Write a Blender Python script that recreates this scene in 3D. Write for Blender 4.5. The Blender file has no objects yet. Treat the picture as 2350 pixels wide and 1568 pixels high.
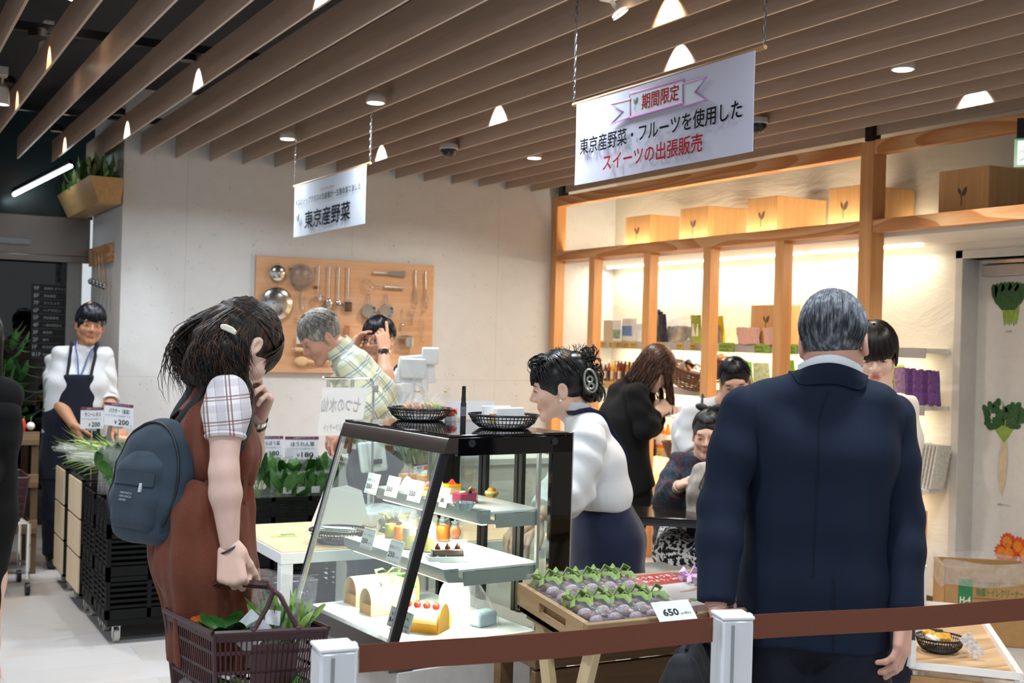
import bpy,math,random
import numpy as np
from mathutils import Vector,Matrix
from math import cos,sin
MRot,MTr=Matrix.Rotation,Matrix.Translation
SC=bpy.context.scene
COL=SC.collection
PI=math.pi
rnd=random.Random(7)
# ------------------------------------------------------------------ camera, world, exposure
CAM_H,FPX,YAW,ROLL=1.5,2818.1,math.radians(28.238),math.radians(1.581)
CAMP=Vector((0,0,CAM_H))
_fw=Vector((sin(YAW),cos(YAW),0))
_rt=Vector((cos(YAW),-sin(YAW),0))
_up=Vector((0,0,1))
_R=_rt*cos(ROLL)+_up*sin(ROLL)
_U=_up*cos(ROLL)-_rt*sin(ROLL)
cd=bpy.data.cameras.new('camera')
cd.sensor_width=36.0
cd.lens=FPX/2350*36.0
cd.clip_start=0.05
cd.dof.use_dof=True
cd.dof.focus_distance=3.4
cd.dof.aperture_fstop=6.0
cam=bpy.data.objects.new('camera',cd)
COL.objects.link(cam)
cam.matrix_world=Matrix(((_R.x,_U.x,-_fw.x,0),(_R.y,_U.y,-_fw.y,0),(_R.z,_U.z,-_fw.z,CAM_H),(0,0,0,1)))
SC.camera=cam
wd=bpy.data.worlds.new('world')
SC.world=wd
wd.use_nodes=True
wd.node_tree.nodes['Background'].inputs[0].default_value=(0.86,0.93,1.0,1)
wd.node_tree.nodes['Background'].inputs[1].default_value=0.72
vs=SC.view_settings
vs.view_transform='Standard'
vs.look='None'
vs.exposure=0.0
vs.gamma=1.0
vs.use_curve_mapping=False
cy=SC.cycles
cy.max_bounces=7
cy.diffuse_bounces=3
cy.glossy_bounces=3
cy.transmission_bounces=4
cy.transparent_max_bounces=40
cy.sample_clamp_indirect=4.0
cy.caustics_reflective=False
cy.caustics_refractive=False
cy.use_denoising=True
def add_light(name,kind,loc,power,color,size=0.1,size_y=None,aim=(0,0,-1),parent=None,along=(0,1,0),cone=None,blend=0.5,spread=None):
 ld=bpy.data.lights.new(name,kind)
 ld.energy=power
 ld.color=color
 if kind=='AREA':
  ld.shape='RECTANGLE' if size_y else 'DISK'
  ld.size=size
  if size_y:
   ld.size_y=size_y
  if spread:
   ld.spread=math.radians(spread)
 else:
  ld.shadow_soft_size=size
 if kind=='SPOT':
  ld.spot_size=math.radians(cone or 90)
  ld.spot_blend=blend
 o=bpy.data.objects.new(name,ld)
 COL.objects.link(o)
 zz=-Vector(aim).normalized()
 yy=Vector(along); yy=yy-zz*yy.dot(zz)
 yy=yy.normalized() if yy.length>1e-6 else zz.orthogonal().normalized()
 xx=yy.cross(zz)
 o.rotation_euler=Matrix((xx,yy,zz)).transposed().to_euler()
 o.location=loc
 if parent:
  o.parent=parent
  o.location=Vector(loc)-parent.location
 return o
COOL=(0.85,0.93,1.0)
WARM=(1.0,0.80,0.55)
# grid of area lamps without fixtures, added under the slats as overhead fill
for gx in (-1.2,0.53,2.18,3.81):
 for gy in (0.4,2.2,4.0,5.8,7.4):
  if gx<0 and gy>6:
   continue
  add_light('ceiling_fill','AREA',(gx,gy,2.69),17.0 if gx<3 else 17.0,COOL if gx<3 else (1,.93,.82),0.22,spread=150)
# ------------------------------------------------------------------ pixel helpers (points in the room)
def ray(px,py):
 return _fw+(px-1175)/FPX*_R-(py-784)/FPX*_U
def at(px,py,d):
 return CAMP+d*ray(px,py)
def onx(px,py,x):
 r=ray(px,py); return CAMP+r*(x/r.x)
def ony(px,py,y):
 r=ray(px,py); return CAMP+r*(y/r.y)
def onz(px,py,z):
 r=ray(px,py); return CAMP+r*((z-CAM_H)/r.z)
V=Vector
# ------------------------------------------------------------------ materials
def lin(h):
 h=h.lstrip('#')
 o=[]
 for i in (0,2,4):
  c=int(h[i:i+2],16)/255
  o.append(c/12.92 if c<=.04045 else ((c+.055)/1.055)**2.4)
 return (*o,1.0)
class NT:
 def __init__(s,name):
  s.m=bpy.data.materials.new(name)
  s.m.use_nodes=True
  s.t=s.m.node_tree
  s.b=s.t.nodes['Principled BSDF']
  s.out=s.t.nodes['Material Output']
 def n(s,kind,**kw):
  nd=s.t.nodes.new(kind)
  for k,v in kw.items():
   setattr(nd,k,v)
  return nd
 def l(s,a,b):
  s.t.links.new(a,b)
 def val(s,sock,v):
  sock.default_value=v
 def coord(s,scale=(1,1,1),obj=True,rot=(0,0,0)):
  tc=s.n('ShaderNodeTexCoord')
  mp=s.n('ShaderNodeMapping')
  mp.inputs['Scale'].default_value=scale
  mp.inputs['Rotation'].default_value=rot
  s.l(tc.outputs['Object' if obj else 'Generated'],mp.inputs[0])
  return mp.outputs[0]
 def noise(s,vec,scale,detail=3,rough=.5,dist=0):
  nd=s.n('ShaderNodeTexNoise')
  s.l(vec,nd.inputs['Vector'])
  nd.inputs['Scale'].default_value=scale
  nd.inputs['Detail'].default_value=detail
  nd.inputs['Roughness'].default_value=rough
  nd.inputs['Distortion'].default_value=dist
  return nd.outputs[0]
 def ramp(s,fac,stops,interp='LINEAR'):
  r=s.n('ShaderNodeValToRGB')
  r.color_ramp.interpolation=interp
  e=r.color_ramp.elements
  while len(e)<len(stops):
   e.new(.5)
  for i,(p,c) in enumerate(stops):
   e[i].position=p
   e[i].color=lin(c) if isinstance(c,str) else c
  s.l(fac,r.inputs[0])
  return r.outputs[0]
 def mix(s,fac,a,b,mode='MIX'):
  m=s.n('ShaderNodeMix',data_type='RGBA',blend_type=mode)
  for sock,v in ((m.inputs[0],fac),(m.inputs[6],a),(m.inputs[7],b)):
   if isinstance(v,(int,float)):
    sock.default_value=v
   elif isinstance(v,(tuple,list)):
    sock.default_value=v
   elif isinstance(v,str):
    sock.default_value=lin(v)
   else:
    s.l(v,sock)
  return m.outputs[2]
 def math(s,op,a,b=0.0):
  m=s.n('ShaderNodeMath',operation=op)
  for sock,v in ((m.inputs[0],a),(m.inputs[1],b)):
   if isinstance(v,(int,float)):
    sock.default_value=v
   else:
    s.l(v,sock)
  return m.outputs[0]
 def bump(s,h,strength=.2,dist=.01):
  b=s.n('ShaderNodeBump')
  b.inputs['Strength'].default_value=strength
  b.inputs['Distance'].default_value=dist
  s.l(h,b.inputs['Height'])
  s.l(b.outputs[0],s.b.inputs['Normal'])
_M={}
def M(color,rough=.5,metal=0.0,var=.06,nscale=25,bump=0.0,spec=.5,sheen=0,sss=0,name=None,stretch=(1,1,1),coat=0):
 key=(color,rough,metal,var,nscale,bump,spec,sheen,sss,stretch,coat)
 if key in _M:
  return _M[key]
 t=NT(name or 'plain_'+color.lstrip('#'))
 v=t.coord(stretch)
 f=t.noise(v,nscale,3)
 c=lin(color)
 lo=tuple(x*(1-var) for x in c[:3])+(1,)
 hi=tuple(min(1,x*(1+var)) for x in c[:3])+(1,)
 t.l(t.ramp(f,[(.3,lo),(.7,hi)]),t.b.inputs['Base Color'])
 t.b.inputs['Roughness'].default_value=rough
 t.b.inputs['Metallic'].default_value=metal
 t.b.inputs['Specular IOR Level'].default_value=spec
 if sheen:
  t.b.inputs['Sheen Weight'].default_value=sheen
 if sss:
  t.b.inputs['Subsurface Weight'].default_value=sss
  t.b.inputs['Subsurface Radius'].default_value=(.012,.005,.003)
  t.b.inputs['Subsurface Scale'].default_value=1
 if coat:
  t.b.inputs['Coat Weight'].default_value=coat
 if bump:
  t.bump(f,bump,.004)
 _M[key]=t.m
 return t.m
def emit(color,strength,name='glow'):
 key=('e',color,strength)
 if key in _M:
  return _M[key]
 t=NT(name)
 t.b.inputs['Base Color'].default_value=(0.8,.8,.8,1)
 t.b.inputs['Emission Color'].default_value=lin(color)
 t.b.inputs['Emission Strength'].default_value=strength
 _M[key]=t.m
 return t.m
def wood(a,b,axis='z',scale=1.0,rough=.45,rings=False,contrast=1.0,knots=0,coat=0):
 key=('w',a,b,axis,scale,rough,rings,knots)
 if key in _M:
  return _M[key]
 t=NT('wood_grain')
 k={'x': (.06,1,1),'y': (1,.06,1),'z': (1,1,.06)}[axis]
 v=t.coord(tuple(c*scale for c in k))
 n1=t.noise(v,14,4,.55,1.2)
 n2=t.noise(v,90,3,.6)
 if rings:
  sv=t.coord(tuple(c*scale*1.0 for c in {'x': (.13,1,1),'y': (1,.13,1),'z': (1,1,.13)}[axis]))
  n3=t.noise(sv,3.2,1.5,.4,.6)
  w=t.math('FRACT',t.math('MULTIPLY',n3,11.0))
  f=t.math('ADD',t.math('MULTIPLY',w,.6),t.math('MULTIPLY',n2,.35))
 else:
  f=t.math('ADD',t.math('MULTIPLY',n1,.65),t.math('MULTIPLY',n2,.35))
 col=t.ramp(f,[(.30,b),(.68,a)])
 if knots:
  vo=t.n('ShaderNodeTexVoronoi')
  t.l(t.coord({'x': (.5,1,1),'y': (1,.5,1),'z': (1,1,.5)}[axis]),vo.inputs['Vector'])
  vo.inputs['Scale'].default_value=knots
  kf=t.ramp(vo.outputs['Distance'],[(.03,(1,1,1,1)),(.10,(0,0,0,1))])
  col=t.mix(kf,col,'#7a4420')
 t.l(col,t.b.inputs['Base Color'])
 t.b.inputs['Roughness'].default_value=rough
 t.b.inputs['Coat Weight'].default_value=coat
 t.bump(n2,.08,.002)
 _M[key]=t.m
 return t.m
def glass(tint='#eef6f3',refl=1.0,haze=0.0,name='clear_glass',rough=0.0):
 key=('g',tint,refl,haze,rough)
 if key in _M:
  return _M[key]
 t=NT(name)
 tr=t.n('ShaderNodeBsdfTransparent'); tr.inputs[0].default_value=lin(tint)
 gl=t.n('ShaderNodeBsdfGlossy'); gl.inputs['Roughness'].default_value=rough
 fr=t.n('ShaderNodeFresnel'); fr.inputs[0].default_value=1.45
 f=t.math('MULTIPLY',fr.outputs[0],refl)
 mx=t.n('ShaderNodeMixShader')
 t.l(f,mx.inputs[0]); t.l(tr.outputs[0],mx.inputs[1]); t.l(gl.outputs[0],mx.inputs[2])
 o=mx.outputs[0]
 if haze:
  df=t.n('ShaderNodeBsdfDiffuse'); df.inputs[0].default_value=(.85,.87,.87,1)
  nz=t.noise(t.coord(),18,3)
  m2=t.n('ShaderNodeMixShader')
  t.l(t.math('MULTIPLY',nz,haze*2),m2.inputs[0]); t.l(o,m2.inputs[1]); t.l(df.outputs[0],m2.inputs[2])
  o=m2.outputs[0]
 t.l(o,t.out.inputs['Surface'])
 _M[key]=t.m
 return t.m
def film(haze=.12,crinkle=60,tint='#ffffff'):
 key=('f',haze,crinkle,tint)
 if key in _M:
  return _M[key]
 t=NT('clear_plastic_film')
 tr=t.n('ShaderNodeBsdfTransparent'); tr.inputs[0].default_value=lin(tint)
 gl=t.n('ShaderNodeBsdfGlossy'); gl.inputs['Roughness'].default_value=.12
 df=t.n('ShaderNodeBsdfDiffuse'); df.inputs[0].default_value=(.9,.92,.92,1)
 nz=t.noise(t.coord(),crinkle,3)
 bp=t.n('ShaderNodeBump'); bp.inputs['Strength'].default_value=.9; bp.inputs['Distance'].default_value=.01
 t.l(nz,bp.inputs['Height']); t.l(bp.outputs[0],gl.inputs['Normal'])
 m1=t.n('ShaderNodeMixShader'); m1.inputs[0].default_value=.10
 t.l(tr.outputs[0],m1.inputs[1]); t.l(gl.outputs[0],m1.inputs[2])
 m2=t.n('ShaderNodeMixShader'); t.l(t.math('MULTIPLY',nz,haze*2),m2.inputs[0])
 t.l(m1.outputs[0],m2.inputs[1]); t.l(df.outputs[0],m2.inputs[2])
 t.l(m2.outputs[0],t.out.inputs['Surface'])
 _M[key]=t.m
 return t.m
def plaid(base,bands,axes=((1,0,0),(0,0,1)),rough=.8):
 """woven check: bands = [(period_m, width_fraction, phase, colour, strength, axis index)]"""
 t=NT('woven_plaid')
 tc=t.n('ShaderNodeTexCoord')
 cur=None
 for per,wf,ph,colr,st,ax in bands:
  dp=t.n('ShaderNodeVectorMath',operation='DOT_PRODUCT')
  t.l(tc.outputs['Object'],dp.inputs[0])
  dp.inputs[1].default_value=axes[ax]
  fr=t.math('FRACT',t.math('ADD',t.math('DIVIDE',dp.outputs['Value'],per),ph+20))
  k=t.math('MULTIPLY',t.math('LESS_THAN',fr,wf),st)
  cur=t.mix(k,cur if cur is not None else lin(base),lin(colr))
 t.l(cur,t.b.inputs['Base Color'])
 t.b.inputs['Roughness'].default_value=rough
 return t.m
# ------------------------------------------------------------------ mesh builder
class MB:
 def __init__(s):
  s.v=[]
  s.f=[]
 def add(s,vs_,fs_):
  o=len(s.v)
  s.v.extend([tuple(x) for x in vs_])
  s.f.extend([tuple(i+o for i in f) for f in fs_])
  return s
 def box(s,c,size,rz=0.0,mat=None):
  hx,hy,hz=size[0]/2,size[1]/2,size[2]/2
  pts=[V((x,y,z)) for x in (-hx,hx) for y in (-hy,hy) for z in (-hz,hz)]
  if mat is not None:
   pts=[mat @ p for p in pts]
  elif rz:
   r=MRot(rz,3,'Z'); pts=[r @ p for p in pts]
  c=V(c)
  return s.add([p+c for p in pts],[(0,1,3,2),(4,6,7,5),(0,4,5,1),(2,3,7,6),(0,2,6,4),(1,5,7,3)])
 def bx(s,x0,x1,y0,y1,z0,z1):
  return s.box(((x0+x1)/2,(y0+y1)/2,(z0+z1)/2),(abs(x1-x0),abs(y1-y0),abs(z1-z0)))
 def hexa(s,a,b):
  """solid between two quads a (4 pts) and b (4 pts)"""
  return s.add(list(a)+list(b),[(3,2,1,0),(4,5,6,7),(0,1,5,4),(1,2,6,5),(2,3,7,6),(3,0,4,7)])
 def cyl(s,p0,p1,r0,r1=None,n=12,cap=True):
  return s.tube([p0,p1],[r0,r1 if r1 is not None else r0],n,cap)
 def tube(s,pts,r,n=8,cap=True,flat=1.0,closed=False,up=None):
  pts=[V(p) for p in pts]
  m=len(pts)
  if not isinstance(r,(list,tuple)):
   r=[r]*m
  prev=V(up) if up else None
  o=len(s.v)
  for i,p in enumerate(pts):
   if closed:
    t=pts[(i+1)%m]-pts[i-1]
   else:
    t=pts[min(i+1,m-1)]-pts[max(i-1,0)]
   if t.length<1e-9:
    t=V((0,0,1))
   t.normalize()
   if prev is None:
    prev=t.orthogonal()
   a=prev-t*prev.dot(t)
   if a.length<1e-6:
    a=t.orthogonal()
   a.normalize(); prev=a
   b=t.cross(a)
   for j in range(n):
    th=2*PI*j/n
    s.v.append(tuple(p+a*(cos(th)*r[i])+b*(sin(th)*r[i]*flat)))
  rng=m if closed else m-1
  for i in range(rng):
   i2=(i+1)%m
   for j in range(n):
    j2=(j+1)%n
    s.f.append((o+i*n+j,o+i*n+j2,o+i2*n+j2,o+i2*n+j))
  if cap and not closed:
   s.f.append(tuple(o+j for j in range(n))[::-1])
   s.f.append(tuple(o+(m-1)*n+j for j in range(n)))
  return s
 def lathe(s,prof,c=(0,0,0),n=20,rx=1.0,ry=1.0,mat=None,cap0=True,cap1=True):
  """prof = [(radius, z)]"""
  o=len(s.v); c=V(c)
  for r,z in prof:
   for j in range(n):
    th=2*PI*j/n
    p=V((r*rx*cos(th),r*ry*sin(th),z))
    if mat is not None:
     p=mat @ p
    s.v.append(tuple(p+c))
  for i in range(len(prof)-1):
   for j in range(n):
    j2=(j+1)%n
    s.f.append((o+i*n+j,o+i*n+j2,o+(i+1)*n+j2,o+(i+1)*n+j))
  if cap0:
   s.f.append(tuple(o+j for j in range(n))[::-1])
  if cap1:
   k=o+(len(prof)-1)*n
   s.f.append(tuple(k+j for j in range(n)))
  return s
 def prism(s,poly,o,u,v,n,th):
  """extrude polygon poly[(a,b)] placed at o + a*u + b*v by th along n"""
  o,u,v,n=V(o),V(u),V(v),V(n)
  a=[o+u*p[0]+v*p[1] for p in poly]
  b=[p+n*th for p in a]
  m=len(a)
  return s.add(a+b,[tuple(range(m))[::-1],tuple(range(m,2*m))]+[(i,(i+1)%m,m+(i+1)%m,m+i) for i in range(m)])
 def sheet(s,fn,nu,nv,th=0.0):
  """grid of fn(u,v) for u,v in 0..1; th closes it into a thin solid by offset along vertex normal"""
  P_=[[V(fn(i/nu,j/nv)) for j in range(nv+1)] for i in range(nu+1)]
  w=nv+1
  vs_=[p for row in P_ for p in row]
  fs_=[(i*w+j,(i+1)*w+j,(i+1)*w+j+1,i*w+j+1) for i in range(nu) for j in range(nv)]
  if th:
   N=[]
   for i in range(nu+1):
    for j in range(nv+1):
     du=P_[min(i+1,nu)][j]-P_[max(i-1,0)][j]
     dv=P_[i][min(j+1,nv)]-P_[i][max(j-1,0)]
     c=du.cross(dv)
     N.append(c.normalized() if c.length>1e-12 else V((0,0,1)))
   k=len(vs_)
   vs2=[p+n*th for p,n in zip(vs_,N)]
   fs2=[tuple(x+k for x in f) for f in fs_]
   fs_=[f[::-1] for f in fs_]+fs2
   rim=[i*w for i in range(nu+1)]+[nu*w+j for j in range(1,nv+1)]+[i*w+nv for i in range(nu-1,-1,-1)]+[j for j in range(nv-1,0,-1)]
   for a,b in zip(rim,rim[1:]+rim[:1]):
    fs_.append((a,b,b+k,a+k))
   vs_=vs_+vs2
  return s.add(vs_,fs_)
 def ball(s,c,r,n=10,m=7,mat=None):
  r=r if isinstance(r,(tuple,list)) else (r,r,r)
  prof=[(sin(PI*i/m)*1.0,-cos(PI*i/m)) for i in range(m+1)]
  prof[0]=(1e-4,-1); prof[-1]=(1e-4,1)
  mt=Matrix.Diagonal(V(r)) if mat is None else mat @ Matrix.Diagonal(V(r))
  return s.lathe(prof,c,n,mat=mt)
 def xf(s,mtx,start=0):
  s.v[start:]=[tuple(mtx @ V(p)) for p in s.v[start:]]
  return s
 def mesh(s,name,mat,smooth=True,ang=35):
  me=bpy.data.meshes.new(name)
  me.from_pydata(s.v,[],s.f)
  me.update()
  if mat:
   for m_ in (mat if isinstance(mat,(list,tuple)) else [mat]):
    me.materials.append(m_)
  if smooth:
   me.polygons.foreach_set('use_smooth',[True]*len(me.polygons))
   try:
    me.set_sharp_from_angle(angle=math.radians(ang))
   except Exception:
    pass
  return me
 def build(s,name,mat,parent=None,smooth=True,ang=35,bevel=0,loc=None):
  me=s.mesh(name,mat,smooth,ang)
  o=bpy.data.objects.new(name,me)
  COL.objects.link(o)
  if parent is not None:
   o.parent=parent
   # vertices are given in room coordinates: move them into the parent's frame
   inv=parent_world(parent).inverted()
   me.transform(inv)
  elif loc is not None:
   me.transform(MTr(-V(loc)))
   o.location=loc
  if bevel:
   bm=o.modifiers.new('bevel','BEVEL')
   bm.width=bevel; bm.segments=2; bm.limit_method='ANGLE'; bm.angle_limit=math.radians(40)
  return o
def parent_world(o):
 m=MTr(o.location) @ o.rotation_euler.to_matrix().to_4x4() @ Matrix.Diagonal((*o.scale,1))
 return parent_world(o.parent) @ m if o.parent else m
def tag(o,label=None,cat=None,group=None,kind=None):
 if label: o['label']=label
 if cat: o['category']=cat
 if group: o['group']=group
 if kind: o['kind']=kind
 return o
def thing(name,loc,label,cat,group=None,rz=0.0):
 o=bpy.data.objects.new(name,None)
 o.empty_display_size=.05
 COL.objects.link(o)
 o.location=loc
 o.rotation_euler=(0,0,rz)
 return tag(o,label,cat,group)
def struct(name,mb,mat,**k):
 return tag(mb.build(name,mat,**k),kind='structure')
def dup(root,loc=None,rz=None,label=None,group=None,scale=None):
 r=root.copy(); COL.objects.link(r)
 if loc is not None: r.location=loc
 if rz is not None: r.rotation_euler=(r.rotation_euler.x,r.rotation_euler.y,rz)
 if scale is not None: r.scale=(scale,)*3 if isinstance(scale,(int,float)) else scale
 if label: r['label']=label
 if group: r['group']=group
 for ch in list(root.children):
  c=ch.copy(); COL.objects.link(c); c.parent=r
  for g in ch.children:
   d=g.copy(); COL.objects.link(d); d.parent=c
 return r
def text(body,o,xd,yd,h,mat,parent,width=None,bold=0.0,name='lettering',depth=.0006,mirror=False,align='LEFT',res=2,lift=.0008):
 """lettering as a thin mesh: origin o (bottom left), x direction xd, y direction yd, cap height h"""
 cu=bpy.data.curves.new('lettering','FONT')
 cu.body=body; cu.size=1.0; cjk=any(ord(ch)>0x2e80 for ch in body); cu.offset=0.0 if cjk else bold; cu.extrude=0; cu.resolution_u=res
 to=bpy.data.objects.new('lettering',cu)
 COL.objects.link(to)
 dg=bpy.context.evaluated_depsgraph_get()
 me=bpy.data.meshes.new_from_object(to.evaluated_get(dg))
 bpy.data.objects.remove(to); bpy.data.curves.remove(cu)
 n=len(me.vertices)
 co=np.zeros(n*3); me.vertices.foreach_get('co',co); co=co.reshape(-1,3)
 if n==0:
  return None
 mn,mx=co.min(0),co.max(0)
 sy=h/(mx[1]-mn[1])
 sx=(width/(mx[0]-mn[0])) if width else sy
 xd,yd=V(xd).normalized(),V(yd).normalized()
 nd=xd.cross(yd)
 x=(co[:,0]-mn[0])*sx
 if align=='CENTER': x=x-(mx[0]-mn[0])*sx/2
 if mirror: x=-x
 y=(co[:,1]-mn[1])*sy
 P_=np.array(o)[None]+x[:,None]*np.array(xd)+y[:,None]*np.array(yd)+np.array(nd)*lift
 if cjk and bold>0:          # heavier strokes: three shifted copies
  fl=[list(p_.vertices) for p_ in me.polygons]; dx=bold*.55*sx; allv=[]; allf=[]
  for j_,(ax_,ay_) in enumerate(((-1,0),(1,0),(0,1),(0,-1))):
   allv.append(P_+np.array(xd)*(ax_*dx)+np.array(yd)*(ay_*dx*.8)+np.array(nd)*(.00002*j_)); allf+=[[i_+n*j_ for i_ in f_] for f_ in fl]
  me.clear_geometry(); me.from_pydata([tuple(v_) for v_ in np.concatenate(allv)],[],allf)
 else:
  me.vertices.foreach_set('co',P_.astype(np.float32).ravel())
 me.materials.clear(); me.materials.append(mat)
 me.name=name
 ob=bpy.data.objects.new(name,me); COL.objects.link(ob)
 if parent is not None:
  ob.parent=parent
  me.transform(parent_world(parent).inverted())
 me.update()
 return ob
# ------------------------------------------------------------------ implicit surfaces (bodies, clothes, hair, soft things)
def _rc(P_,a,b,ra,rb):
 a=np.asarray(a,np.float32); b=np.asarray(b,np.float32)
 ba=b-a; L2=float(ba @ ba)+1e-12
 pa=P_-a
 h=np.clip((pa @ ba)/L2,0,1)
 return np.linalg.norm(pa-h[...,None]*ba,axis=-1)-(ra+(rb-ra)*h)
def sdf_mesh(prims,res=.006,k=.02,cuts=(),smooth=1):
 """prims: ('c',a,b,ra,rb[,k]) tapered capsule | ('e',c,(rx,ry,rz),R3[,k]) ellipsoid | ('-',prim[,k]) carve.
  cuts: (point, normal) keep the side the normal points away from."""
 lo=np.full(3,1e9); hi=np.full(3,-1e9)
 bbs=[]
 for p in prims:
  q=p[1] if p[0]=='-' else p
  if q[0]=='c':
   r=max(q[3],q[4]); a,b=np.array(q[1]),np.array(q[2])
   l,h=np.minimum(a,b)-r,np.maximum(a,b)+r
  else:
   r=max(q[2]); c=np.array(q[1]); l,h=c-r,c+r
  bbs.append((l,h))
  if p[0] != '-':
   lo=np.minimum(lo,l); hi=np.maximum(hi,h)
 lo -= res*3+.004; hi+=res*3+.004
 n=np.ceil((hi-lo)/res).astype(int)+1
 ax=[(lo[i]+np.arange(n[i])*res).astype(np.float32) for i in range(3)]
 F=np.full(n,.5,np.float32)
 for p,(l,h) in zip(prims,bbs):
  neg=p[0]=='-'
  q=p[1] if neg else p
  kk=(p[2] if len(p)>2 else .008) if neg else (p[5] if q[0]=='c' and len(p)>5 else p[4] if q[0]=='e' and len(p)>4 else k)
  mg=kk+2.5*res
  i0=np.clip(np.floor((l-mg-lo)/res).astype(int),0,n-1)
  i1=np.clip(np.ceil((h+mg-lo)/res).astype(int)+1,1,n)
  if np.any(i1<=i0):
   continue
  sl=tuple(slice(a,b) for a,b in zip(i0,i1))
  G=np.stack(np.meshgrid(*[ax[i][sl[i]] for i in range(3)],indexing='ij'),-1)
  if q[0]=='c':
   d=_rc(G,q[1],q[2],q[3],q[4])
  else:
   X=G-np.asarray(q[1],np.float32)
   if len(q)>3 and q[3] is not None:
    X=X @ np.asarray(q[3],np.float32)
   rr=np.asarray(q[2],np.float32)
   k0=np.linalg.norm(X/rr,axis=-1); k1=np.linalg.norm(X/(rr*rr),axis=-1)
   d=np.where(k1<1e-6,-rr.min(),k0*(k0-1)/np.maximum(k1,1e-6))
  f=F[sl]
  if neg:
   hh=np.maximum(kk-np.abs(f+d),0)/kk
   F[sl]=np.maximum(f,-d)+hh*hh*kk*.25
  else:
   hh=np.maximum(kk-np.abs(f-d),0)/kk
   F[sl]=np.minimum(f,d)-hh*hh*kk*.25
 for cu_ in cuts:
  pt,nr=cu_[0],cu_[1]
  nr=np.asarray(nr,np.float32); nr=nr/np.linalg.norm(nr)
  d=((ax[0]-pt[0])[:,None,None]*nr[0]+(ax[1]-pt[1])[None,:,None]*nr[1]+(ax[2]-pt[2])[None,None,:]*nr[2])
  if len(cu_)>2:
   dd=np.sqrt((ax[0]-pt[0])[:,None,None]**2+(ax[1]-pt[1])[None,:,None]**2+(ax[2]-pt[2])[None,None,:]**2)
   d=np.where(dd<cu_[2],d,-1)
  F=np.maximum(F,d.astype(np.float32))
 # surface nets
 ins=F<0
 c=np.zeros(tuple(n-1),np.int8)
 for dx in (0,1):
  for dy in (0,1):
   for dz in (0,1):
    c+=ins[dx:n[0]-1+dx,dy:n[1]-1+dy,dz:n[2]-1+dz]
 act=np.argwhere((c>0) & (c<8))
 if len(act)==0:
  return np.zeros((0,3)),[]
 idx=np.full(tuple(n-1),-1,np.int32)
 idx[tuple(act.T)]=np.arange(len(act))
 acc=np.zeros((len(act),3),np.float32); cnt=np.zeros(len(act),np.float32)
 cor=[(0,0,0),(1,0,0),(0,1,0),(1,1,0),(0,0,1),(1,0,1),(0,1,1),(1,1,1)]
 for a in range(8):
  for b in range(a+1,8):
   A,B=np.array(cor[a]),np.array(cor[b])
   if np.abs(A-B).sum() != 1:
    continue
   fa=F[tuple((act+A).T)]; fb=F[tuple((act+B).T)]
   m=(fa<0) != (fb<0)
   t=np.where(m,fa/np.where(m,fa-fb,1),0)
   acc+=np.where(m[:,None],A+t[:,None]*(B-A),0)
   cnt+=m
 vs_=lo+(act+acc/cnt[:,None])*res
 quads=[]
 for d in range(3):
  e=[0,0,0]; e[d]=1
  A=ins[:n[0]-e[0],:n[1]-e[1],:n[2]-e[2]]
  B=ins[e[0]:,e[1]:,e[2]:]
  ed=np.argwhere(A != B)
  u,w=(d+1)%3,(d+2)%3
  ed=ed[(ed[:,u]>0) & (ed[:,w]>0) & (ed[:,u]<n[u]-1) & (ed[:,w]<n[w]-1)]
  fl=A[tuple(ed.T)]
  U_=np.zeros(3,int); U_[u]=1
  W_=np.zeros(3,int); W_[w]=1
  q=np.stack([idx[tuple((ed-U_-W_).T)],idx[tuple((ed-W_).T)],idx[tuple(ed.T)],idx[tuple((ed-U_).T)]],1)
  q[~fl]=q[~fl][:,::-1]
  quads.append(q)
 fs_=np.concatenate(quads)
 for _ in range(smooth):
  e=np.concatenate([fs_[:,[0,1]],fs_[:,[1,2]],fs_[:,[2,3]],fs_[:,[3,0]]])
  s_=np.zeros_like(vs_); k_=np.zeros(len(vs_))
  for j in range(3):
   s_[:,j]=np.bincount(e[:,0],vs_[e[:,1],j],len(vs_))
  k_=np.bincount(e[:,0],minlength=len(vs_))
  vs_=vs_*.5+.5*s_/np.maximum(k_,1)[:,None]
 return vs_,fs_
def sdf_eval(prims,pts,k=.02):
 pts=np.asarray(pts,np.float32); F=np.full(len(pts),5.0,np.float32)
 for p in prims:
  neg=p[0]=='-'; q=p[1] if neg else p
  kk=(p[2] if len(p)>2 else .008) if neg else (p[5] if q[0]=='c' and len(p)>5 else p[4] if q[0]=='e' and len(p)>4 else k)
  if q[0]=='c': d=_rc(pts,q[1],q[2],q[3],q[4])
  else:
   X=pts-np.asarray(q[1],np.float32)
   if len(q)>3 and q[3] is not None: X=X @ np.asarray(q[3],np.float32)
   rr=np.asarray(q[2],np.float32); k0=np.linalg.norm(X/rr,axis=-1); k1=np.linalg.norm(X/(rr*rr),axis=-1)
   d=k0*(k0-1)/np.maximum(k1,1e-6)
  hh=np.maximum(kk-np.abs(F+d if neg else F-d),0)/kk
  F=np.maximum(F,-d)+hh*hh*kk*.25 if neg else np.minimum(F,d)-hh*hh*kk*.25
 return F
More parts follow.
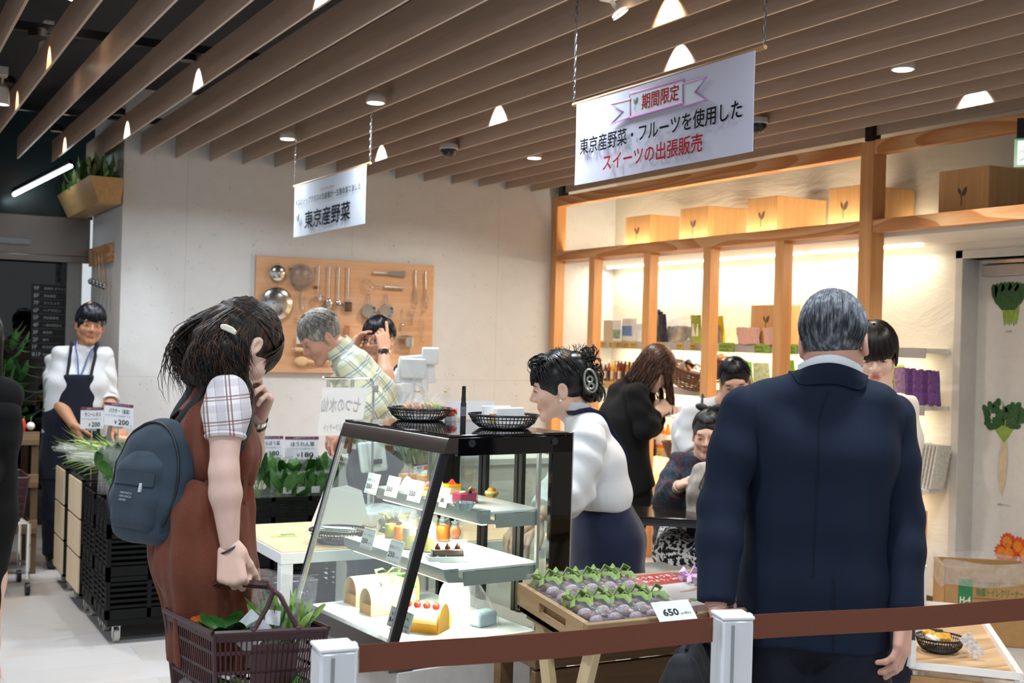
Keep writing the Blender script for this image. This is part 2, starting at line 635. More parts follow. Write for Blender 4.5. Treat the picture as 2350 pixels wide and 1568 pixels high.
def snap(prims,pts,off,k=.02,n=14,sub=1):
 """push a polyline onto the surface of an implicit shape"""
 pts=np.asarray(pts,float)
 if sub>1:
  pts=np.concatenate([[pts[i]+(pts[i+1]-pts[i])*j/sub for j in range(sub)] for i in range(len(pts)-1)]+[pts[-1:]])
 for _ in range(n):
  d=sdf_eval(prims,pts,k); g=np.zeros_like(pts)
  for a in range(3):
   e=np.zeros(3); e[a]=.004
   g[:,a]=(sdf_eval(prims,pts+e,k)-sdf_eval(prims,pts-e,k))/.008
  g /= np.maximum(np.linalg.norm(g,axis=1),1e-4)[:,None]
  pts=pts-g*((d-off)*.8)[:,None]
 return pts
def folds(vs_,fs_,amp,wl,dirs=((1,.3,.8),),seed=0):
 """push vertices along normals by soft wrinkles"""
 n=vnorm(vs_,fs_)
 d=np.zeros(len(vs_))
 r=random.Random(seed)
 for dr in dirs:
  dr=np.array(dr,float); dr /= np.linalg.norm(dr)
  ph=r.random()*6
  o=np.array([r.random()*4-2 for _ in range(3)])
  w=np.sin(vs_ @ o*9+ph)*.8
  d+=np.sin(vs_ @ dr*2*PI/wl+w*2+ph)*(0.6+.4*np.sin(vs_ @ o*5))
 return vs_+n*(amp*d/len(dirs))[:,None]
def vnorm(vs_,fs_):
 fs_=np.asarray(fs_)
 a=vs_[fs_[:,2]]-vs_[fs_[:,0]]; b=vs_[fs_[:,3]]-vs_[fs_[:,1]]
 c=np.cross(a,b)
 n=np.zeros_like(vs_)
 for k_ in range(4):
  for j in range(3):
   n[:,j]+=np.bincount(fs_[:,k_],c[:,j],len(vs_))
 return n/np.maximum(np.linalg.norm(n,axis=1),1e-9)[:,None]
def np_obj(name,patches,mat,parent=None,attr=None):
 """patches: list of (verts, quads); one mesh object"""
 off=0; VV=[]; FF=[]
 for v_,f_ in patches:
  if len(v_)==0: continue
  VV.append(v_); FF.append(np.asarray(f_)+off); off+=len(v_)
 VV=np.concatenate(VV).astype(np.float32); FF=np.concatenate(FF).astype(np.int32)
 me=bpy.data.meshes.new(name)
 me.vertices.add(len(VV)); me.vertices.foreach_set('co',VV.ravel())
 me.loops.add(FF.size); me.loops.foreach_set('vertex_index',FF.ravel())
 me.polygons.add(len(FF)); me.polygons.foreach_set('loop_start',np.arange(0,FF.size,4,dtype=np.int32))
 try: me.polygons.foreach_set('loop_total',np.full(len(FF),4,np.int32))
 except Exception: pass
 me.polygons.foreach_set('use_smooth',np.ones(len(FF),bool))
 me.update(calc_edges=True)
 for m_ in (mat if isinstance(mat,(list,tuple)) else [mat]): me.materials.append(m_)
 if attr is not None:
  a=me.attributes.new('tint','FLOAT','POINT')
  a.data.foreach_set('value',np.asarray(attr,np.float32))
 o=bpy.data.objects.new(name,me); COL.objects.link(o)
 if parent is not None:
  o.parent=parent
  me.transform(parent_world(parent).inverted())
 return o
# ------------------------------------------------------------------ room shell
XW,YB,XF=5.55,8.58,4.94      # shelf wall, speckled back wall, face of the timber frame
ZC=2.70                          # underside of the ceiling slats
def floor_mat():
 t=NT('pale_floor_planks')
 br=t.n('ShaderNodeTexBrick')
 v=t.coord((1,1,1),rot=(0,0,math.radians(0)))
 t.l(v,br.inputs['Vector'])
 br.inputs['Scale'].default_value=1.0
 br.inputs['Brick Width'].default_value=1.2; br.inputs['Row Height'].default_value=.30
 br.inputs['Mortar Size'].default_value=.0015
 br.inputs['Color1'].default_value=lin('#bfbcbc'); br.inputs['Color2'].default_value=lin('#b5afaa'); br.inputs['Mortar'].default_value=lin('#a79d94')
 n1=t.noise(t.coord((.7,1,1)),1.1,4,.55)
 st=t.ramp(n1,[(.52,(0,0,0,1)),(.66,(1,1,1,1))])
 c=t.mix(t.math('MULTIPLY',st,.55),br.outputs[0],lin('#b9a489'))
 n2=t.noise(t.coord((.15,1,1)),26,3)
 c=t.mix(t.math('MULTIPLY',n2,.18),c,lin('#9e958c'))
 t.l(c,t.b.inputs['Base Color'])
 t.b.inputs['Roughness'].default_value=.45
 return t.m
def speckle_wall():
 t=NT('speckled_plaster')
 v=t.coord()
 n1=t.noise(v,55,2.5,.6)
 f1=t.ramp(n1,[(.300,(1,1,1,1)),(.345,(0,0,0,1))])
 n0=t.noise(v,9,2)
 f1=t.math('MULTIPLY',f1,t.ramp(n0,[(.40,(0,0,0,1)),(.6,(1,1,1,1))]))
 base=t.mix(n0,lin('#dadbdc'),lin('#d0d0d0'))
 c=t.mix(t.math('MULTIPLY',f1,.75),base,lin('#77726b'))
 sx=t.n('ShaderNodeSeparateXYZ'); t.l(v,sx.inputs[0])
 fr=t.math('FRACT',t.math('DIVIDE',t.math('ADD',sx.outputs[0],.42),1.22))
 ln=t.math('LESS_THAN',fr,.0025)
 l2=t.math('LESS_THAN',t.math('ABSOLUTE',t.math('SUBTRACT',sx.outputs[2],1.19)),.0018)
 c=t.mix(t.math('MULTIPLY',t.math('MAXIMUM',ln,l2),.4),c,lin('#8f8a84'))
 t.l(c,t.b.inputs['Base Color']); t.b.inputs['Roughness'].default_value=.8
 t.bump(n1,.25,.003)
 return t.m
def troweled():
 t=NT('troweled_plaster')
 v=t.coord((.6,.6,1.6))
 n1=t.noise(v,2.2,5,.6,1.5)
 t.l(t.mix(n1,lin('#ece6da'),lin('#e2dccf')),t.b.inputs['Base Color'])
 t.b.inputs['Roughness'].default_value=.75
 t.bump(n1,.35,.03)
 return t.m
M_SPECK,M_TROWEL=speckle_wall(),troweled()
M_FLOOR=floor_mat()
M_SLAT=wood('#ccb4a1','#b79d88','y',1.0,.36)
M_STEEL=M('#c9ccce',.22,1.0,.05,40)
M_CHROME=M('#e3e6e8',.08,1.0,.02)
M_BLACK=M('#0d0d0f',.35,0,.1)
M_BLACKPL=M('#101113',.45,0,.15)
M_WHITE=M('#eceef0',.4,0,.02)
M_LIGHTWOOD=wood('#e8bb8a','#d79f68','z',1.0,.45)
M_FRAMEWOOD_V=wood('#d9a36c','#c6854b','z',1.0,.45)
M_FRAMEWOOD_H=wood('#d8a473','#bd7a45','y',1.0,.45,rings=True)
struct('floor',MB().bx(-7,9,-4,13,-.1,0),M_FLOOR,smooth=False)
ceil_o=struct('ceiling',MB().bx(-7,9,-4,13,3.15,3.25),M('#22252a',.8,0,.1),smooth=False)
X0S,DXS=1.6987,.2342
for i in range(-13,16):
 x=X0S+i*DXS
 y1=YB-.002 if i>=0 else 9.35
 if i==15: continue
 m=MB().bx(x,x+.011,-2.5,y1,ZC,ZC+.15)
 o=m.build('slat',M_SLAT,ceil_o,smooth=False)
for k,y in enumerate((1.2,3.6,6.0,8.2)):
 MB().bx(-1.6,5.2,y,y+.04,ZC+.16,ZC+.20).build('slat_hanger_rail',M_BLACK,ceil_o,smooth=False)
struct('wall_back',MB().bx(1.59,XW,YB,9.75,0,3.15),M_SPECK,smooth=False)
YD1=onx(2190,800,XW).y          # far edge of the door casing
YD0=YD1-1.02
ZD=2.04
wr=MB()
wr.bx(XW,XW+.16,YD1-.05,9.0,0,3.15)
wr.bx(XW,XW+.16,-3,YD0+.05,0,3.15)
wr.bx(XW,XW+.16,YD0+.05,YD1-.05,ZD,3.15)
struct('wall_right',wr,M_TROWEL,smooth=False)
M_DOORGREY=M('#c8c6c2',.5,0,.03)
M_DOOR=M('#dcdcd9',.5,0,.03)
tr=MB()
tr.bx(XW-.012,XW+.14,YD1-.055,YD1,0,ZD+.05)
tr.bx(XW-.012,XW+.14,YD0,YD0+.055,0,ZD+.05)
tr.bx(XW-.012,XW+.14,YD0,YD1,ZD,ZD+.05)
struct('trim_1',tr,M_DOORGREY,smooth=False,bevel=.004)
XD=XW+.12
door_o=struct('door_1',MB().bx(XD,XD+.05,YD0+.05,YD1-.05,0,ZD),M_DOOR,smooth=False)
cl=MB()
p=onx(2262,612,XD-.03)
cl.bx(XD-.06,XD-.001,p.y-.36,p.y,ZD-.10,ZD-.035)
cl.build('door_closer',M('#a9a9ab',.3,.6),door_o,bevel=.006)
MB().bx(XD-.075,XD-.012,p.y-.45,p.y-.01,ZD-.03,ZD-.012).build('door_closer_arm',M_STEEL,door_o)
struct('baseboard_right',MB().bx(XW-.012,XW,YD1+.005,8.57,0,.09),M('#5a4a40',.5),smooth=False)
# far glass entrance with floor directory, left of the speckled wall
YG=9.95
M_DARKGLASS=M('#10181a',.06,0,.3,1.2,spec=.6)
wl=MB()
struct('wall_left',MB().bx(-4,1.75,12.4,12.5,0,3.15),M('#20282a',.6),smooth=False)
zt=ony(60,585,YG).z; zt2=ony(60,495,YG).z
st=MB()
st.bx(-1.5,1.59,YG-.10,YG+.05,zt,zt2)
st.bx(-1.5,1.59,YG-.13,YG-.10,zt-.05,zt)
struct('trim_2',st,M('#8d8781',.25,.9,.15,3),smooth=False,bevel=.004)
struct('trim_3',MB().bx(-1.5,1.62,YG,YG+.05,zt2,3.15),M('#2b3b3e',.25,.3,.3,2),smooth=False)
xm=ony(165,700,YG).x
struct('trim_4',MB().bx(xm-.05,xm+.06,YG-.06,YG+.04,0,zt),M('#a9aaa6',.35,.8),smooth=False)
win=struct('window_1',MB().bx(-1.5,xm-.05,YG,YG+.012,0,zt),glass('#55625f',1.6,0,'tinted_glass'),smooth=False)
struct('trim_5',MB().bx(-1.5,1.5,11.9,11.95,0,3.0),M('#1c1a17',.5,0,.5,2),smooth=False)
# floor directory on the glass
a=ony(74,652,YG-.012); b=ony(148,822,YG-.012)
dr=thing('floor_directory',(a.x,a.y,b.z),'dark panel of white floor numbers on the glass entrance behind the shop','sign')
MB().bx(a.x,b.x,YG-.012,YG-.002,b.z,a.z).build('panel',M('#15191b',.3),dr)
M_TXTW=M('#c8d4d6',.5,0,.02)
hz=(a.z-b.z)
rows=['9F','8F','7F','6F','5F','4F','3F','2F','1F','B1F']
names=['事務所 オフィス','貸会議室','クリニック','ヘアサロン','学習塾教室','一般社団法人','美容院','歯科','総合案内 店舗','食品売場']
for i,r in enumerate(rows):
 z=a.z-hz*(i+.8)/10
 text(r,(a.x+.012,YG-.0125,z),(1,0,0),(0,0,1),hz*.055,M_TXTW,dr,bold=.015,name='floor_number')
 text(names[i],(a.x+.085,YG-.0125,z+.004),(1,0,0),(0,0,1),hz*.038,M_TXTW,dr,name='tenant_name')
 MB().bx(a.x+.008,b.x-.005,YG-.0135,YG-.0122,z-hz*.024,z-hz*.02).build('divider_line',M('#71807f',.5),dr)
# slim horizontal grey sensor bar on the steel header
p=ony(0,552,YG-.14); q=ony(70,552,YG-.14)
sb=tag(MB().bx(p.x-.5,q.x,YG-.16,YG-.10,p.z-.022,p.z+.022).build('door_sensor_bar',M('#9aa0a6',.4),bevel=.004),
   'slim grey sensor bar on the steel header above the glass entrance','sensor')
# linear tube light in the dark void
p,q=at(32,447,9.0),at(163,381,8.55)
tl=thing('tube_light',(p+q)/2,'bright white tube light in the dark ceiling void left of the speckled wall','light')
MB().cyl(p,q,.014,n=10).build('tube',emit('#eafcff',14),tl)
MB().cyl(p+V((0,0,.03)),q+V((0,0,.03)),.02,n=8).build('housing',M_BLACK,tl)
# ------------------------------------------------------------------ timber display shelf in the niche
YS1=YD1+.03
fr=thing('display_shelf',(XF,6.8,0),'built-in wooden post and beam shelf with white back along the right wall','shelf')
PW=.078
def post(pxl,z1,w=PW,py=700):
 y1=min(onx(pxl,py,XF).y,YB-.002)        # far-left edge
 y0=y1-w
 return MB().bx(XF,XF+w,y0,y1,0,z1).build('post',M_FRAMEWOOD_V,fr,smooth=False,bevel=.003),y0,y1
posts=[]
for pxl,z1,w in ((1238,2.665,.085),(1349,2.155,PW),(1474,2.155,PW),(1611,2.155,PW),(1775,2.155,PW),(1966,2.665,.098)):
 posts.append(post(pxl,z1,w))
YBIG0,YBIG1=posts[-1][1],posts[-1][2]
YEND=3.6
for (z0,z1) in ((2.155,2.228),(2.59,2.669)):
 MB().bx(XF+.004,XF+.075,YBIG1,posts[0][1],z0,z1).build('beam',M_FRAMEWOOD_H,fr,smooth=False,bevel=.003)
 MB().bx(XF+.004,XF+.075,YEND,YBIG0,z0,z1).build('beam',M_FRAMEWOOD_H,fr,smooth=False,bevel=.003)
for y in (YBIG0+.02,8.44):
 MB().bx(XF+.01,XF+.07,y,y+.06,2.672,2.86).build('steel_bracket',M_BLACK,fr,smooth=False)
M_NICHE=M('#f2ead8',.8,0,.02,4)
M_NICHEW=M('#eeeae2',.6,0,.02,4)
MB().bx(XF+.09,XW-.001,YEND,YB-.001,2.135,2.165).build('top_board',M_NICHEW,fr,smooth=False)
M_LIP=M('#b9babb',.4,.3,.03)
SHZ=(1.525,1.20,.725)
XS=5.36
for z in SHZ:
 MB().bx(XS,XW-.002,YS1,YB-.002,z-.028,z).build('shelf_board',M('#e9e4d8',.5),fr,smooth=False)
 MB().bx(XS-.006,XS,YS1,YB-.002,z-.056,z+.002).build('shelf_lip',M_LIP,fr,smooth=False)
M_LED=emit('#fff1d2',9)
M_LED2=emit('#ffe9c0',6)
SEG=[(8.50,7.75),(7.7,6.95),(6.9,6.15),(6.1,5.15)]
for y1,y0 in SEG:
 MB().bx(5.43,5.455,y0,y1,2.118,2.134).build('light_strip',M_LED,fr,smooth=False)
 add_light('strip_glow','AREA',(5.44,(y0+y1)/2,2.112),7,(1,.88,.68),.03,y1-y0,aim=(-.25,0,-1),parent=None)
for z in SHZ[:2]:
 MB().bx(XS+.01,XS+.03,YS1+.15,YB-.1,z-.045,z-.03).build('light_strip',M_LED2,fr,smooth=False)
 add_light('strip_glow','AREA',(XS+.035,(YS1+YB)/2,z-.048),13,(1,.84,.58),.03,YB-YS1-.3,aim=(.25,0,-1))
add_light('strip_glow','AREA',(XS+.035,(YS1+YB)/2,SHZ[2]-.048),9,(1,.84,.58),.03,YB-YS1-.3,aim=(.25,0,-1))
MB().bx(5.50,5.52,YS1+.1,YB-.1,2.168,2.185).build('light_strip',M_LED2,fr,smooth=False)
add_light('strip_glow','AREA',(5.50,(YS1+YB)/2,2.195),12,(1,.84,.6),.03,YB-YS1-.3,aim=(.1,0,1))
add_light('strip_glow','AREA',(5.035,(YS1+YB)/2,2.172),16,(1,.84,.6),.03,YB-YS1-.3,aim=(.45,0,1))
# low timber cabinet fronts under the lowest shelf
for i,(ya,yb_) in enumerate(((8.5,7.72),(7.7,6.92),(6.9,6.12),(6.1,5.3))):
 o=tag(MB().bx(5.12,5.5,yb_,ya,0,.50).build('floor_cabinet',M_LIGHTWOOD,bevel=.004),
   ['pale wood cabinet under the lowest shelf, at the speckled wall end','pale wood cabinet under the lowest shelf, behind the woman in black jacket',
    'pale wood cabinet under the lowest shelf, behind the seated elderly woman','pale wood cabinet under the lowest shelf, next to the grey door'][i],'cabinet','cabinets under the shelves')
# ------------------------------------------------------------------ belt barrier in the foreground
M_POST=M('#dfe3ea',.3,.25,.02)
M_BELT=M('#6e3b27',.75,0,.10,220,bump=.3,stretch=(1,1,4))
M_GREYPL=M('#8c9096',.4)
def belt_post(loc,rz,label):
 t=thing('barrier_post',loc,label,'barrier post','belt barrier posts',rz=rz)
 s=.035
 m=MB()
 m.box((0,0,.48),(2*s,2*s,.90)); m.v=[tuple(V(p)+V(loc)) if False else p for p in m.v]
 def put(mb,name,mat,**k):
  mb.xf(parent_world(t)); return mb.build(name,mat,t,**k)
 put(m,'post_body',M_POST,bevel=.006)
 put(MB().box((0,0,.934),(2*s+.003,2*s+.003,.008)),'cap',M_WHITE,bevel=.003)
 put(MB().box((s+.001,-.012,.5),(.003,.006,.84)).box((-.012,-s-.001,.5),(.006,.003,.84)),'groove_strip',M_GREYPL)
 put(MB().box((s+.004,0,.905),(.008,.02,.065)),'belt_clip',M_WHITE,bevel=.003)
 put(MB().lathe([(.17,0),(.17,.012),(.16,.02),(.05,.03)],n=32),'base_plate',M('#c4c8ce',.35,.6))
 return t
pA=at(767,1490,2.25); pB=at(1681,1415,2.60); pC=at(2455,1400,2.93)
belt_post((pA.x,pA.y,0),math.radians(-4),'white square barrier post below the shopping basket, left end of the brown belt')
belt_post((pB.x,pB.y,0),math.radians(-17),'white square barrier post in front of the man in navy suit')
belt_post((pC.x,pC.y,0),math.radians(-17),'white square barrier post at the right end of the brown belt')
def belt(a,b,label):
 d=(b-a); d.z=0
 L=d.length; d.normalize(); n=V((-d.y,d.x,0))
 def fn(u,v):
  p=a+d*(L*u)
  return p+n*(.004*sin(u*9))+V((0,0,.88+.052*v-.004*sin(PI*u)))
 return tag(MB().sheet(fn,24,4,.002).build('barrier_belt',M_BELT),label,'belt','brown barrier belts')
def edge(p,q,r=.048):
 d=V((q.x-p.x,q.y-p.y,0)).normalized(); return V((p.x,p.y,0))+d*r
belt(edge(pA,pB),edge(pB,pA),'brown webbing belt in front of the showcase and trestle tray')
belt(edge(pB,pC),edge(pC,pB),'brown webbing belt across the navy suit and the cardboard box')
# ------------------------------------------------------------------ refrigerated showcase
CN=at(1032,1000,3.5)
CTH=math.radians(6)
CM=MTr((CN.x,CN.y,0)) @ MRot(CTH,4,'Z')   # local: x depth, y width, z up
case=thing('display_case',(CN.x,CN.y,0),'black topped glass cake showcase with slanted front and three lit shelves','showcase',rz=CTH)
CW,CDp,ZT,ZG,ZB=.665,.44,1.228,1.175,.625
def cpart(mb,name,mat,**k):
 mb.xf(CM); return mb.build(name,mat,case,**k)
def cw(a,b,z): return CM @ V((a,b,z))
def fa(z): return -.016-(ZG-z)/(ZG-.652)*.148     # front glass line
M_GLOSSBLACK=M('#060607',.07,0,.05)
M_BAND=M('#6b625c',.22,.75,.06,30,stretch=(1,.05,1))
M_ALU=M('#c8cbcb',.25,.85,.03)
M_GLASS=glass('#f4f9f7',.22,.0)
cpart(MB().bx(.0,CDp,0,CW,ZT-.008,ZT),'top_plate',M_GLOSSBLACK,bevel=.003)
poly=[(.0,ZT-.008),(-.004,ZT-.012),(-.018,ZG),(.03,ZG),(.03,ZT-.008)]
m=MB(); m.prism(poly,(0,0,0),(1,0,0),(0,0,1),(0,CW,0),1); cpart(m,'front_band',M_BAND)
cpart(MB().bx(.028,CDp,0,.014,ZG-.008,ZT-.008),'side_band',M_GLOSSBLACK,bevel=.002)
cpart(MB().bx(.028,CDp,CW-.014,CW,ZG-.008,ZT-.008),'side_band',M_GLOSSBLACK,bevel=.002)
for a in (.075,.37):
 m=MB(); m.cyl((a,.001,ZG+.028),(a,-.004,ZG+.028),.0125,n=6); cpart(m,'screw_cap',M('#202226',.4))
def slat_bar(b0,b1,off=0.0,th=.02):
 m=MB(); q=[]
 for z in (.64,ZG):
  q.append([V((fa(z)+off,b0,z)),V((fa(z)+off,b1,z)),V((fa(z)+off+th,b1,z)),V((fa(z)+off+th,b0,z))])
 return m.hexa(q[0],q[1])
cpart(slat_bar(.004,.014,-.006,.026),'front_corner_bar',M_BLACKPL)
cpart(slat_bar(.014,.03,-.004,.012),'front_corner_trim',M_ALU)
cpart(slat_bar(CW-.03,CW-.014,-.004,.012),'front_corner_trim',M_ALU)
cpart(slat_bar(CW-.014,CW-.008,-.006,.018),'front_corner_bar',M_BLACKPL)
cpart(slat_bar(.03,CW-.03,0,.004),'front_glass',M_GLASS)
def side_glass(b):
 m=MB()
 p=[V((fa(.64)+.02,b,.64)),V((.365,b,.64)),V((.365,b,ZG)),V((fa(ZG)+.02,b,ZG))]
 q=[v+V((0,.004,0)) for v in p]
 return m.hexa(p,q)
cpart(side_glass(.002),'side_glass',M_GLASS)
cpart(side_glass(CW-.006),'side_glass',M_GLASS)
for b0 in (0,CW-.02):
 cpart(MB().bx(.365,CDp,b0,b0+.02,.08,ZT-.008),'rear_pillar',M_GLOSSBLACK,bevel=.002)
 cpart(MB().bx(CDp,CDp+.004,b0,b0+.02,.64,ZT),'pillar_edge',M_ALU)
 cpart(MB().bx(.318,.328,b0+.004,b0+.016,.635,ZG),'shelf_upright',M_ALU)
for b0 in (.21,.235,.42,.445):
 cpart(MB().bx(.40,.415,b0,b0+.018,.64,ZG),'sliding_door_stile',M_BLACKPL)
cpart(MB().bx(.404,.408,.02,.235,.64,ZG),'sliding_door_glass',M_GLASS)
cpart(MB().bx(.409,.413,.235,CW-.02,.64,ZG),'sliding_door_glass',M_GLASS)
M_SHELFW=M('#eef2f2',.25,0,.01)
M_SHELFG=M('#aab1b0',.4,.2,.03)
for z,a0 in ((1.0,.105),(.838,.0)):
 cpart(MB().bx(a0+.02,.335,.012,CW-.012,z-.008,z),'glass_shelf',M_SHELFW,bevel=.002)
 m=MB(); m.prism([(a0,z+.004),(a0+.004,z-.02),(a0+.018,z-.036),(a0+.07,z-.038),(a0+.07,z-.028),(a0+.05,z-.024),(a0+.05,z-.010),(a0+.05,z+.004)],(0,.012,0),(1,0,0),(0,0,1),(0,CW-.024,0),1)
 cpart(m,'shelf_lip',M_SHELFG)
 cpart(MB().bx(a0+.07,.33,.014,.020,z-.05,z-.01),'shelf_bracket',M_SHELFG); cpart(MB().bx(a0+.07,.33,CW-.02,CW-.014,z-.05,z-.01),'shelf_bracket',M_SHELFG)
 cpart(MB().bx(a0+.03,a0+.05,.03,CW-.03,z-.042,z-.038),'shelf_lamp',emit('#fff4dc',9))
 p=cw(a0+.05,CW/2,z-.046)
 add_light('shelf_lamp_glow','AREA',p,4.6,(1,.93,.80),.02,CW-.08,aim=(0.1,0,-1),along=(-sin(CTH),cos(CTH),0))
p=cw(.06,CW/2,ZG-.006)
cpart(MB().bx(.045,.07,.03,CW-.03,ZG-.004,ZG),'top_lamp',emit('#fff4dc',9))
add_light('case_top_glow','AREA',p,5.0,(1,.95,.85),.02,CW-.08,aim=(0.1,0,-1),along=(-sin(CTH),cos(CTH),0))
cpart(MB().bx(-.115,.335,.012,CW-.012,.622,.632),'deck',M_SHELFW,bevel=.002)
cpart(MB().bx(-.12,.36,.006,CW-.006,.56,.622),'deck_frame',M('#3a3633',.25,.6))
m=MB(); m.prism([(-.185,.60),(-.165,.648),(-.15,.652),(-.10,.60),(-.10,.57),(-.175,.57)],(0,0,0),(1,0,0),(0,0,1),(0,CW,0),1)
cpart(m,'front_sill',M_BAND)
cpart(MB().bx(-.15,CDp,.0,CW,.10,.57),'machine_housing',M('#c9c7c4',.4,.2),bevel=.004)
cpart(MB().bx(-.135,CDp-.02,.01,CW-.01,.0,.10),'plinth',M('#3a3a3c',.5))
# ------------------------------------------------------------------ white table behind the shopper
zt_=.72
tA=onz(645,1268,zt_)
tx0,ty0=tA.x,tA.y
ty1=onz(720,1197,zt_).y
tx1=tx0+1.15
tb=thing('packing_table',(tx0+.5,ty0+.3,0),'white framed table with pale wooden top between the shopper and showcase','table')
MB().bx(tx0,tx1,ty0,ty1,zt_-.045,zt_-.004).build('frame',M_WHITE,tb,bevel=.002)
MB().bx(tx0+.004,tx1-.004,ty0+.004,ty1-.004,zt_-.004,zt_).build('tabletop',wood('#ecc9a2','#dcae80','x',1.0,.4,knots=3),tb)
for x in (tx0+.003,tx1-.053):
 for y in (ty0+.003,ty1-.053):
  MB().bx(x,x+.045,y,y+.045,0,zt_-.045).build('leg',M_WHITE,tb,bevel=.002)
# checkout counter between the customers and the staff with glasses
M_CTR=M('#d8d3c9',.4,0,.03)
ct=thing('checkout_counter',(2.75,5.8,0),'pale checkout counter below the white cash register','counter')
MB().bx(2.22,3.3,5.62,5.98,0,.86).build('counter_body',M_CTR,ct,bevel=.004)
MB().bx(2.2,3.33,5.6,6.0,.86,.895).build('counter_top',M('#e2ded6',.3),ct,bevel=.004)
# ------------------------------------------------------------------ trestle tray with sweets
TZ=.845
tN=at(1347,1440,2.85)
tyB=tN.y+.34
trx1=tN.x+.92
M_TRAY=wood('#a98c66','#8a6d49','x',1.0,.6)
M_TRAYY=wood('#b99b72','#98794f','y',1.0,.6)
tray=thing('wooden_tray',(tN.x+.45,tN.y+.25,TZ-.07),'long brown wooden tray of wrapped sweets on trestle legs','tray')
sl_=.035          # rise of the tray to the back
def tz(y): return TZ-.065+(y-tN.y)*sl_/.34
def tray_hex(x0,x1,y0,y1,h):
 m=MB()
 lo=[V((x0,y0,tz(y0))),V((x1,y0,tz(y0))),V((x1,y1,tz(y1))),V((x0,y1,tz(y1)))]
 return m.hexa(lo,[v+V((0,0,h)) for v in lo])
tray_hex(tN.x,trx1,tN.y,tyB,.012).build('tray_floor',M_TRAY,tray)
MB().hexa([V((tN.x+.018,tN.y+.018,TZ-.062)),V((trx1-.018,tN.y+.018,TZ-.062)),V((trx1-.018,tyB-.02,TZ-.052)),V((tN.x+.018,tyB-.02,TZ-.052))],[V((tN.x+.018,tN.y+.018,TZ-.022)),V((trx1-.018,tN.y+.018,TZ-.022)),V((trx1-.018,tyB-.02,TZ+.013)),V((tN.x+.018,tyB-.02,TZ+.013))]).build('tilted_riser',M_TRAY,tray)
tray_hex(tN.x,trx1,tN.y,tN.y+.016,.067).build('front_board',M_TRAY,tray,bevel=.002)
tray_hex(tN.x,trx1,tyB-.016,tyB,.067).build('back_board',M_TRAY,tray,bevel=.002)
for x in (tN.x,trx1-.016):
 # end board with a hand hole: built from four pieces round the slot
 m=MB()
 ya,yb_=tN.y+.016,tyB-.016
 h0,h1=ya+.08,ya+.21
 def seg(y0,y1,z0,z1):
  lo=[V((x,y0,tz(y0)+z0)),V((x+.016,y0,tz(y0)+z0)),V((x+.016,y1,tz(y1)+z0)),V((x,y1,tz(y1)+z0))]
  hi=[V((v.x,v.y,v.z+z1-z0)) for v in lo]
  m.hexa(lo,hi)
 seg(ya,h0,0,.067); seg(h1,yb_,0,.067); seg(h0,h1,0,.026); seg(h0,h1,.050,.067)
 m.build('end_board',M_TRAYY,tray)
tre=thing('trestle',(tN.x+.45,tN.y+.25,0),'pale wooden trestle with crossed legs carrying the sweets tray','trestle')
M_LEG=wood('#d9c39c','#c2a87c','z',1.0,.5)
for x in (tN.x+.03,trx1-.09):
 for (ya,yb_) in ((tN.y+.02,tyB-.05),(tyB-.03,tN.y+.06)):
  zt2=tz(ya)-.002
  m=MB(); w=.022
  a=V((x,yb_,0)); b=V((x,ya,zt2))
  m.hexa([a+V((-w/2,-w,0)),a+V((w/2,-w,0)),a+V((w/2,w,0)),a+V((-w/2,w,0))],[b+V((-w/2,-w,0)),b+V((w/2,-w,0)),b+V((w/2,w,0)),b+V((-w/2,w,0))])
  m.build('leg',M_LEG,tre,bevel=.002)
  x+=.024
MB().cyl((tN.x+.04,(tN.y+tyB)/2,.40),(trx1-.06,(tN.y+tyB)/2,.40),.012).build('cross_rail',M_LEG,tre)
# low plank stand seen below the tray
lp=thing('plank_stand',(2.1,2.9,0),'brown weathered plank stand on the floor behind the trestle tray','stand')
MB().bx(1.60,2.6,2.80,3.08,.64,.665).build('plank_top',wood('#7d6042','#5f452c','x',1.0,.6),lp,bevel=.002)
for k in range(4):
 MB().bx(1.60,2.6,2.80,2.82,.06+k*.145,.06+k*.145+.138).build('front_plank',wood('#7d6042','#5f452c','x',1.0,.6),lp,bevel=.002)
for x in (1.62,2.54):
 MB().bx(x,x+.04,3.03,3.07,0,.64).build('leg',wood('#7d6042','#5f452c','x',1.0,.6),lp); MB().bx(x,x+.04,2.825,2.865,0,.64).build('leg',wood('#7d6042','#5f452c','x',1.0,.6),lp)
# ------------------------------------------------------------------ black folding table behind the saleswoman
bt=onz(1432,1184,.72)
FTR=math.radians(-37)
ftab=thing('folding_table',(bt.x,bt.y,0),'black glossy folding table behind the saleswoman in white shirt','table',rz=FTR)
def fput(mb,name,mat,**k):
 mb.xf(parent_world(ftab)); return mb.build(name,mat,ftab,**k)
fput(MB().bx(0,1.15,0,.36,.705,.72),'tabletop',M('#1a1715',.12,0,.1),bevel=.004)
fput(MB().bx(.01,1.14,.01,.35,.678,.705),'apron',M('#3d3f46',.35,.3),bevel=.003)
for x in (.06,1.08):
 for y in (.05,.31):
  fput(MB().cyl((x,y,0),(x,y,.678),.014),'leg',M_BLACK)
fput(MB().bx(.04,1.1,.06,.32,.18,.20),'under_shelf',M_BLACK)
fput(MB().bx(.28,.72,.325,.335,.20,.66),'modesty_panel',M('#08080a',.6))
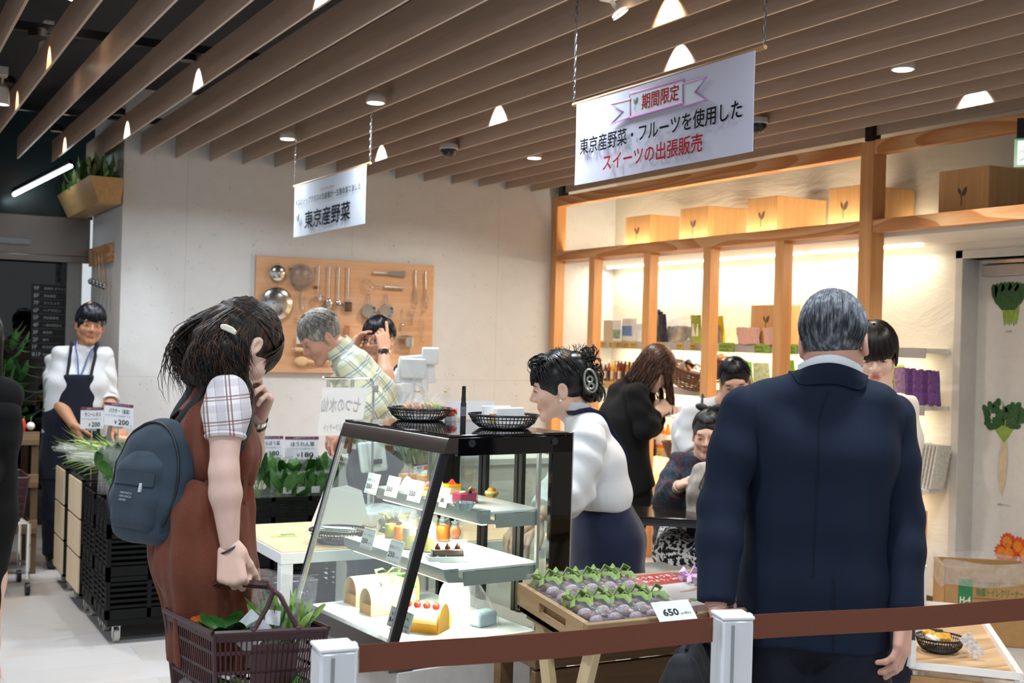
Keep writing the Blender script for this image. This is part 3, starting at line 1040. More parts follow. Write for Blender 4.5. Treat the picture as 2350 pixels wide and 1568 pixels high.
# ------------------------------------------------------------------ vegetable racks on casters at the left
vx0,vy0=1.092,6.045
M_CRATE=M('#08090a',.6,0,.2,spec=.25)
M_PLY=wood('#ecd6b6','#dcc097','z',.7,.55)
M_WHEEL=M('#b9b6ae',.5)
def crate(x0,y0,w,d,z0,z1):
 """folding crate: slatted side walls with a solid rim and base"""
 m=MB(); t=.012
 for (xa,xb,ya,yb_) in ((x0,x0+w,y0,y0+t),(x0,x0+w,y0+d-t,y0+d),(x0,x0+t,y0+t,y0+d-t),(x0+w-t,x0+w,y0+t,y0+d-t)):
  m.bx(xa,xb,ya,yb_,z1-.022,z1); m.bx(xa,xb,ya,yb_,z0,z0+.045)
  n=5
  for k in range(n):
   z=z0+.045+(z1-.022-z0-.045)*(k+.5)/n
   m.bx(xa+(0 if xb-xa>.1 else .002),xb-(0 if xb-xa>.1 else .002),ya+(.002 if xb-xa>.1 else 0),yb_-(.002 if xb-xa>.1 else 0),z-.0065,z+.0065)
  L=3 if xb-xa>.1 else 3
  for j in range(L+1):
   f=j/L
   if xb-xa>.1:
    xx=xa+(xb-xa-.02)*f; m.bx(xx,xx+.02,ya,yb_,z0,z1)
   else:
    yy=ya+(yb_-ya-.02)*f; m.bx(xa,xb,yy,yy+.02,z0,z1)
 m.bx(x0+.004,x0+w-.004,y0+.004,y0+d-.004,z0,z0+.012)
 return m
TIERS=((.12,.322),(.326,.527),(.531,.675))
TN=('bottom','middle','top')
cx_w,cy_d=.60,.355
def caster(x,y,parent,r=.032,h=.085,c=None):
 m=MB(); m.cyl((x-.012,y,r),(x+.012,y,r),r,n=16); m.build('caster_wheel',c or M_WHEEL,parent)
 m=MB(); m.bx(x-.018,x-.014,y-.012,y+.018,r*.7,h).bx(x+.014,x+.018,y-.012,y+.018,r*.7,h).bx(x-.02,x+.02,y-.02,y+.02,h-.006,h)
 m.build('caster_fork',M_STEEL,parent)
XN=('left','right')
for ix in range(2):
 for iy in range(2):
  x0=vx0+ix*(cx_w+.006); y0=vy0+iy*(cy_d+.006)
  if iy==1 and ix>0: continue
  row='front' if iy==0 else 'second'
  dl=thing('crate_dolly',(x0+.3,y0+.17,0),'black dolly on casters under the %s %s column of crates in the vegetable rack'%(row,XN[ix]),'dolly','crate dollies')
  MB().bx(x0+.01,x0+cx_w-.01,y0+.01,y0+cy_d-.01,.085,.118).build('dolly_deck',M_CRATE,dl)
  for (cx_,cy_) in ((.06,.05),(cx_w-.06,.05),(.06,cy_d-.05),(cx_w-.06,cy_d-.05)):
   caster(x0+cx_,y0+cy_,dl)
  for k,(z0,z1) in enumerate(TIERS):
   o=crate(x0,y0,cx_w,cy_d,z0,z1).build('folding_crate',M_CRATE,None,smooth=False,loc=(x0+.3,y0+.17,z0))
   tag(o,'%s crate of the %s %s black column in the vegetable rack'%(TN[k],row,XN[ix]),'crate','black folding crates of the vegetable rack')
for k,y0 in enumerate((6.80,7.37)):
 rk=thing('plywood_rack',(vx0+.3,y0+.2,0),['plywood sided black rack next to the black vegetable crates','plywood sided black rack farthest back, near the staff man in navy apron'][k],'rack','plywood vegetable racks')
 yw=.42 if k==0 else .34
 for j,(z0,z1) in enumerate(((.10,.285),(.297,.485),(.497,.69))):
  MB().bx(vx0-.008,vx0,y0+.012,y0+yw-.012,z0,z1).build('plywood_panel',M_PLY,rk)
  MB().bx(vx0+.01,vx0+.6,y0+.02,y0+yw-.02,z0,z0+.015).build('shelf',M_BLACKPL,rk)
 m=MB()
 for x in (vx0,vx0+.58):
  for y in (y0,y0+yw-.02):
   m.bx(x,x+.02,y,y+.02,.085,.70)
 for z in (.085,.285,.485,.69):
  m.bx(vx0,vx0+.6,y0,y0+.02,z,z+.012); m.bx(vx0,vx0+.6,y0+yw-.02,y0+yw,z,z+.012); m.bx(vx0,vx0+.02,y0,y0+yw,z,z+.012)
 m.build('rack_frame',M_BLACKPL,rk,smooth=False)
 MB().bx(vx0+.02,vx0+.58,y0+.02,y0+yw-.02,.60,.61).build('top_tray',M_BLACKPL,rk)
 for (x,y) in ((vx0+.05,y0+.05),(vx0+.05,y0+yw-.05),(vx0+.55,y0+.05),(vx0+.55,y0+yw-.05)):
  caster(x,y,rk)
MB_=None
# wooden produce shelf at the far left
ps=thing('produce_stand',(.75,8.6,0),'dark wooden tiered stand for peppers behind the person in black','stand')
px0,px1,py0,py1=.35,1.02,7.95,8.5
for z in (.28,.56,.82):
 MB().bx(px0,px1,py0,py1,z-.03,z).build('stand_shelf',wood('#7b6145','#5c452e','x',1,.6),ps)
 MB().bx(px0,px1,py0,py0+.02,z,z+.05).build('stand_lip',wood('#8a7257','#6b543c','x',1,.6),ps)
for x in (px0,px1-.04):
 for y in (py0+.02,py1-.04):
  MB().bx(x,x+.04,y,y+.04,0,.80).build('leg',wood('#6d563d','#523d28','z',1,.6),ps)
# ------------------------------------------------------------------ people: implicit bodies, clothes and hair
def A(v): return np.array(tuple(v),float)
def J(px,py,d): return A(at(px,py,d))
def unit(v): v=np.asarray(v,float); return v/max(np.linalg.norm(v),1e-9)
def skin_mat(c,lip='#b5605a',rough=.5):
 t=NT('skin')
 n=t.noise(t.coord(),60,3)
 base=t.mix(n,lin(c),tuple(x*.9 for x in lin(c)[:3])+(1,))
 at_=t.n('ShaderNodeAttribute',attribute_name='tint')
 t.l(t.mix(at_.outputs['Fac'],base,lin(lip)),t.b.inputs['Base Color'])
 t.b.inputs['Roughness'].default_value=rough
 t.b.inputs['Subsurface Weight'].default_value=.12
 t.b.inputs['Subsurface Radius'].default_value=(.01,.004,.002)
 t.b.inputs['Subsurface Scale'].default_value=1.0
 t.bump(n,.05,.001)
 return t.m
def hair_mat(c,hi,streak=.5,rough=.42):
 t=NT('hair')
 n=t.noise(t.coord((1,1,.35)),90,3)
 t.l(t.ramp(n,[(.45,c),(.45+streak*.5,hi)]),t.b.inputs['Base Color'])
 t.b.inputs['Roughness'].default_value=rough
 t.b.inputs['Specular IOR Level'].default_value=.45
 t.bump(n,.35,.002)
 return t.m
def cloth(c,var=.08,bump=.25,rough=.85,sheen=.1,ns=500):
 return M(c,rough,0,var,ns,bump,.3,sheen)
class Head:
 """local axes: x = the person's right, y = forward, z = up; c between the ears"""
 def __init__(s,c,yaw,pitch=0,roll=0,size=1.0):
  s.c=np.asarray(c,float); s.k=size
  R=MRot(math.radians(yaw-90),3,'Z') @ MRot(math.radians(-pitch),3,'X') @ MRot(math.radians(roll),3,'Y')
  s.R=np.array(R)
 def p(s,x,y,z): return s.c+s.R @ (np.array([x,y,z])*s.k)
 def cap(s,a,b,ra,rb,k=.012): return ('c',s.p(*a),s.p(*b),ra*s.k,rb*s.k,k*s.k)
 def ell(s,c,r,k=.012): return ('e',s.p(*c),tuple(x*s.k for x in r),s.R,k*s.k)
 def prims(s,fem=False,jaw=1.0,open_eye=1):
  q=[s.ell((0,-.012,.038),(.074,.094,.086)),
    s.ell((0,.030,-.020),(.061,.060,.078),.03),
    s.cap((-.050*jaw,.0,-.052),(-.012,.066,-.088),.022,.017,.02),s.cap((.050*jaw,.0,-.052),(.012,.066,-.088),.022,.017,.02),
    s.cap((-.008,.070,-.093),(.008,.070,-.093),.017,.017,.018),
    s.cap((-.033,.074,.030),(.033,.074,.030),.013,.013,.02),
    s.ell((-.037,.060,-.022),(.026,.026,.024),.02),s.ell((.037,.060,-.022),(.026,.026,.024),.02),
    s.cap((0,.088,.014),(0,.106,-.020),.007,.010,.010),
    s.cap((-.011,.094,-.026),(.011,.094,-.026),.0085,.0085,.008),
    ('-',s.ell((-.031,.099,.006),(.019,.017,.011)),.012),('-',s.ell((.031,.099,.006),(.019,.017,.011)),.012),
    s.ell((-.031,.078,.006),(.016,.0125,.0095),.006),s.ell((.031,.078,.006),(.016,.0125,.0095),.006),
    s.cap((-.016,.085,-.051),(.016,.085,-.051),.0068,.0068,.008),s.cap((-.014,.084,-.061),(.014,.084,-.061),.0075,.0075,.008),
    ('-',s.cap((-.024,.096,-.056),(.024,.096,-.056),.0032,.0032),.003)]
  for sx in (-1,1):
   q+=[s.ell((sx*.078,-.010,-.004),(.009,.019,.031),.006),s.cap((sx*.074,.0,-.028),(sx*.079,-.004,-.030),.007,.007,.006),
     ('-',s.ell((sx*.087,-.006,.000),(.007,.010,.017)),.004)]
  return q
 def loc(s,vs_): return ((vs_-s.c) @ s.R)/s.k
def head_patch(h,neck,res=.0035,**kw):
 pr=h.prims(**kw)+[('c',h.p(0,-.018,-.045),neck,.052*h.k,.056,.03)]
 v,f=sdf_mesh(pr,res,.012)
 L=h.loc(v)
 lip=np.exp(-((L[:,0]/.021)**4+((L[:,2]+.056)/.0105)**4))*(L[:,1]>.07)
 return v,f,lip*.75
def face_parts(h,root,brow='#1a1412',eyes=True,look=(0,0),lid=.0,brow_w=.0028):
 for sx in (-1,1):
  if eyes:
   e=MB(); e.ball(h.p(sx*.031,.0835,.006),(.0125*h.k,.009*h.k,(.0046-lid*.0026)*h.k),12,8,Matrix(h.R.tolist()))
   eo=e.build('eye',M('#e9e4de',.2),root)
   i=MB(); i.ball(h.p(sx*.031+look[0]*.004,.0895,.006+look[1]*.003),(.0055*h.k,.0038*h.k,(.0046-lid*.0022)*h.k),10,6,Matrix(h.R.tolist()))
   i.build('iris',M('#140d0a',.1),eo)
  lash=MB(); lash.tube([h.p(sx*(.031+t*.015),.093-.006*t*t-.004*abs(t),.0112-.006*t*t-lid*.004) for t in (-1,-.5,0,.5,1)],[.0008,.0015,.0017,.0016,.0008],5)
  lash.build('eyelash',M('#0d0908',.6),root)
  b=MB(); b.tube([h.p(sx*(.032+t*.018),.0915-.008*t*t-(.004 if t*1>.5 else 0),.030-.004*t*t) for t in (-1,-.5,0,.5,1)],[.001,brow_w,brow_w*1.1,brow_w*.9,.0008],6,flat=.6)
  b.build('eyebrow',M(brow,.8),root)
def limb(a,b,c,r0,r1,r2,k=.02,bulge=1.12):
 """shoulder-elbow-wrist or hip-knee-ankle"""
 a,b,c=map(np.asarray,(a,b,c))
 m1=a+(b-a)*.45; m2=b+(c-b)*.28
 return [('c',a,m1,r0,(r0+r1)/2*1.04,k),('c',m1,b,(r0+r1)/2*1.04,r1,k),('c',b,m2,r1,r1*bulge*.98,k),('c',m2,c,r1*bulge*.98,r2,k)]
def torso(st,k=.04):
 """st: [(centre, lateral unit * half width, radius)]"""
 q=[]
 for (a,la,ra),(b,lb,rb) in zip(st[:-1],st[1:]):
  a,la,b,lb=map(np.asarray,(a,la,b,lb))
  q+=[('c',a+la,b+lb,ra,rb,k),('c',a-la,b-lb,ra,rb,k),('c',a,b,ra,rb,k)]
  q+=[('c',a+la*.5,b+lb*.5,ra,rb,k),('c',a-la*.5,b-lb*.5,ra,rb,k)]
 return q
def btorso(st,k=.03):
 return torso([(a,np.asarray(l)*.8,r*.72) for a,l,r in st],k)
def hand_prims(wr,d,n,right=True,curl=(25,35,25),spread=1.0,s=1.0,thumb=(.6,.5),finger_curl=None,k=.006):
 """wr wrist, d finger direction, n palm normal (towards the palm side)"""
 d=unit(d); n=unit(np.asarray(n,float)-d*np.dot(n,d))
 lat=np.cross(d,n)*(1 if right else -1)       # towards the thumb
 q=[]
 base=np.asarray(wr,float)
 offs=(.028,.0095,-.0095,-.027)
 lens=((.040,.025,.021),(.044,.029,.022),(.041,.027,.021),(.032,.020,.019))
 rad=(.0092,.0095,.0090,.0080)
 pal=(.088,.092,.087,.078)
 for i in range(4):
  kn=base+d*pal[i]*s+lat*offs[i]*s
  q.append(('c',base+lat*offs[i]*.62*s+d*.012*s,kn,.0155*s,.0125*s,.012))
  cu=finger_curl[i] if finger_curl else curl
  ang=0.0; p=kn
  dl=unit(d+lat*(offs[i]*3.2*spread))
  for j in range(3):
   ang+=math.radians(cu[j])
   dd=dl*cos(ang)+n*sin(ang)
   e=p+dd*lens[i][j]*s
   q.append(('c',p,e,rad[i]*s*(1-.06*j),rad[i]*s*(.95-.08*j),.004))
   p=e
 tb=base+d*.022*s+lat*.024*s+n*.006*s
 d1=unit(d*.72+lat*thumb[0]+n*thumb[1]*.6)
 t1=tb+d1*.040*s
 d2=unit(d*.9+lat*thumb[0]*.35+n*thumb[1])
 t2=t1+d2*.031*s
 d3=unit(d*.9+lat*thumb[0]*.05+n*thumb[1]*1.2)
 t3=t2+d3*.025*s
 q+=[('c',base+lat*.012*s,tb,.017*s,.0165*s,.012),('c',tb,t1,.0160*s,.0115*s,.01),('c',t1,t2,.0112*s,.0102*s,.004),('c',t2,t3,.0102*s,.0085*s,.004)]
 return q
def patch(prims,res,k=.02,cuts=(),fold=None,smooth=1):
 v,f=sdf_mesh(prims,res,k,cuts,smooth)
 if fold and len(v):
  v=folds(v,f,*fold)
 return v,f
def on_cap(h,th,ph,R=(.086,.106,.100),c=(0,-.012,.036),tilt=-18,lift=1.0):
 """point of the hair envelope: polar th from the crown, ph = 90 forward, 0 = right"""
 x,y,z=sin(th)*cos(ph),sin(th)*sin(ph),cos(th)
 t=math.radians(tilt)
 y,z=y*cos(t)-z*sin(t)*-1*-1,z*cos(t)+y*sin(t)*-1*-1
 return h.p(c[0]+R[0]*x*lift,c[1]+R[1]*y*lift,c[2]+R[2]*z*lift)
def locks(h,n,end,r=.006,r_tip=.0015,jitter=.06,start=.08,ph_rng=(0,2*PI),hang=None,swirl=0.0,R=(.086,.106,.100),seed=1,wave=.0,segs=8,tilt=-18,mb=None,flat=.55,lift0=.99,c=(0,-.012,.036)):
 """strips of hair combed from the crown down to end(ph) and hanging on along hang(ph) (a list of offsets)"""
 rr=random.Random(seed); mb=mb or MB()
 for i in range(n):
  ph=ph_rng[0]+(ph_rng[1]-ph_rng[0])*(i+rr.random()*.9)/n
  te=end(ph)*(1-jitter*rr.random()); ts=start*(0.6+.8*rr.random())
  lf=lift0+.04*rr.random()
  sw=swirl*(rr.random()-.3)
  pts=[on_cap(h,ts+(te-ts)*j/segs,ph+sw*j/segs,R,c,tilt,lf) for j in range(segs+1)]
  if hang:
   hv=hang(ph)
   if hv is not None:
    p=pts[-1]
    for m_,v_ in enumerate(hv):
     w=np.array([rr.random()-.5,rr.random()-.5,(rr.random()-.5)*.5])*wave
     p=p+np.asarray(v_)*(0.85+.3*rr.random())+w
     pts.append(p)
  m_=len(pts)
  rad=[r*(.55+.45*sin(PI*min(1,.25+.75*j/(m_-1))))*(1-.55*j/(m_-1)) if j<m_-1 else r_tip for j in range(m_)]
  up=pts[m_ // 2]-h.p(0,-.012,.0)
  mb.tube(pts,rad,5,flat=flat,up=tuple(unit(up)))
 return mb
def cap_patch(h,R=(.080,.100,.094),c=(0,-.012,.036),face=((0,.085,-.040),(.064,.062,.088)),nape=-.075,res=.006,extra=()):
 pr=[h.ell(c,R,.01)]+list(extra)+[('-',h.ell(*face),.01)]
 for sx in (-1,1):
  pr.append(('-',h.ell((sx*.085,-.006,-.022),(.028,.022,.038)),.01))
 n=h.R @ np.array([0,.25,-1.0])
 return patch(pr,res,.01,cuts=((h.p(0,-.05,nape),n),))
def join_hair(name,mat,root,patches,mb):
 if mb is not None and mb.v:
  q=[]
  for f in mb.f:
   if len(f)==4: q.append(f)
   elif len(f)==5: q+=[(f[0],f[1],f[2],f[3]),(f[0],f[3],f[4],f[4])]
   else: q.append((f[0],f[1],f[2],f[2]))
  q=[x for x in q if len(set(x))==4]
  patches=patches+[(np.array(mb.v),np.array(q))]
 return np_obj(name,patches,mat,root)
def person(loc,label,group=None):
 return thing('person',(loc[0],loc[1],0),label,'person',group)
def legs_feet(q,hip,kn,an,toe,r=(.085,.056,.036)):
 q+=limb(hip,kn,an,*r,k=.025)
 an=np.asarray(an); toe=np.asarray(toe)
 heel=an+(an-toe)*.25; heel[2]=.04; b=an.copy(); b[2]=.045; t=toe.copy(); t[2]=.032
 q+=[('c',an,b,r[2],.036,.02),('c',heel,b,.034,.036,.02),('c',b,t,.036,.028,.02)]
 return q
def shoe(root,an,toe,mat,h=.06):
 an=np.asarray(an,float); toe=np.asarray(toe,float)
 d=unit((toe-an)*np.array([1,1,0])); heel=an-d*.055
 heel[2]=.05; t=an+d*.16; t[2]=.036; m_=an.copy(); m_[2]=.052
 v,f=patch([('c',heel,m_,.044,.046),('c',m_,t,.046,.036)],.008,.02,cuts=(((0,0,.004),(0,0,-1)),((0,0,.09),(0,0,1))))
 np_obj('shoe',[(v,f)],mat,root)
# ================= shopper in the brown jumpsuit
SK1=skin_mat('#e5bfae','#b0665f')
w0=J(470,1190,3.25)
pw=person((w0[0],w0[1]),'woman in brown jumpsuit with head bowed, holding a brown shopping basket')
fwd=unit(np.array([1.0,-.05,0])); rgt=np.array([fwd[1],-fwd[0],0]); upv=np.array([0,0,1.0])
pel,wai,che,upc,nek=J(468,1195,3.25),J(505,1108,3.25),J(490,985,3.26),J(508,905,3.27),J(530,862,3.27)
hd=J(552,797,3.26)+rgt*0
H1=Head(hd,20,47,0,.98)
shR,elR,wrR=J(521,905,3.11),J(514,1085,3.06),J(527,1253,3.06)
shL,elL,wrL=J(545,900,3.43),J(566,1062,3.43),J(592,955,3.34)
body=btorso([(pel,rgt*.075,.095),(wai,rgt*.06,.085),(che,rgt*.07,.09),(upc,rgt*.09,.065)])+[('c',upc,nek,.06,.052,.03)]
body+=limb(shR,elR,wrR,.043,.0345,.0235)+limb(shL,elL,wrL,.043,.0345,.0235)
ftR,ftL=pel+rgt*.09+fwd*.02,pel-rgt*.09+fwd*.06
for s_,ft in ((1,ftR),(-1,ftL)):
 hip=pel+rgt*.085*s_-upv*.06
 kn=ft.copy(); kn[2]=.47; kn+=fwd*.02
 an=ft.copy(); an[2]=.075; an -= fwd*.03
 legs_feet(body,hip,kn,an,an+fwd*.15,(.08,.053,.035))
 shoe(pw,an,an+fwd*.15,M('#2a211c',.4))
P_body=patch(body,.008,.02)
P_arm=patch(limb(shR,elR,wrR,.043,.0345,.0235)+limb(shL,elL,wrL,.043,.0345,.0235),.005,.02,smooth=2)
hv,hf,hl=head_patch(H1,nek,.0032,fem=True)
# right hand closed round the basket handle, left hand raised to the mouth
hdirR=unit(J(533,1338,3.03)-wrR)
P_hr=patch(hand_prims(wrR,hdirR,unit(fwd*.55-rgt*.85-upv*.1),True,(74,88,55),.3,.98,(.30,1.1)),.0028,.006)
_nR=unit(fwd*.55-rgt*.85-upv*.1); _nR=unit(_nR-hdirR*np.dot(_nR,hdirR)); _lR=np.cross(hdirR,_nR); _g=wrR+hdirR*.088+_nR*.026
GRIP=(V(_g-_lR*.045+upv*.010),V(_g+_lR*.085-upv*.022))
hdirL=unit(J(606,895,3.30)-wrL)
P_hl=patch(hand_prims(wrL,hdirL,unit(-fwd*.75+rgt*.75+upv*.1),False,(42,62,40),.5,.92,(.5,.6),finger_curl=((14,34,24),(28,46,30),(40,58,36),(48,62,40))),.0028,.006)
pts=[P_body,P_arm,(hv,hf),P_hr,P_hl]
tint=np.concatenate([np.zeros(len(P_body[0])),np.zeros(len(P_arm[0])),hl,np.zeros(len(P_hr[0])),np.zeros(len(P_hl[0]))])
np_obj('body',pts,SK1,pw,tint)
face_parts(H1,pw,'#1d1512',lid=.9)
# jumpsuit: sleeveless top, blouson waist, wide culottes
M_BROWN=cloth('#6a3826',.10,.2,.82,.08,240)
bel=wai-upv*.0
top=torso([(wai+upv*.02,rgt*.058,.072),(wai+upv*.085-fwd*.006,rgt*.066,.086),(che,rgt*.068,.080),(upc,rgt*.070,.054)],.03)+[('c',upc+rgt*.07,upc-rgt*.07,.052,.052,.03),('c',upc,nek-upv*.010,.055,.050,.03)]
top+=[('c',wai+upv*.06+fwd*.035,che+fwd*.036-upv*.05,.056,.050,.04)]
P_top=patch(top,.007,.03,cuts=((wai+upv*.0,-upv),(nek+unit(nek-upc)*.022,unit(nek-upc))),fold=(.006,.10,((1,.2,.12),(.3,1,.2)),3),smooth=2)
bot=torso([(wai-upv*.0,rgt*.058,.070),(pel+upv*.03,rgt*.078,.108),(pel-upv*.10,rgt*.085,.118)],.03)
for s_,ft in ((1,ftR),(-1,ftL)):
 hp=pel+rgt*.085*s_-upv*.08
 lo=ft.copy(); lo[2]=.60
 bot+=[('c',hp,lo+fwd*.03,.090,.100,.04),('c',hp-fwd*.025,lo-fwd*.042,.08,.082,.04),('c',hp+fwd*.02,lo+fwd*.085,.076,.070,.04)]
bot_v,bot_f=patch(bot,.007,.05,cuts=((wai+upv*.012,upv),(np.array([0,0,.645])+pel*np.array([1,1,0]),unit(-upv-fwd*.16))),fold=(.012,.075,((1,.35,.03),(.6,1,-.04),(1,-.3,.08)),5),smooth=2)
_th=np.arctan2(bot_v[:,1]-pel[1],bot_v[:,0]-pel[0]); _k=np.clip((wai[2]-bot_v[:,2])/.42,0,1)
_d=.0085*_k**.7*(np.sin(_th*11+np.sin(bot_v[:,2]*9)*1.2)+.6*np.sin(_th*19+bot_v[:,2]*6))+.004*np.exp(-((wai[2]-.05-bot_v[:,2])/.05)**2)*np.sin(_th*26)
bot_v=bot_v+vnorm(bot_v,bot_f)*_d[:,None]*np.array([1,1,.2]); P_bot=(bot_v,bot_f)
_th=np.arctan2(P_top[0][:,1]-che[1],P_top[0][:,0]-che[0]); _k=np.clip((che[2]+.08-P_top[0][:,2])/.2,0,1)
P_top=(P_top[0]+vnorm(*P_top)*(.005*_k*np.sin(_th*17+np.sin(P_top[0][:,2]*14)))[:,None],P_top[1])
np_obj('jumpsuit',[P_top,P_bot],M_BROWN,pw)
# belt
def ring(c,ax_l,hw,r,h,th=.004,n=40,tilt=None):
 m=MB(); ptsb=[]
 f_=fwd
 for i in range(n):
  a=2*PI*i/n
  ptsb.append(c+rgt*cos(a)*(hw+r)+f_*sin(a)*r)
 o=[]
 vs_=[]
 for z0,rr_ in ((-h/2,0),(h/2,0),(h/2,-th),(-h/2,-th)):
  for p in ptsb:
   vs_.append(p+upv*z0+unit(p-c)*rr_)
 fs_=[(k*n+i,k*n+(i+1)%n,((k+1)%4)*n+(i+1)%n,((k+1)%4)*n+i) for k in range(4) for i in range(n)]
 return m.add(vs_,fs_)
bc=wai+upv*.006
b_o=ring(bc,rgt,.058,.079,.03).build('belt',M('#1c2328',.45,0,.05),pw)
MB().box(bc+fwd*.080+rgt*.02,(.006,.03,.036)).build('belt_buckle',M_CHROME,b_o,bevel=.001)
for k,a in enumerate((-.06,.035)):
 MB().box(bc+rgt*(.136 if k else .132)+fwd*a-upv*.012,(.012,.006,.055)).build('belt_loop',M_BROWN,pw)
# plaid puff sleeves
M_PLD=plaid('#e9e6ea',[(.062,.34,0,'#b9b3bd',.55,0),(.062,.30,.1,'#c3bcc4',.55,1),(.062,.07,.45,'#7c5148',.8,0),(.062,.07,.60,'#7c5148',.8,0),(.062,.06,.52,'#84594f',.8,1),(.062,.05,.64,'#84594f',.7,1),(.062,.04,.05,'#8f8a96',.6,0)],axes=((1,-.28,.12),(-.1,.05,1)))
sl=[]
for sh,el,s_ in ((shR,elR,1),(shL,elL,-1)):
 d_=unit(el-sh); e_=sh+d_*.085
 sl.append(patch([('c',sh-upv*.004+rgt*.004*s_ ,sh+d_*.045,.050,.058,.02),('c',sh+d_*.045,e_,.058,.052,.02),('c',sh-rgt*s_*.03,sh,.042,.048,.02)],.005,.03,cuts=((sh+d_*.105,d_),(sh-rgt*s_*.055,-rgt*s_)),fold=(.0045,.045,((1,.2,.1),(.2,1,.1)),8)))
slo=np_obj('puff_sleeve',[sl[0]],M_PLD,pw); np_obj('puff_sleeve',[sl[1]],M_PLD,pw)
d_=unit(elR-shR)
cf=MB(); c_=shR+d_*.108
o1=unit(np.cross(d_,fwd)); o2=np.cross(d_,o1)
cf.tube([c_+(o1*cos(a)+o2*sin(a))*.046 for a in [2*PI*i/28 for i in range(28)]],.007,6,closed=True)
cf.build('sleeve_cuff',M_PLD,slo)
# hair: smooth crown drawn to a clip, layered waves on the shoulders, fringe over the brow
M_HR1=hair_mat('#0b0908','#4a2f1c',.45,.5)
cp=cap_patch(H1,(.082,.102,.097),face=((0,.095,-.052),(.060,.062,.082)),nape=-.095,res=.005)
clipP=H1.p(0,-.112,.055)
mb=MB(); rr=random.Random(4)
back=unit(-fwd*.9-upv*.55)
for i in range(170):
 ph=-.25+(PI+.5)*rr.random()
 th0=.35+.95*rr.random()
 a=on_cap(H1,th0,ph,(.084,.105,.099)); side=cos(ph)
 b=H1.p(side*.072,-.07,.075-abs(side)*.035*rr.random()); c_=clipP+H1.R @ np.array([side*.03,-.005,-.02*rr.random()])
 m1=on_cap(H1,th0*.55,ph,(.087,.108,.102)) if th0>.7 else (a+b)/2
 mm=(a+c_)/2; mm=H1.c+unit(mm-H1.p(0,-.012,.02))*.001+(mm-H1.c)
 q=[a]
 for t in (.2,.4,.6,.8):
  p=a*(1-t)+c_*t; L=H1.loc(p[None])[0]-np.array([0,-.012,.036])
  g=math.sqrt((L[0]/.084)**2+(L[1]/.104)**2+(L[2]/.099)**2)
  q.append(H1.p(*(L/max(g,.3)*1.0*(1.0+.02*rr.random())+np.array([0,-.012,.036]))))
 q.append(c_)
 mb.tube(q,[.003,.005,.006,.006,.005,.003],5,flat=.5)
# side and back waves: a soft mass plus fine strands over it
mass=[]
for sd,w_ in ((1,1.0),(-1,1.0),(0,1.0)):
 a=H1.p(sd*.032,-.080,.035); m_=a-fwd*.050-upv*.060+rgt*sd*.016; e_=a-fwd*.088-upv*.160+rgt*sd*.022
 mass+=[('c',a,m_,.026,.036,.03),('c',m_,e_,.036,.020,.03)]
 a=H1.p(sd*.052,-.080,.005); m_=a-fwd*.020-upv*.060+rgt*sd*.010; e_=a-fwd*.045-upv*.150+rgt*sd*.008
 mass+=[('c',a,m_,.020,.028,.03),('c',m_,e_,.028,.014,.03)]
mass+=[('c',H1.p(0,-.045,.055),H1.p(0,-.085,.01),.048,.042,.03),('c',H1.p(.025,-.045,.045),H1.p(.028,-.075,-.005),.042,.036,.03)]
P_mass=patch(mass,.005,.03,fold=(.007,.030,((.5,1,.25),(.7,.6,.3),(.3,1,-.3)),4))
for i in range(1700):
 sd=rr.choice((1,1,-1)); u=rr.random()
 a=H1.p(sd*(.082-.04*u*u),-.060-.055*u,.050-.05*rr.random())
 L_=.10+.105*rr.random()
 tgt=a+(-fwd*(.04+.52*u*(.6+.5*rr.random()))-upv*(.85+.35*rr.random()))*L_+rgt*sd*.02*rr.random()
 ph=rr.random()*6; am=.004+.009*rr.random(); fq=5+6*rr.random()
 q=[]
 for j in range(11):
  t=j/10
  p=a*(1-t)+tgt*t+(-fwd)*(.02+.035*u)*sin(PI*t)+rgt*sd*.016*sin(PI*t)
  q.append(p+(fwd*sin(ph+fq*t)+rgt*cos(ph+fq*t))*am*t)
 w_=.28+.24*rr.random()
 mb.tube(q,[x*w_ for x in (.0025,.0042,.0048,.0048,.0045,.0042,.0036,.003,.0022,.0014,.0006)],5,flat=.5)
# front locks beside the ear down to the collar
for i in range(12):
 a=H1.p(.070,-.050-.02*rr.random(),-.03+.02*rr.random())
 q=[a+(-upv*.16*t+fwd*(.0+.015*sin(t*5+i))+rgt*.004-fwd*.02*sin(PI*t))+fwd*.03*t*rr.random() for t in (0,.2,.4,.6,.8,1)]
 if i%3==0: q=q[:4]
 mb.tube([p-fwd*.012 for p in q],[.003,.005,.005,.004,.003,.001][:len(q)],5,flat=.5)
# fringe
for i in range(90):
 ph=PI/2+(rr.random()-.5)*2.0
 a=on_cap(H1,.55+.2*rr.random(),ph,(.084,.105,.099))
 te=1.62+.18*rr.random()-.10*abs(ph-PI/2)
 q=[on_cap(H1,.6+(te-.6)*t,ph+.12*sin(i)*t,(.086,.112,.100),lift=1.0+.05*t) for t in (0,.25,.5,.75,1)]
 q.append(q[-1]+(q[-1]-q[-2])*.7-upv*.004)
 mb.tube(q,[.004,.006,.006,.0055,.004,.001],5,flat=.45)
ho=join_hair('hair',M_HR1,pw,[cp,P_mass],mb)
ca_,cb_=J(507,750,3.14),J(541,764,3.12)
MB().tube([ca_,ca_*.7+cb_*.3+upv*.003,ca_*.3+cb_*.7+upv*.003,cb_],[.006,.0085,.0085,.006],8,flat=.45,up=(0,0,1)).build('hair_clip',M('#e8e2d2',.3),pw)
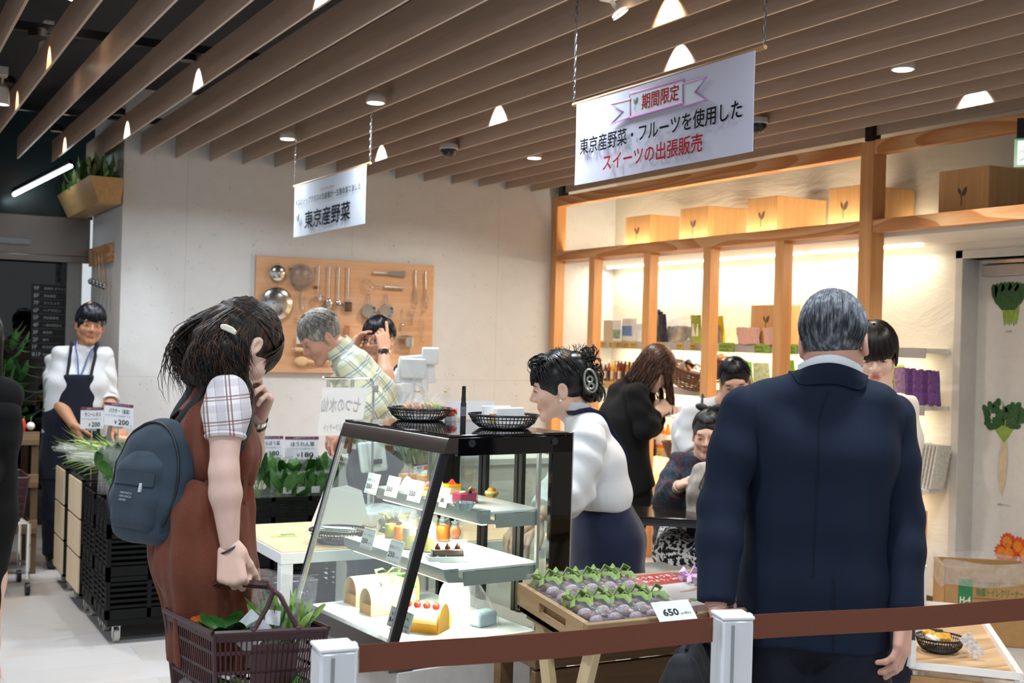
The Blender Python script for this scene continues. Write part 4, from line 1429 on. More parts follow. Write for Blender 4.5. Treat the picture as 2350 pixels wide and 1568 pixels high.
# watch and hair tie
def band(c,ax_,r,w,mat,name,root,n=28,th=.003):
 m=MB(); ax_=unit(ax_); o1=unit(np.cross(ax_,upv+.01*fwd)); o2=np.cross(ax_,o1)
 q=[c+(o1*cos(a)+o2*sin(a))*r for a in [2*PI*i/n for i in range(n)]]
 vs_=[]
 for off,rr_ in ((-w/2,th),(w/2,th),(w/2,-th),(-w/2,-th)):
  vs_+=[p+ax_*off+unit(p-c)*rr_ for p in q]
 m.add(vs_,[(k*n+i,k*n+(i+1)%n,((k+1)%4)*n+(i+1)%n,((k+1)%4)*n+i) for k in range(4) for i in range(n)])
 return m.build(name,mat,root)
dl_=unit(wrL-elL)
wo=band(wrL-dl_*.012,dl_,.0265,.012,M_CHROME,'wristwatch',pw)
band(wrL-dl_*.030,dl_,.0265,.007,M_BLACK,'wrist_band',pw)
band(wrR+unit(wrR-elR)*.004,unit(wrR-elR)+fwd*.5,.027,.005,M('#3a3c42',.7),'wrist_band',pw,th=.002)
# ---- navy backpack worn on the back: a thing of its own
M_PACK=cloth('#32404e',.10,.35,.8,.1,700)
M_PACKD=M('#171b20',.6,0,.1)
bp=J(357,1100,3.2)
bk=thing('backpack',bp,'small dark blue grey backpack on the back of the woman in brown jumpsuit','backpack')
bx_up=unit(J(385,985,3.22)-J(335,1215,3.2)); bx_back=unit(np.cross(rgt,bx_up));
if np.dot(bx_back,fwd)>0: bx_back=-bx_back
BW=unit(rgt*.86+fwd*.5); bx_back=unit(np.cross(BW,bx_up)); bx_back=bx_back if np.dot(bx_back,fwd)<0 else -bx_back
def bpt(x,y,z): return bp+BW*x+bx_back*y+bx_up*z
q=[]
for z,hw,r in ((-.125,.072,.040),(-.06,.082,.048),(.02,.080,.047),(.085,.062,.042),(.112,.035,.036)):
 q.append((bpt(0,0,z),BW*hw,r))
P_b=patch(torso(q,.03),.006,.03,fold=(.0035,.12,((.4,.3,1),(1,.2,.4)),2))
np_obj('pack_body',[P_b],M_PACK,bk)
pk=[]
for z,hw,r in ((-.108,.058,.026),(-.05,.066,.030),(.02,.060,.028),(.055,.040,.022)):
 pk.append((bpt(.0,.036,z),BW*hw,r))
P_p=patch(torso(pk,.02),.006,.02,fold=(.002,.1,((.4,.3,1),),3))
po=np_obj('front_pocket',[P_p],M_PACK,bk)
_fl=snap(torso(pk,.02),[bpt((i/24-.5)*.17,.09,zz) for zz in (.012,.002,-.008,-.018) for i in range(25)],.003,.02)
MB().sheet(lambda u,v: _fl[int(round(v*3))*25+int(round(u*24))],24,3,.004).build('pocket_flap',M_PACK,po)
MB().box(bpt(.034,.070,-.025),(.010,.008,.024),mat=Matrix((tuple(BW),tuple(bx_back),tuple(bx_up))).transposed()).build('zip_pull',M('#c9cdd1',.3,.3),po,bevel=.002)
for _k,_w in enumerate((.046,.046,.028)): text(('HIRONICA','HIRONICA','GRAND')[_k],bpt(-.030,.0775,-.045-.009*_k),BW,bx_up,.0055,M('#b9bec5',.6),po,width=_w)
z_=MB(); z_.tube(list(snap(torso(q,.03),[bpt(.12*cos(a),.030,-.02+.16*sin(a)) for a in [PI*(i-4)/20 for i in range(29)]],.001,.03)),.004,6); z_.build('zip',M_PACKD,bk)
hl_=MB(); hl_.tube([bpt(-.018+.036*0,-.02,.13),bpt(-.022,-.03,.165),bpt(.0,-.034,.185),bpt(.022,-.03,.165),bpt(.018,-.02,.13)],.008,8,flat=.5); hl_.build('carry_loop',M_PACKD,bk)
for s_,sh in ((1,shR),(-1,shL)):
 full=top+limb(sh,sh+(0,0,-.02),sh+(0,0,-.03),.05,.05,.05)
 ln=snap(top,[bpt(.035*s_,-.05,.13),upc+rgt*.075*s_-fwd*.10,upc+rgt*.085*s_+upv*.09-fwd*.01,upc+rgt*.09*s_+fwd*.09,che+rgt*.125*s_+fwd*.05,wai+rgt*.14*s_+upv*.08],.005,.03,sub=5)
 ln=np.concatenate([[bpt(.03*s_,-.03,.115)],ln,[bpt(.080*s_,-.02,-.09)]])
 st_=MB(); st_.tube(list(ln),.014,8,flat=.28,up=tuple(unit(rgt*s_+upv*.3))); st_.build('shoulder_strap',M_PACKD,bk)
# ================= man in the navy suit, seen from behind
SK2=skin_mat('#dcab98')
mz=J(1880,1000,3.1)
pm=person((mz[0],mz[1]),'grey haired man in navy suit seen from behind at the sweets tray')
ang=math.radians(47.0)
fwd=np.array([cos(ang),sin(ang),0]); rgt=np.array([fwd[1],-fwd[0],0])
nek,upc,che,wai,pel=J(1905,850,3.1),J(1886,925,3.1),J(1880,1040,3.1),J(1872,1190,3.1),J(1868,1340,3.1)
H2=Head(J(1914,788,3.10),47-10,12,-4,1.0)
shL,elL,wrL=J(1706,938,3.1),J(1655,1165,3.08),J(1643,1385,3.0)
shR,elR,wrR=J(2046,958,3.1),J(2066,1190,3.10),J(2074,1405,3.02)
body=btorso([(pel,rgt*.085,.10),(wai,rgt*.075,.095),(che,rgt*.095,.10),(upc,rgt*.12,.06)])+[('c',upc,nek,.07,.058,.03)]
for a in ((shL,elL,wrL),(shR,elR,wrR)): body+=limb(*a,.046,.038,.028)
feet=[]
for s_ in (1,-1):
 hip=pel+rgt*.09*s_-upv*.06; an=pel+rgt*.11*s_-fwd*(.04 if s_>0 else -.05); an[2]=.08
 kn=(hip+an)/2+fwd*.03; kn[2]=.48
 legs_feet(body,hip,kn,an,an+fwd*.16); feet.append((hip,kn,an)); shoe(pm,an,an+fwd*.16,M('#121212',.3))
P_body=patch(body,.009,.02)
hv,hf,hl=head_patch(H2,nek,.0038)
P_l=patch(hand_prims(wrL,unit(J(1650,1440,3.0)-wrL),unit(rgt),False,(50,75,50),.4,1.05,(.3,.9)),.003,.006)
P_r=patch(hand_prims(wrR,unit(J(2070,1480,3.0)-wrR),unit(-rgt+fwd*.4),True,(20,35,25),.5,1.05,(.4,.3)),.003,.006)
tint=np.concatenate([np.zeros(len(P_body[0])),hl,np.zeros(len(P_l[0])),np.zeros(len(P_r[0]))])
np_obj('body',[P_body,(hv,hf),P_l,P_r],SK2,pm,tint)
face_parts(H2,pm,'#55504c')
M_NAVY=cloth('#0a1a30',.06,.15,.8,.0,900)
hem=J(1860,1478,3.1)[2]
jk=torso([(np.array([pel[0],pel[1],hem-.08]),rgt*.100,.094),(pel,rgt*.098,.092),(wai,rgt*.086,.086),(che,rgt*.102,.090),(upc,rgt*.125,.058)],.03)
sdL,sdR=J(1712,925,3.1),J(2040,945,3.1)
jk+=[('c',upc,nek-upv*.03,.07,.058,.035)]
for sd in (sdL,sdR): jk+=[('c',nek-upv*.035,sd-upv*.012,.048,.046,.04),('c',che,sd-upv*.03,.08,.05,.04)]
P_j=patch(jk,.007,.03,cuts=((np.array([0,0,hem]),-upv),(nek+upv*.012,unit(nek-upc))),fold=(.0045,.15,((.8,-.7,.10),(.8,-.6,-.12)),11),smooth=3)
sl=[]
for sh,el,wr in ((shL,elL,wrL),(shR,elR,wrR)):
 d_=unit(wr-el)
 sl.append(patch(limb(sh,el,wr+d_*.05,.058,.055,.046,.03,1.0),.006,.03,cuts=((wr-d_*.0,d_,.14),),fold=(.003,.09,((.7,.6,.35),(.6,-.6,.7)),13),smooth=3))
jo=np_obj('suit_jacket',[P_j]+sl,M_NAVY,pm)
ntop=unit(nek-upc)
def colr(u,v,up_,r0):
 a=PI*u; ca,sa=cos(a),sin(a)
 return nek+rgt*ca*r0-fwd*sa*(r0+.002)+upv*(up_-.030*abs(ca)**2)
CN_=30
inner=np.array([colr(i/CN_,0,.020,.082) for i in range(CN_+1)])
outer=snap(jk,np.array([colr(i/CN_,1,-.026,.088) for i in range(CN_+1)]),.003,.03)
mid=(inner+outer)/2-np.array([-0,0,0]) ; mid=mid+np.array([unit(p-nek)*.003 for p in mid])
cb=MB()
cb.sheet(lambda u,v: (lambda i: inner[i]*(1-2*v)+mid[i]*2*v if v<.5 else mid[i]*(2-2*v)+outer[i]*(2*v-1))(int(round(u*CN_))),CN_,8,.004)
cb.build('jacket_collar',M_NAVY,jo)
sc_=MB(); sc_.sheet(lambda u,v: colr(u,v,.040-.05*v,.0775),28,3,.003); sc_.build('shirt_collar',M('#eaf0f6',.7),pm)
hs_=snap(jk,[nek-upv*.045-fwd*.1,upc-fwd*.15-upv*.02,che-fwd*.15,wai-fwd*.15,np.array([pel[0],pel[1],hem+.19])-fwd*.15],.0004,.03,sub=8)
m=MB(); m.tube(list(hs_),.0007,5); m.build('back_seam',M('#0a101d',.9),jo)
vt=snap(jk,[np.array([pel[0],pel[1],hem+.20])-fwd*.15+rgt*.045,np.array([pel[0],pel[1],hem+.004])-fwd*.15+rgt*.052],.001,.03,sub=10)
m=MB(); m.tube(list(vt),.0013,6,flat=.6); m.build('vent',M('#0a101d',.9),jo)
tr_=[]
for hip,kn,an in feet:
 tr_+=limb(hip-upv*.05,kn,an,.092,.084,.080,.04,1.0)
P_t=patch(tr_+torso([(pel-upv*.02,rgt*.07,.075),(pel-upv*.10,rgt*.08,.085)],.03),.008,.03,cuts=((np.array([0,0,.05]),-upv),((0,0,hem+.03),upv)),fold=(.006,.13,((.3,.2,1),(1,.3,.3)),17))
np_obj('suit_trousers',[P_t],cloth('#0b1220',.06,.15,.78,.05,900),pm)
M_HR2=hair_mat('#3c4048','#8f949c',.6,.55)
cp=cap_patch(H2,(.080,.101,.094),face=((0,.10,-.045),(.085,.07,.10)),nape=-.085,res=.005)
mb=locks(H2,620,lambda ph: 2.35 if sin(ph)<0 else 1.4,r=.0042,r_tip=.001,jitter=.35,start=.5,R=(.0815,.1025,.0955),seed=5,swirl=.2,segs=6,lift0=.995)
mb=locks(H2,160,lambda ph: 1.1,r=.004,r_tip=.001,jitter=.5,start=.1,R=(.0815,.1025,.0955),seed=6,swirl=.5,segs=5,mb=mb)
join_hair('hair',M_HR2,pm,[cp],mb)
# black shoulder bag carried in his left hand
bg=J(1585,1530,2.95)
sb=thing('shoulder_bag',(bg[0],bg[1],bg[2]-.16),'black briefcase with grey ring buckle in the left hand of the man in navy suit','bag')
M_BAG=cloth('#101319',.1,.3,.6,.05,400)
P_bg=patch(torso([(bg-upv*.16,fwd*.17,.045),(bg-upv*.02,fwd*.175,.05),(bg+upv*.035,fwd*.16,.035)],.03),.007,.03,fold=(.004,.12,((1,.4,.3),),3))
np_obj('bag_body',[P_bg],M_BAG,sb)
hw_=wrL+unit(J(1650,1440,3.0)-wrL)*.10
m=MB(); m.tube([bg-fwd*.10+upv*.06,bg-fwd*.04+upv*.11 ,hw_-upv*.012,bg+fwd*.06+upv*.11,bg+fwd*.10+upv*.06],.011,8,flat=.4); m.build('handle',M_BAG,sb)
m=MB(); rc_=J(1540,1535,2.89)
m.tube([rc_+rgt*.0+fwd*.014*cos(a)*1.2-rgt*.004+upv*.013*sin(a) for a in [2*PI*i/20 for i in range(20)]],.003,6,closed=True); m.build('ring_buckle',M('#4a5058',.3,.8),sb)
M_WSHIRT=cloth('#d8dade',.04,.2,.85,.05,500)
M_APRON=cloth('#121728',.1,.2,.85,.1,500)
SKM=skin_mat('#cf9a7e'); SKF=skin_mat('#e6bda6','#b85c58')
M_HRB=hair_mat('#09090b','#1c1c22',.6,.32)
ROOT=[]
def frame(az):
 a=math.radians(az); f=np.array([cos(a),sin(a),0.0]); return f,np.array([f[1],-f[0],0.0])
def stand_legs(body,root,pel,rgt,fwd,mat,sh_mat,w=.085,r=(.105,.08,.07),hemz=.06,shoe_=True,trouser='trousers',spread=0.0,waist=None):
 tr_=[]
 for s_ in (1,-1):
  hip=pel+rgt*w*s_-upv*.05; an=pel+rgt*(w+.01)*s_+fwd*spread*s_; an[2]=.08
  kn=(hip+an)/2+fwd*.02
  legs_feet(body,hip,kn,an,an+fwd*.15)
  tr_+=limb(hip,kn,an,*r,.03,1.0)
  if shoe_: shoe(root,an,an+fwd*.15,sh_mat)
 if mat:
  tr_+=torso([(pel+upv*.08,rgt*.07,r[0]*.95),(pel-upv*.05,rgt*.08,r[0])])
  v=patch(tr_,.010,.03,cuts=(((0,0,hemz),-upv),(waist if waist is not None else pel+upv*.05,upv)),fold=(.005,.12,((.3,.2,1),(1,.3,.3)),7))
  np_obj(trouser,[v],mat,root)
M_SHOEB=M('#15130f',.35)
# ================= saleswoman in white shirt and navy apron, bending to the showcase
f_,r_=frame(158); fwd,rgt=f_,r_
D3=4.45
pel,wai,che,upc,nek=J(1392,1235,D3),J(1372,1150,D3),J(1362,1060,D3),J(1345,985,D3),J(1318,945,D3)
pl=person((pel[0],pel[1]),'saleswoman in white shirt with pinned up black hair, bending to the cake showcase')
H3=Head(J(1283,893,D3),152,12,0,.98)
shL,elL,wrL=J(1352,1010,D3-.17),J(1322,1130,D3-.22),J(1235,1185,D3-.3)
shR,elR,wrR=J(1330,1000,D3+.17),J(1290,1110,D3+.2),J(1230,1190,D3+.05)
body=btorso([(pel,rgt*.07,.09),(wai,rgt*.06,.085),(che,rgt*.07,.09),(upc,rgt*.09,.06)],.03)+[('c',upc,nek,.06,.052,.03)]
body+=limb(shR,elR,wrR,.042,.034,.023)+limb(shL,elL,wrL,.042,.034,.023)
for s_ in (1,-1):
 hip=pel+rgt*.085*s_-upv*.05; an=pel+rgt*.085*s_+fwd*.02; an[2]=.08
 legs_feet(body,hip,(hip+an)/2+fwd*.02,an,an+fwd*.15,(.08,.052,.035)); shoe(pl,an,an+fwd*.15,M_SHOEB)
P_b=patch(body,.009,.02)
hv,hf,hl=head_patch(H3,nek,.0038,fem=True)
hs=[patch(hand_prims(w_,unit(w_-e_),-upv+fwd*.2,rt_,(25,35,25)),.0035,.006) for w_,e_,rt_ in ((wrR,elR,True),(wrL,elL,False))]
np_obj('body',[P_b,(hv,hf)]+hs,SKF,pl,np.concatenate([np.zeros(len(P_b[0])),hl]+[np.zeros(len(x[0])) for x in hs]))
face_parts(H3,pl,'#2a211d',lid=.3)
MB().ball(H3.p(-.078,.004,-.040),.006,10,7).build('earring',M('#f1ede4',.15),pl)
sh_=torso([(wai-upv*.04,rgt*.075,.088),(wai+upv*.03,rgt*.085,.10),(che,rgt*.085,.094),(upc,rgt*.08,.06)],.03)+[('c',upc+rgt*.10,upc-rgt*.10,.055,.055,.03),('c',upc,nek,.06,.052,.03)]
P_s=patch(sh_,.007,.03,cuts=((wai-upv*.02,-upv),(nek+unit(nek-upc)*.015,unit(nek-upc))),fold=(.007,.09,((.7,.3,.7),(.2,.5,-.8)),5),smooth=2)
sl=[]
for a,b,c in ((shL,elL,wrL),(shR,elR,wrR)):
 d_=unit(c-b)
 sl.append(patch(limb(a,b,c,.062,.058,.046,.03,1.05),.007,.03,cuts=((b+(c-b)*.8,d_),),fold=(.007,.07,((.6,.3,.7),(.3,.6,-.6)),9)))
so=np_obj('shirt',[P_s]+sl,M_WSHIRT,pl)
M_SKNAVY=cloth('#141b3a',.06,.15,.8,.15,600)
sk=torso([(wai+upv*.01,rgt*.07,.092),(pel,rgt*.085,.118),(pel-upv*.15,rgt*.095,.118),(np.array([pel[0],pel[1],.42]),rgt*.10,.115)],.03)
np_obj('apron_skirt',[patch(sk,.008,.03,cuts=((wai+upv*.005+0,unit(upv+fwd*.15)),((0,0,.45),-upv)),fold=(.004,.14,((1,.5,.1),),3))],M_SKNAVY,pl)
st_=MB(); ln=snap(sh_,[nek+rgt*-.065+fwd*.05,nek-rgt*.07-fwd*.01+upv*.0,upc-rgt*.06-fwd*.09,che-rgt*.02-fwd*.12],.004,.03,sub=4)
st_.tube(list(ln),.017,8,flat=.25,up=(-rgt[0],-rgt[1],.5)); so2=st_.build('apron_strap',M_SKNAVY,pl)
st_=MB(); st_.sheet(lambda u,v: nek+upv*(.028*v-.012-.02*cos(2*PI*u))+(rgt*cos(2*PI*u)+fwd*sin(2*PI*u))*(.062-.004*v) ,26,2,.004); st_.build('shirt_collar',M_WSHIRT,pl)
cp=cap_patch(H3,(.084,.104,.100),face=((0,.105,-.048),(.070,.062,.085)),nape=-.06,res=.006)
bun=patch([H3.ell((0,-.112,-.005),(.052,.048,.068),.02),H3.ell((0,-.07,.085),(.06,.06,.045),.03),H3.ell((0,-.095,.05),(.062,.05,.06),.03)],.006,.02)
mb=locks(H3,240,lambda ph: 1.35 if sin(ph)>.1 else 1.75,r=.007,r_tip=.002,jitter=.35,start=.25,R=(.086,.107,.103),seed=9,swirl=.5,segs=6,lift0=1.0)
rr=random.Random(12)
for i in range(150):     # curls of the pinned-up twist
 c0=H3.p((rr.random()-.5)*.09,-.10-.045*rr.random(),-.05+.17*rr.random()); R0=.010+.018*rr.random(); ph=rr.random()*6
 ax1,ax2=unit(rr.random()*rgt+fwd*(rr.random()-.5)+upv*(rr.random()-.5)),unit(upv+rgt*(rr.random()-.5))
 mb.tube([c0+ax1*R0*cos(ph+t*.55)+ax2*R0*sin(ph+t*.55)-fwd*t*.002 for t in range(9)],[.0025,.004,.0045,.0045,.004,.004,.003,.002,.001],5,flat=.5)
for i in range(90):      # curls above the brow
 c0=H3.p((rr.random()-.5)*.13,.035+.045*rr.random(),.085+.035*rr.random()); R0=.010+.012*rr.random(); ph=rr.random()*6
 mb.tube([c0+fwd*R0*cos(ph+t*.6)+upv*R0*sin(ph+t*.6)+rgt*t*.0015 for t in range(8)],[.002,.004,.004,.004,.004,.003,.002,.001],5,flat=.5)
for i in range(24):
 c0=H3.p((rr.random()-.5)*.12,-.12*rr.random(),.125); d0=unit(np.array([rr.random()-.5,rr.random()-.5,.8]))
 mb.tube([c0+d0*.03*t+np.array([sin(t*4+i),cos(t*4+i),0])*.007*t for t in (0,.25,.5,.75,1)],[.0012]*4+[.0005],4)
join_hair('hair',M_HRB,pl,[cp,bun],mb)
cl=MB()
q=[H3.p(-.052,-.115+.022*cos(a) ,.012+.042*sin(a)) for a in [2*PI*i/20 for i in range(20)]]
cl.tube([p-rgt*.012 for p in q],.006,6,closed=True,flat=.7)
for k in (-.02,.005): cl.tube([H3.p(-.062,-.115+.010*cos(a),.012+k+.010*sin(a)) for a in [2*PI*i/14 for i in range(14)]],.0045,6,closed=True)
cl.build('hair_clip',M('#a9aca8',.25,.5),pl)
# ================= elderly man in the check shirt at the counter
fwd,rgt=frame(172)
D4=5.75
nek,upc,che,wai,pel=J(778,800,D4),J(812,838,D4),J(838,900,D4),J(858,985,D4),J(862,1060,D4)
pg=person((pel[0],pel[1]),'grey haired elderly man in pale check shirt leaning over the checkout counter')
H4=Head(J(738,776,D4),178,34,0,1.0)
shL,elL,wrL=J(812,842,D4-.18),J(856,930,D4-.22),J(800,990,D4-.15)
shR,elR,wrR=J(795,842,D4+.18),J(802,925,D4+.2),J(778,975,D4+.1)
body=btorso([(pel,rgt*.08,.10),(wai,rgt*.07,.095),(che,rgt*.08,.10),(upc,rgt*.10,.06)],.03)+[('c',upc,nek,.062,.058,.03)]
body+=limb(shR,elR,wrR,.045,.037,.027)+limb(shL,elL,wrL,.045,.037,.027)
stand_legs(body,pg,pel,rgt,fwd,cloth('#4a474b',.1,.2,.85,.1),M_SHOEB)
P_b=patch(body,.01,.02); hv,hf,hl=head_patch(H4,nek,.0042)
hs=[patch(hand_prims(w_,unit(w_-e_),-upv,rt_),.004,.006) for w_,e_,rt_ in ((wrR,elR,True),(wrL,elL,False))]
np_obj('body',[P_b,(hv,hf)]+hs,skin_mat('#c8957f'),pg,np.concatenate([np.zeros(len(P_b[0])),hl*.5]+[np.zeros(len(x[0])) for x in hs]))
face_parts(H4,pg,'#8d8b88',lid=.4)
M_CHK=plaid('#d5d8bf',[(.075,.42,0,'#b9c4b8',.6,0),(.075,.42,.1,'#e0d9a6',.5,1),(.075,.07,.2,'#5f7690',.7,0),(.075,.07,.34,'#5f7690',.6,0),(.075,.07,.25,'#5f7690',.7,1),(.075,.06,.42,'#66788c',.6,1),(.075,.05,.75,'#8aa0a8',.5,1)],axes=((.75,.1,.6),(-.6,.1,.75)))
cs=torso([(wai-upv*.06,rgt*.09,.112),(wai,rgt*.09,.112),(che,rgt*.092,.112),(upc,rgt*.09,.07)],.03)+[('c',upc+rgt*.115,upc-rgt*.115,.062,.062,.03),('c',upc,nek,.07,.06,.03)]
P_s=patch(cs,.008,.03,cuts=((wai-upv*.06,-upv),(nek+unit(nek-upc)*.012,unit(nek-upc))),fold=(.007,.09,((.7,.3,.7),(.4,.3,-.8)),21))
sl=[patch(limb(a,b,b+(c-b)*0.87,.072,.066,.056,.03,1.05),.008,.03,cuts=((b+(c-b)*.75,unit(c-b),.13),),fold=(.007,.07,((.6,.3,.7),),22)) for a,b,c in ((shL,elL,wrL),(shR,elR,wrR))]
so=np_obj('check_shirt',[P_s]+sl,M_CHK,pg)
st_=MB(); nd_=unit(nek-upc); o1=unit(np.cross(nd_,rgt))
st_.sheet(lambda u,v: nek+nd_*(.040*v-.016)+(rgt*cos(2*PI*u)+o1*sin(2*PI*u))*(.070-.004*v),24,2,.004); st_.build('shirt_collar',M_CHK,so)
M_HRG=hair_mat('#6d6964','#a8a49c',.5,.5)
cp=cap_patch(H4,(.081,.101,.095),face=((0,.10,-.040),(.070,.062,.090)),nape=-.05,res=.006)
mb=locks(H4,300,lambda ph: 1.25 if sin(ph)>.2 else 1.75,r=.0055,r_tip=.0015,jitter=.3,start=.2,R=(.083,.104,.098),seed=15,swirl=.4,segs=6)
join_hair('hair',M_HRG,pg,[cp],mb)
# ================= cashier with glasses, both hands at the temples
fwd,rgt=frame(212)
D5=6.75
nek,upc,che,wai,pel=J(876,845,D5),J(889,870,D5),J(895,935,D5),J(898,1010,D5),J(898,1075,D5)
pc=person((pel[0],pel[1]),'young cashier in white shirt and navy apron touching his glasses with both hands')
H5=Head(J(868,783,D5),218,4,0,1.0)
shL,elL,wrL=J(915,885,D5+.02),J(884,878,D5-.26),J(881,806,D5-.18)
shR,elR,wrR=J(850,880,D5+.0),J(800,872,D5-.14),J(803,808,D5-.10)
body=btorso([(pel,rgt*.08,.10),(wai,rgt*.07,.092),(che,rgt*.085,.095),(upc,rgt*.11,.055)],.03)+[('c',upc,nek,.06,.052,.03)]
body+=limb(shR,elR,wrR,.045,.040,.028)+limb(shL,elL,wrL,.045,.040,.028)
stand_legs(body,pc,pel,rgt,fwd,M_APRON,M_SHOEB)
P_b=patch(body,.01,.02); P_a=patch(limb(shR,elR,wrR,.045,.040,.028)+limb(shL,elL,wrL,.045,.040,.028),.007,.02)
hv,hf,hl=head_patch(H5,nek,.0042)
hs=[patch(hand_prims(wrL,unit(J(878,768,D5-.15)-wrL),unit(-fwd*.6+rgt),False,(22,30,20),.6,1.0,(.4,.5),finger_curl=((4,6,4),(30,40,20),(40,50,30),(45,55,30))),.0038,.006),
  patch(hand_prims(wrR,unit(J(828,768,D5-.07)-wrR),unit(-fwd*.2-rgt),True,(22,30,20),.6,1.0,(.7,.3)),.0038,.006)]
np_obj('body',[P_b,P_a,(hv,hf)]+hs,skin_mat('#d3a083','#b06a60'),pc,np.concatenate([np.zeros(len(P_b[0])+len(P_a[0])),hl]+[np.zeros(len(x[0])) for x in hs]))
face_parts(H5,pc,'#14100e')
g=MB()
for sx in (-1,1):
 g.tube([H5.p(sx*.032+.024*cos(a),.104-abs(cos(a))*.003,.004+.014*sin(a)) for a in [2*PI*i/18 for i in range(18)]],.0016,5,closed=True)
 g.tube([H5.p(sx*.056,.101,.008),H5.p(sx*.074,.06,.008),H5.p(sx*.078,.0,.010)],.0016,5)
g.tube([H5.p(-.009,.106,.006),H5.p(.009,.106,.006)],.0016,5)
g.build('glasses',M('#23242c',.3),pc)
cs=torso([(wai-upv*.1,rgt*.09,.108),(che,rgt*.092,.105),(upc,rgt*.10,.064)],.03)+[('c',upc+rgt*.12,upc-rgt*.12,.058,.058,.03),('c',upc,nek,.066,.056,.03)]
P_s=patch(cs,.009,.03,cuts=((wai-upv*.12,-upv),(nek+upv*.005,upv)),fold=(.007,.09,((.7,.3,.7),(.4,.3,-.8)),31))
sl=[patch(limb(a,b,b+(c-b)*.2,.066,.060,.056,.03,1.0),.009,.03,cuts=((a+(b-a)*.78,unit(b-a),.2),),fold=(.006,.07,((.6,.3,.7),),32)) for a,b,c in ((shL,elL,wrL),(shR,elR,wrR))]
so=np_obj('shirt',[P_s]+sl,M_WSHIRT,pc)
ap=torso([(pel-upv*.12,rgt*.075,.118),(wai,rgt*.07,.114),(che-upv*.02,rgt*.06,.112)],.03)
np_obj('apron',[patch(ap,.009,.03,cuts=((che+fwd*.0-upv*.0,upv),(pel-fwd*.01,-fwd),((0,0,.62),-upv)))],M_APRON,pc)
for s_ in (1,-1):
 st_=MB(); ln=snap(cs,[che+rgt*.07*s_+fwd*.13,upc+rgt*.085*s_+fwd*.07,upc+rgt*.075*s_+upv*.08,upc+rgt*.04*s_-fwd*.09],.004,.03,sub=4)
 st_.tube(list(ln),.014,7,flat=.3); st_.build('apron_strap',M_APRON,pc)
dl_=unit(wrL-elL); wv=band(wrL-dl_*.01,dl_,.032,.016,M_CHROME,'wristwatch',pc)
MB().cyl(wrL-dl_*.01+unit(CAMP-V(wrL))*.026 if False else A(V(wrL-dl_*.01)+(CAMP-V(wrL)).normalized()*.030),A(V(wrL-dl_*.01)+(CAMP-V(wrL)).normalized()*.036),.018,n=16).build('watch_dial',M('#3b3a3a',.2,.4),wv)
cp=cap_patch(H5,(.083,.104,.099),face=((0,.105,-.052),(.066,.060,.090)),nape=-.06,res=.006)
mb=locks(H5,260,lambda ph: 1.22 if sin(ph)>.3 else 1.85 if sin(ph)<-.2 else 1.5,r=.007,r_tip=.002,jitter=.15,start=.1,R=(.086,.107,.102),seed=25,swirl=.15,segs=6)
join_hair('hair',hair_mat('#090a10','#232838',.6,.3),pc,[cp],mb)
# ================= staff man in navy apron behind the vegetable racks
fwd,rgt=frame(262)
D6=7.85
nek,upc,che,wai,pel=J(200,795,D6),J(190,815,D6),J(180,880,D6),J(172,960,D6),J(166,1025,D6)
ps_=person((pel[0],pel[1]),'staff man in navy apron standing behind the vegetable racks at the left')
H6=Head(J(207,748,D6),268,4,-6,1.05)
shR,elR,wrR=J(130,832,D6),J(128,915,D6-.05),J(168,975,D6-.22)
shL,elL,wrL=J(236,828,D6+.05),J(245,912,D6+.05),J(268,985,D6-.12)
body=btorso([(pel,rgt*.08,.10),(wai,rgt*.07,.092),(che,rgt*.09,.10),(upc,rgt*.12,.058)],.03)+[('c',upc,nek,.062,.055,.03)]
body+=limb(shR,elR,wrR,.048,.042,.03)+limb(shL,elL,wrL,.048,.042,.03)
stand_legs(body,ps_,pel,rgt,fwd,M_APRON,M_SHOEB)
P_b=patch(body,.01,.02); P_a=patch(limb(shR,elR,wrR,.048,.042,.03)+limb(shL,elL,wrL,.048,.042,.03),.007,.02)
hv,hf,hl=head_patch(H6,nek,.0045)
hs=[patch(hand_prims(wrR,unit(J(182,1010,D6-.22)-wrR),unit(rgt*-.6-fwd*.3),True,(25,40,25),.6,1.08),.004,.006),
  patch(hand_prims(wrL,unit(J(285,1000,D6-.2)-wrL),-upv,False,(25,30,25),.6,1.0),.004,.006)]
np_obj('body',[P_b,P_a,(hv,hf)]+hs,skin_mat('#bf8766','#a4605a'),ps_,np.concatenate([np.zeros(len(P_b[0])+len(P_a[0])),hl]+[np.zeros(len(x[0])) for x in hs]))
face_parts(H6,ps_,'#14100e',look=(.4,0))
cs=torso([(wai-upv*.1,rgt*.09,.108),(che,rgt*.098,.108),(upc,rgt*.11,.066)],.03)+[('c',upc+rgt*.125,upc-rgt*.125,.06,.06,.03),('c',upc,nek,.07,.060,.03)]
P_s=patch(cs,.009,.03,cuts=((wai-upv*.12,-upv),(nek+upv*.0,upv)),fold=(.007,.10,((.7,.3,.7),(.4,.3,-.8)),41))
sl=[patch(limb(a,b,b+(c-b)*0.24,.072,.066,.060,.03,1.0),.009,.03,cuts=((b+(c-b)*.12,unit(c-b),.13),),fold=(.007,.07,((.6,.3,.7),),42)) for a,b,c in ((shL,elL,wrL),(shR,elR,wrR))]
so=np_obj('shirt',[P_s]+sl,M_WSHIRT,ps_)
for a,b,c in ((shL,elL,wrL),(shR,elR,wrR)): band(b+(c-b)*.10,c-b,.062,.05,M_WSHIRT,'rolled_cuff',so,th=.006)
ap=torso([(pel-upv*.25,rgt*.085,.120),(wai,rgt*.078,.116),(che+upv*.02,rgt*.05,.116)],.03)
ao=np_obj('apron',[patch(ap,.009,.03,cuts=((che+upv*.06,upv),(pel-fwd*.0,-fwd),((0,0,.55),-upv)))],M_APRON,ps_)
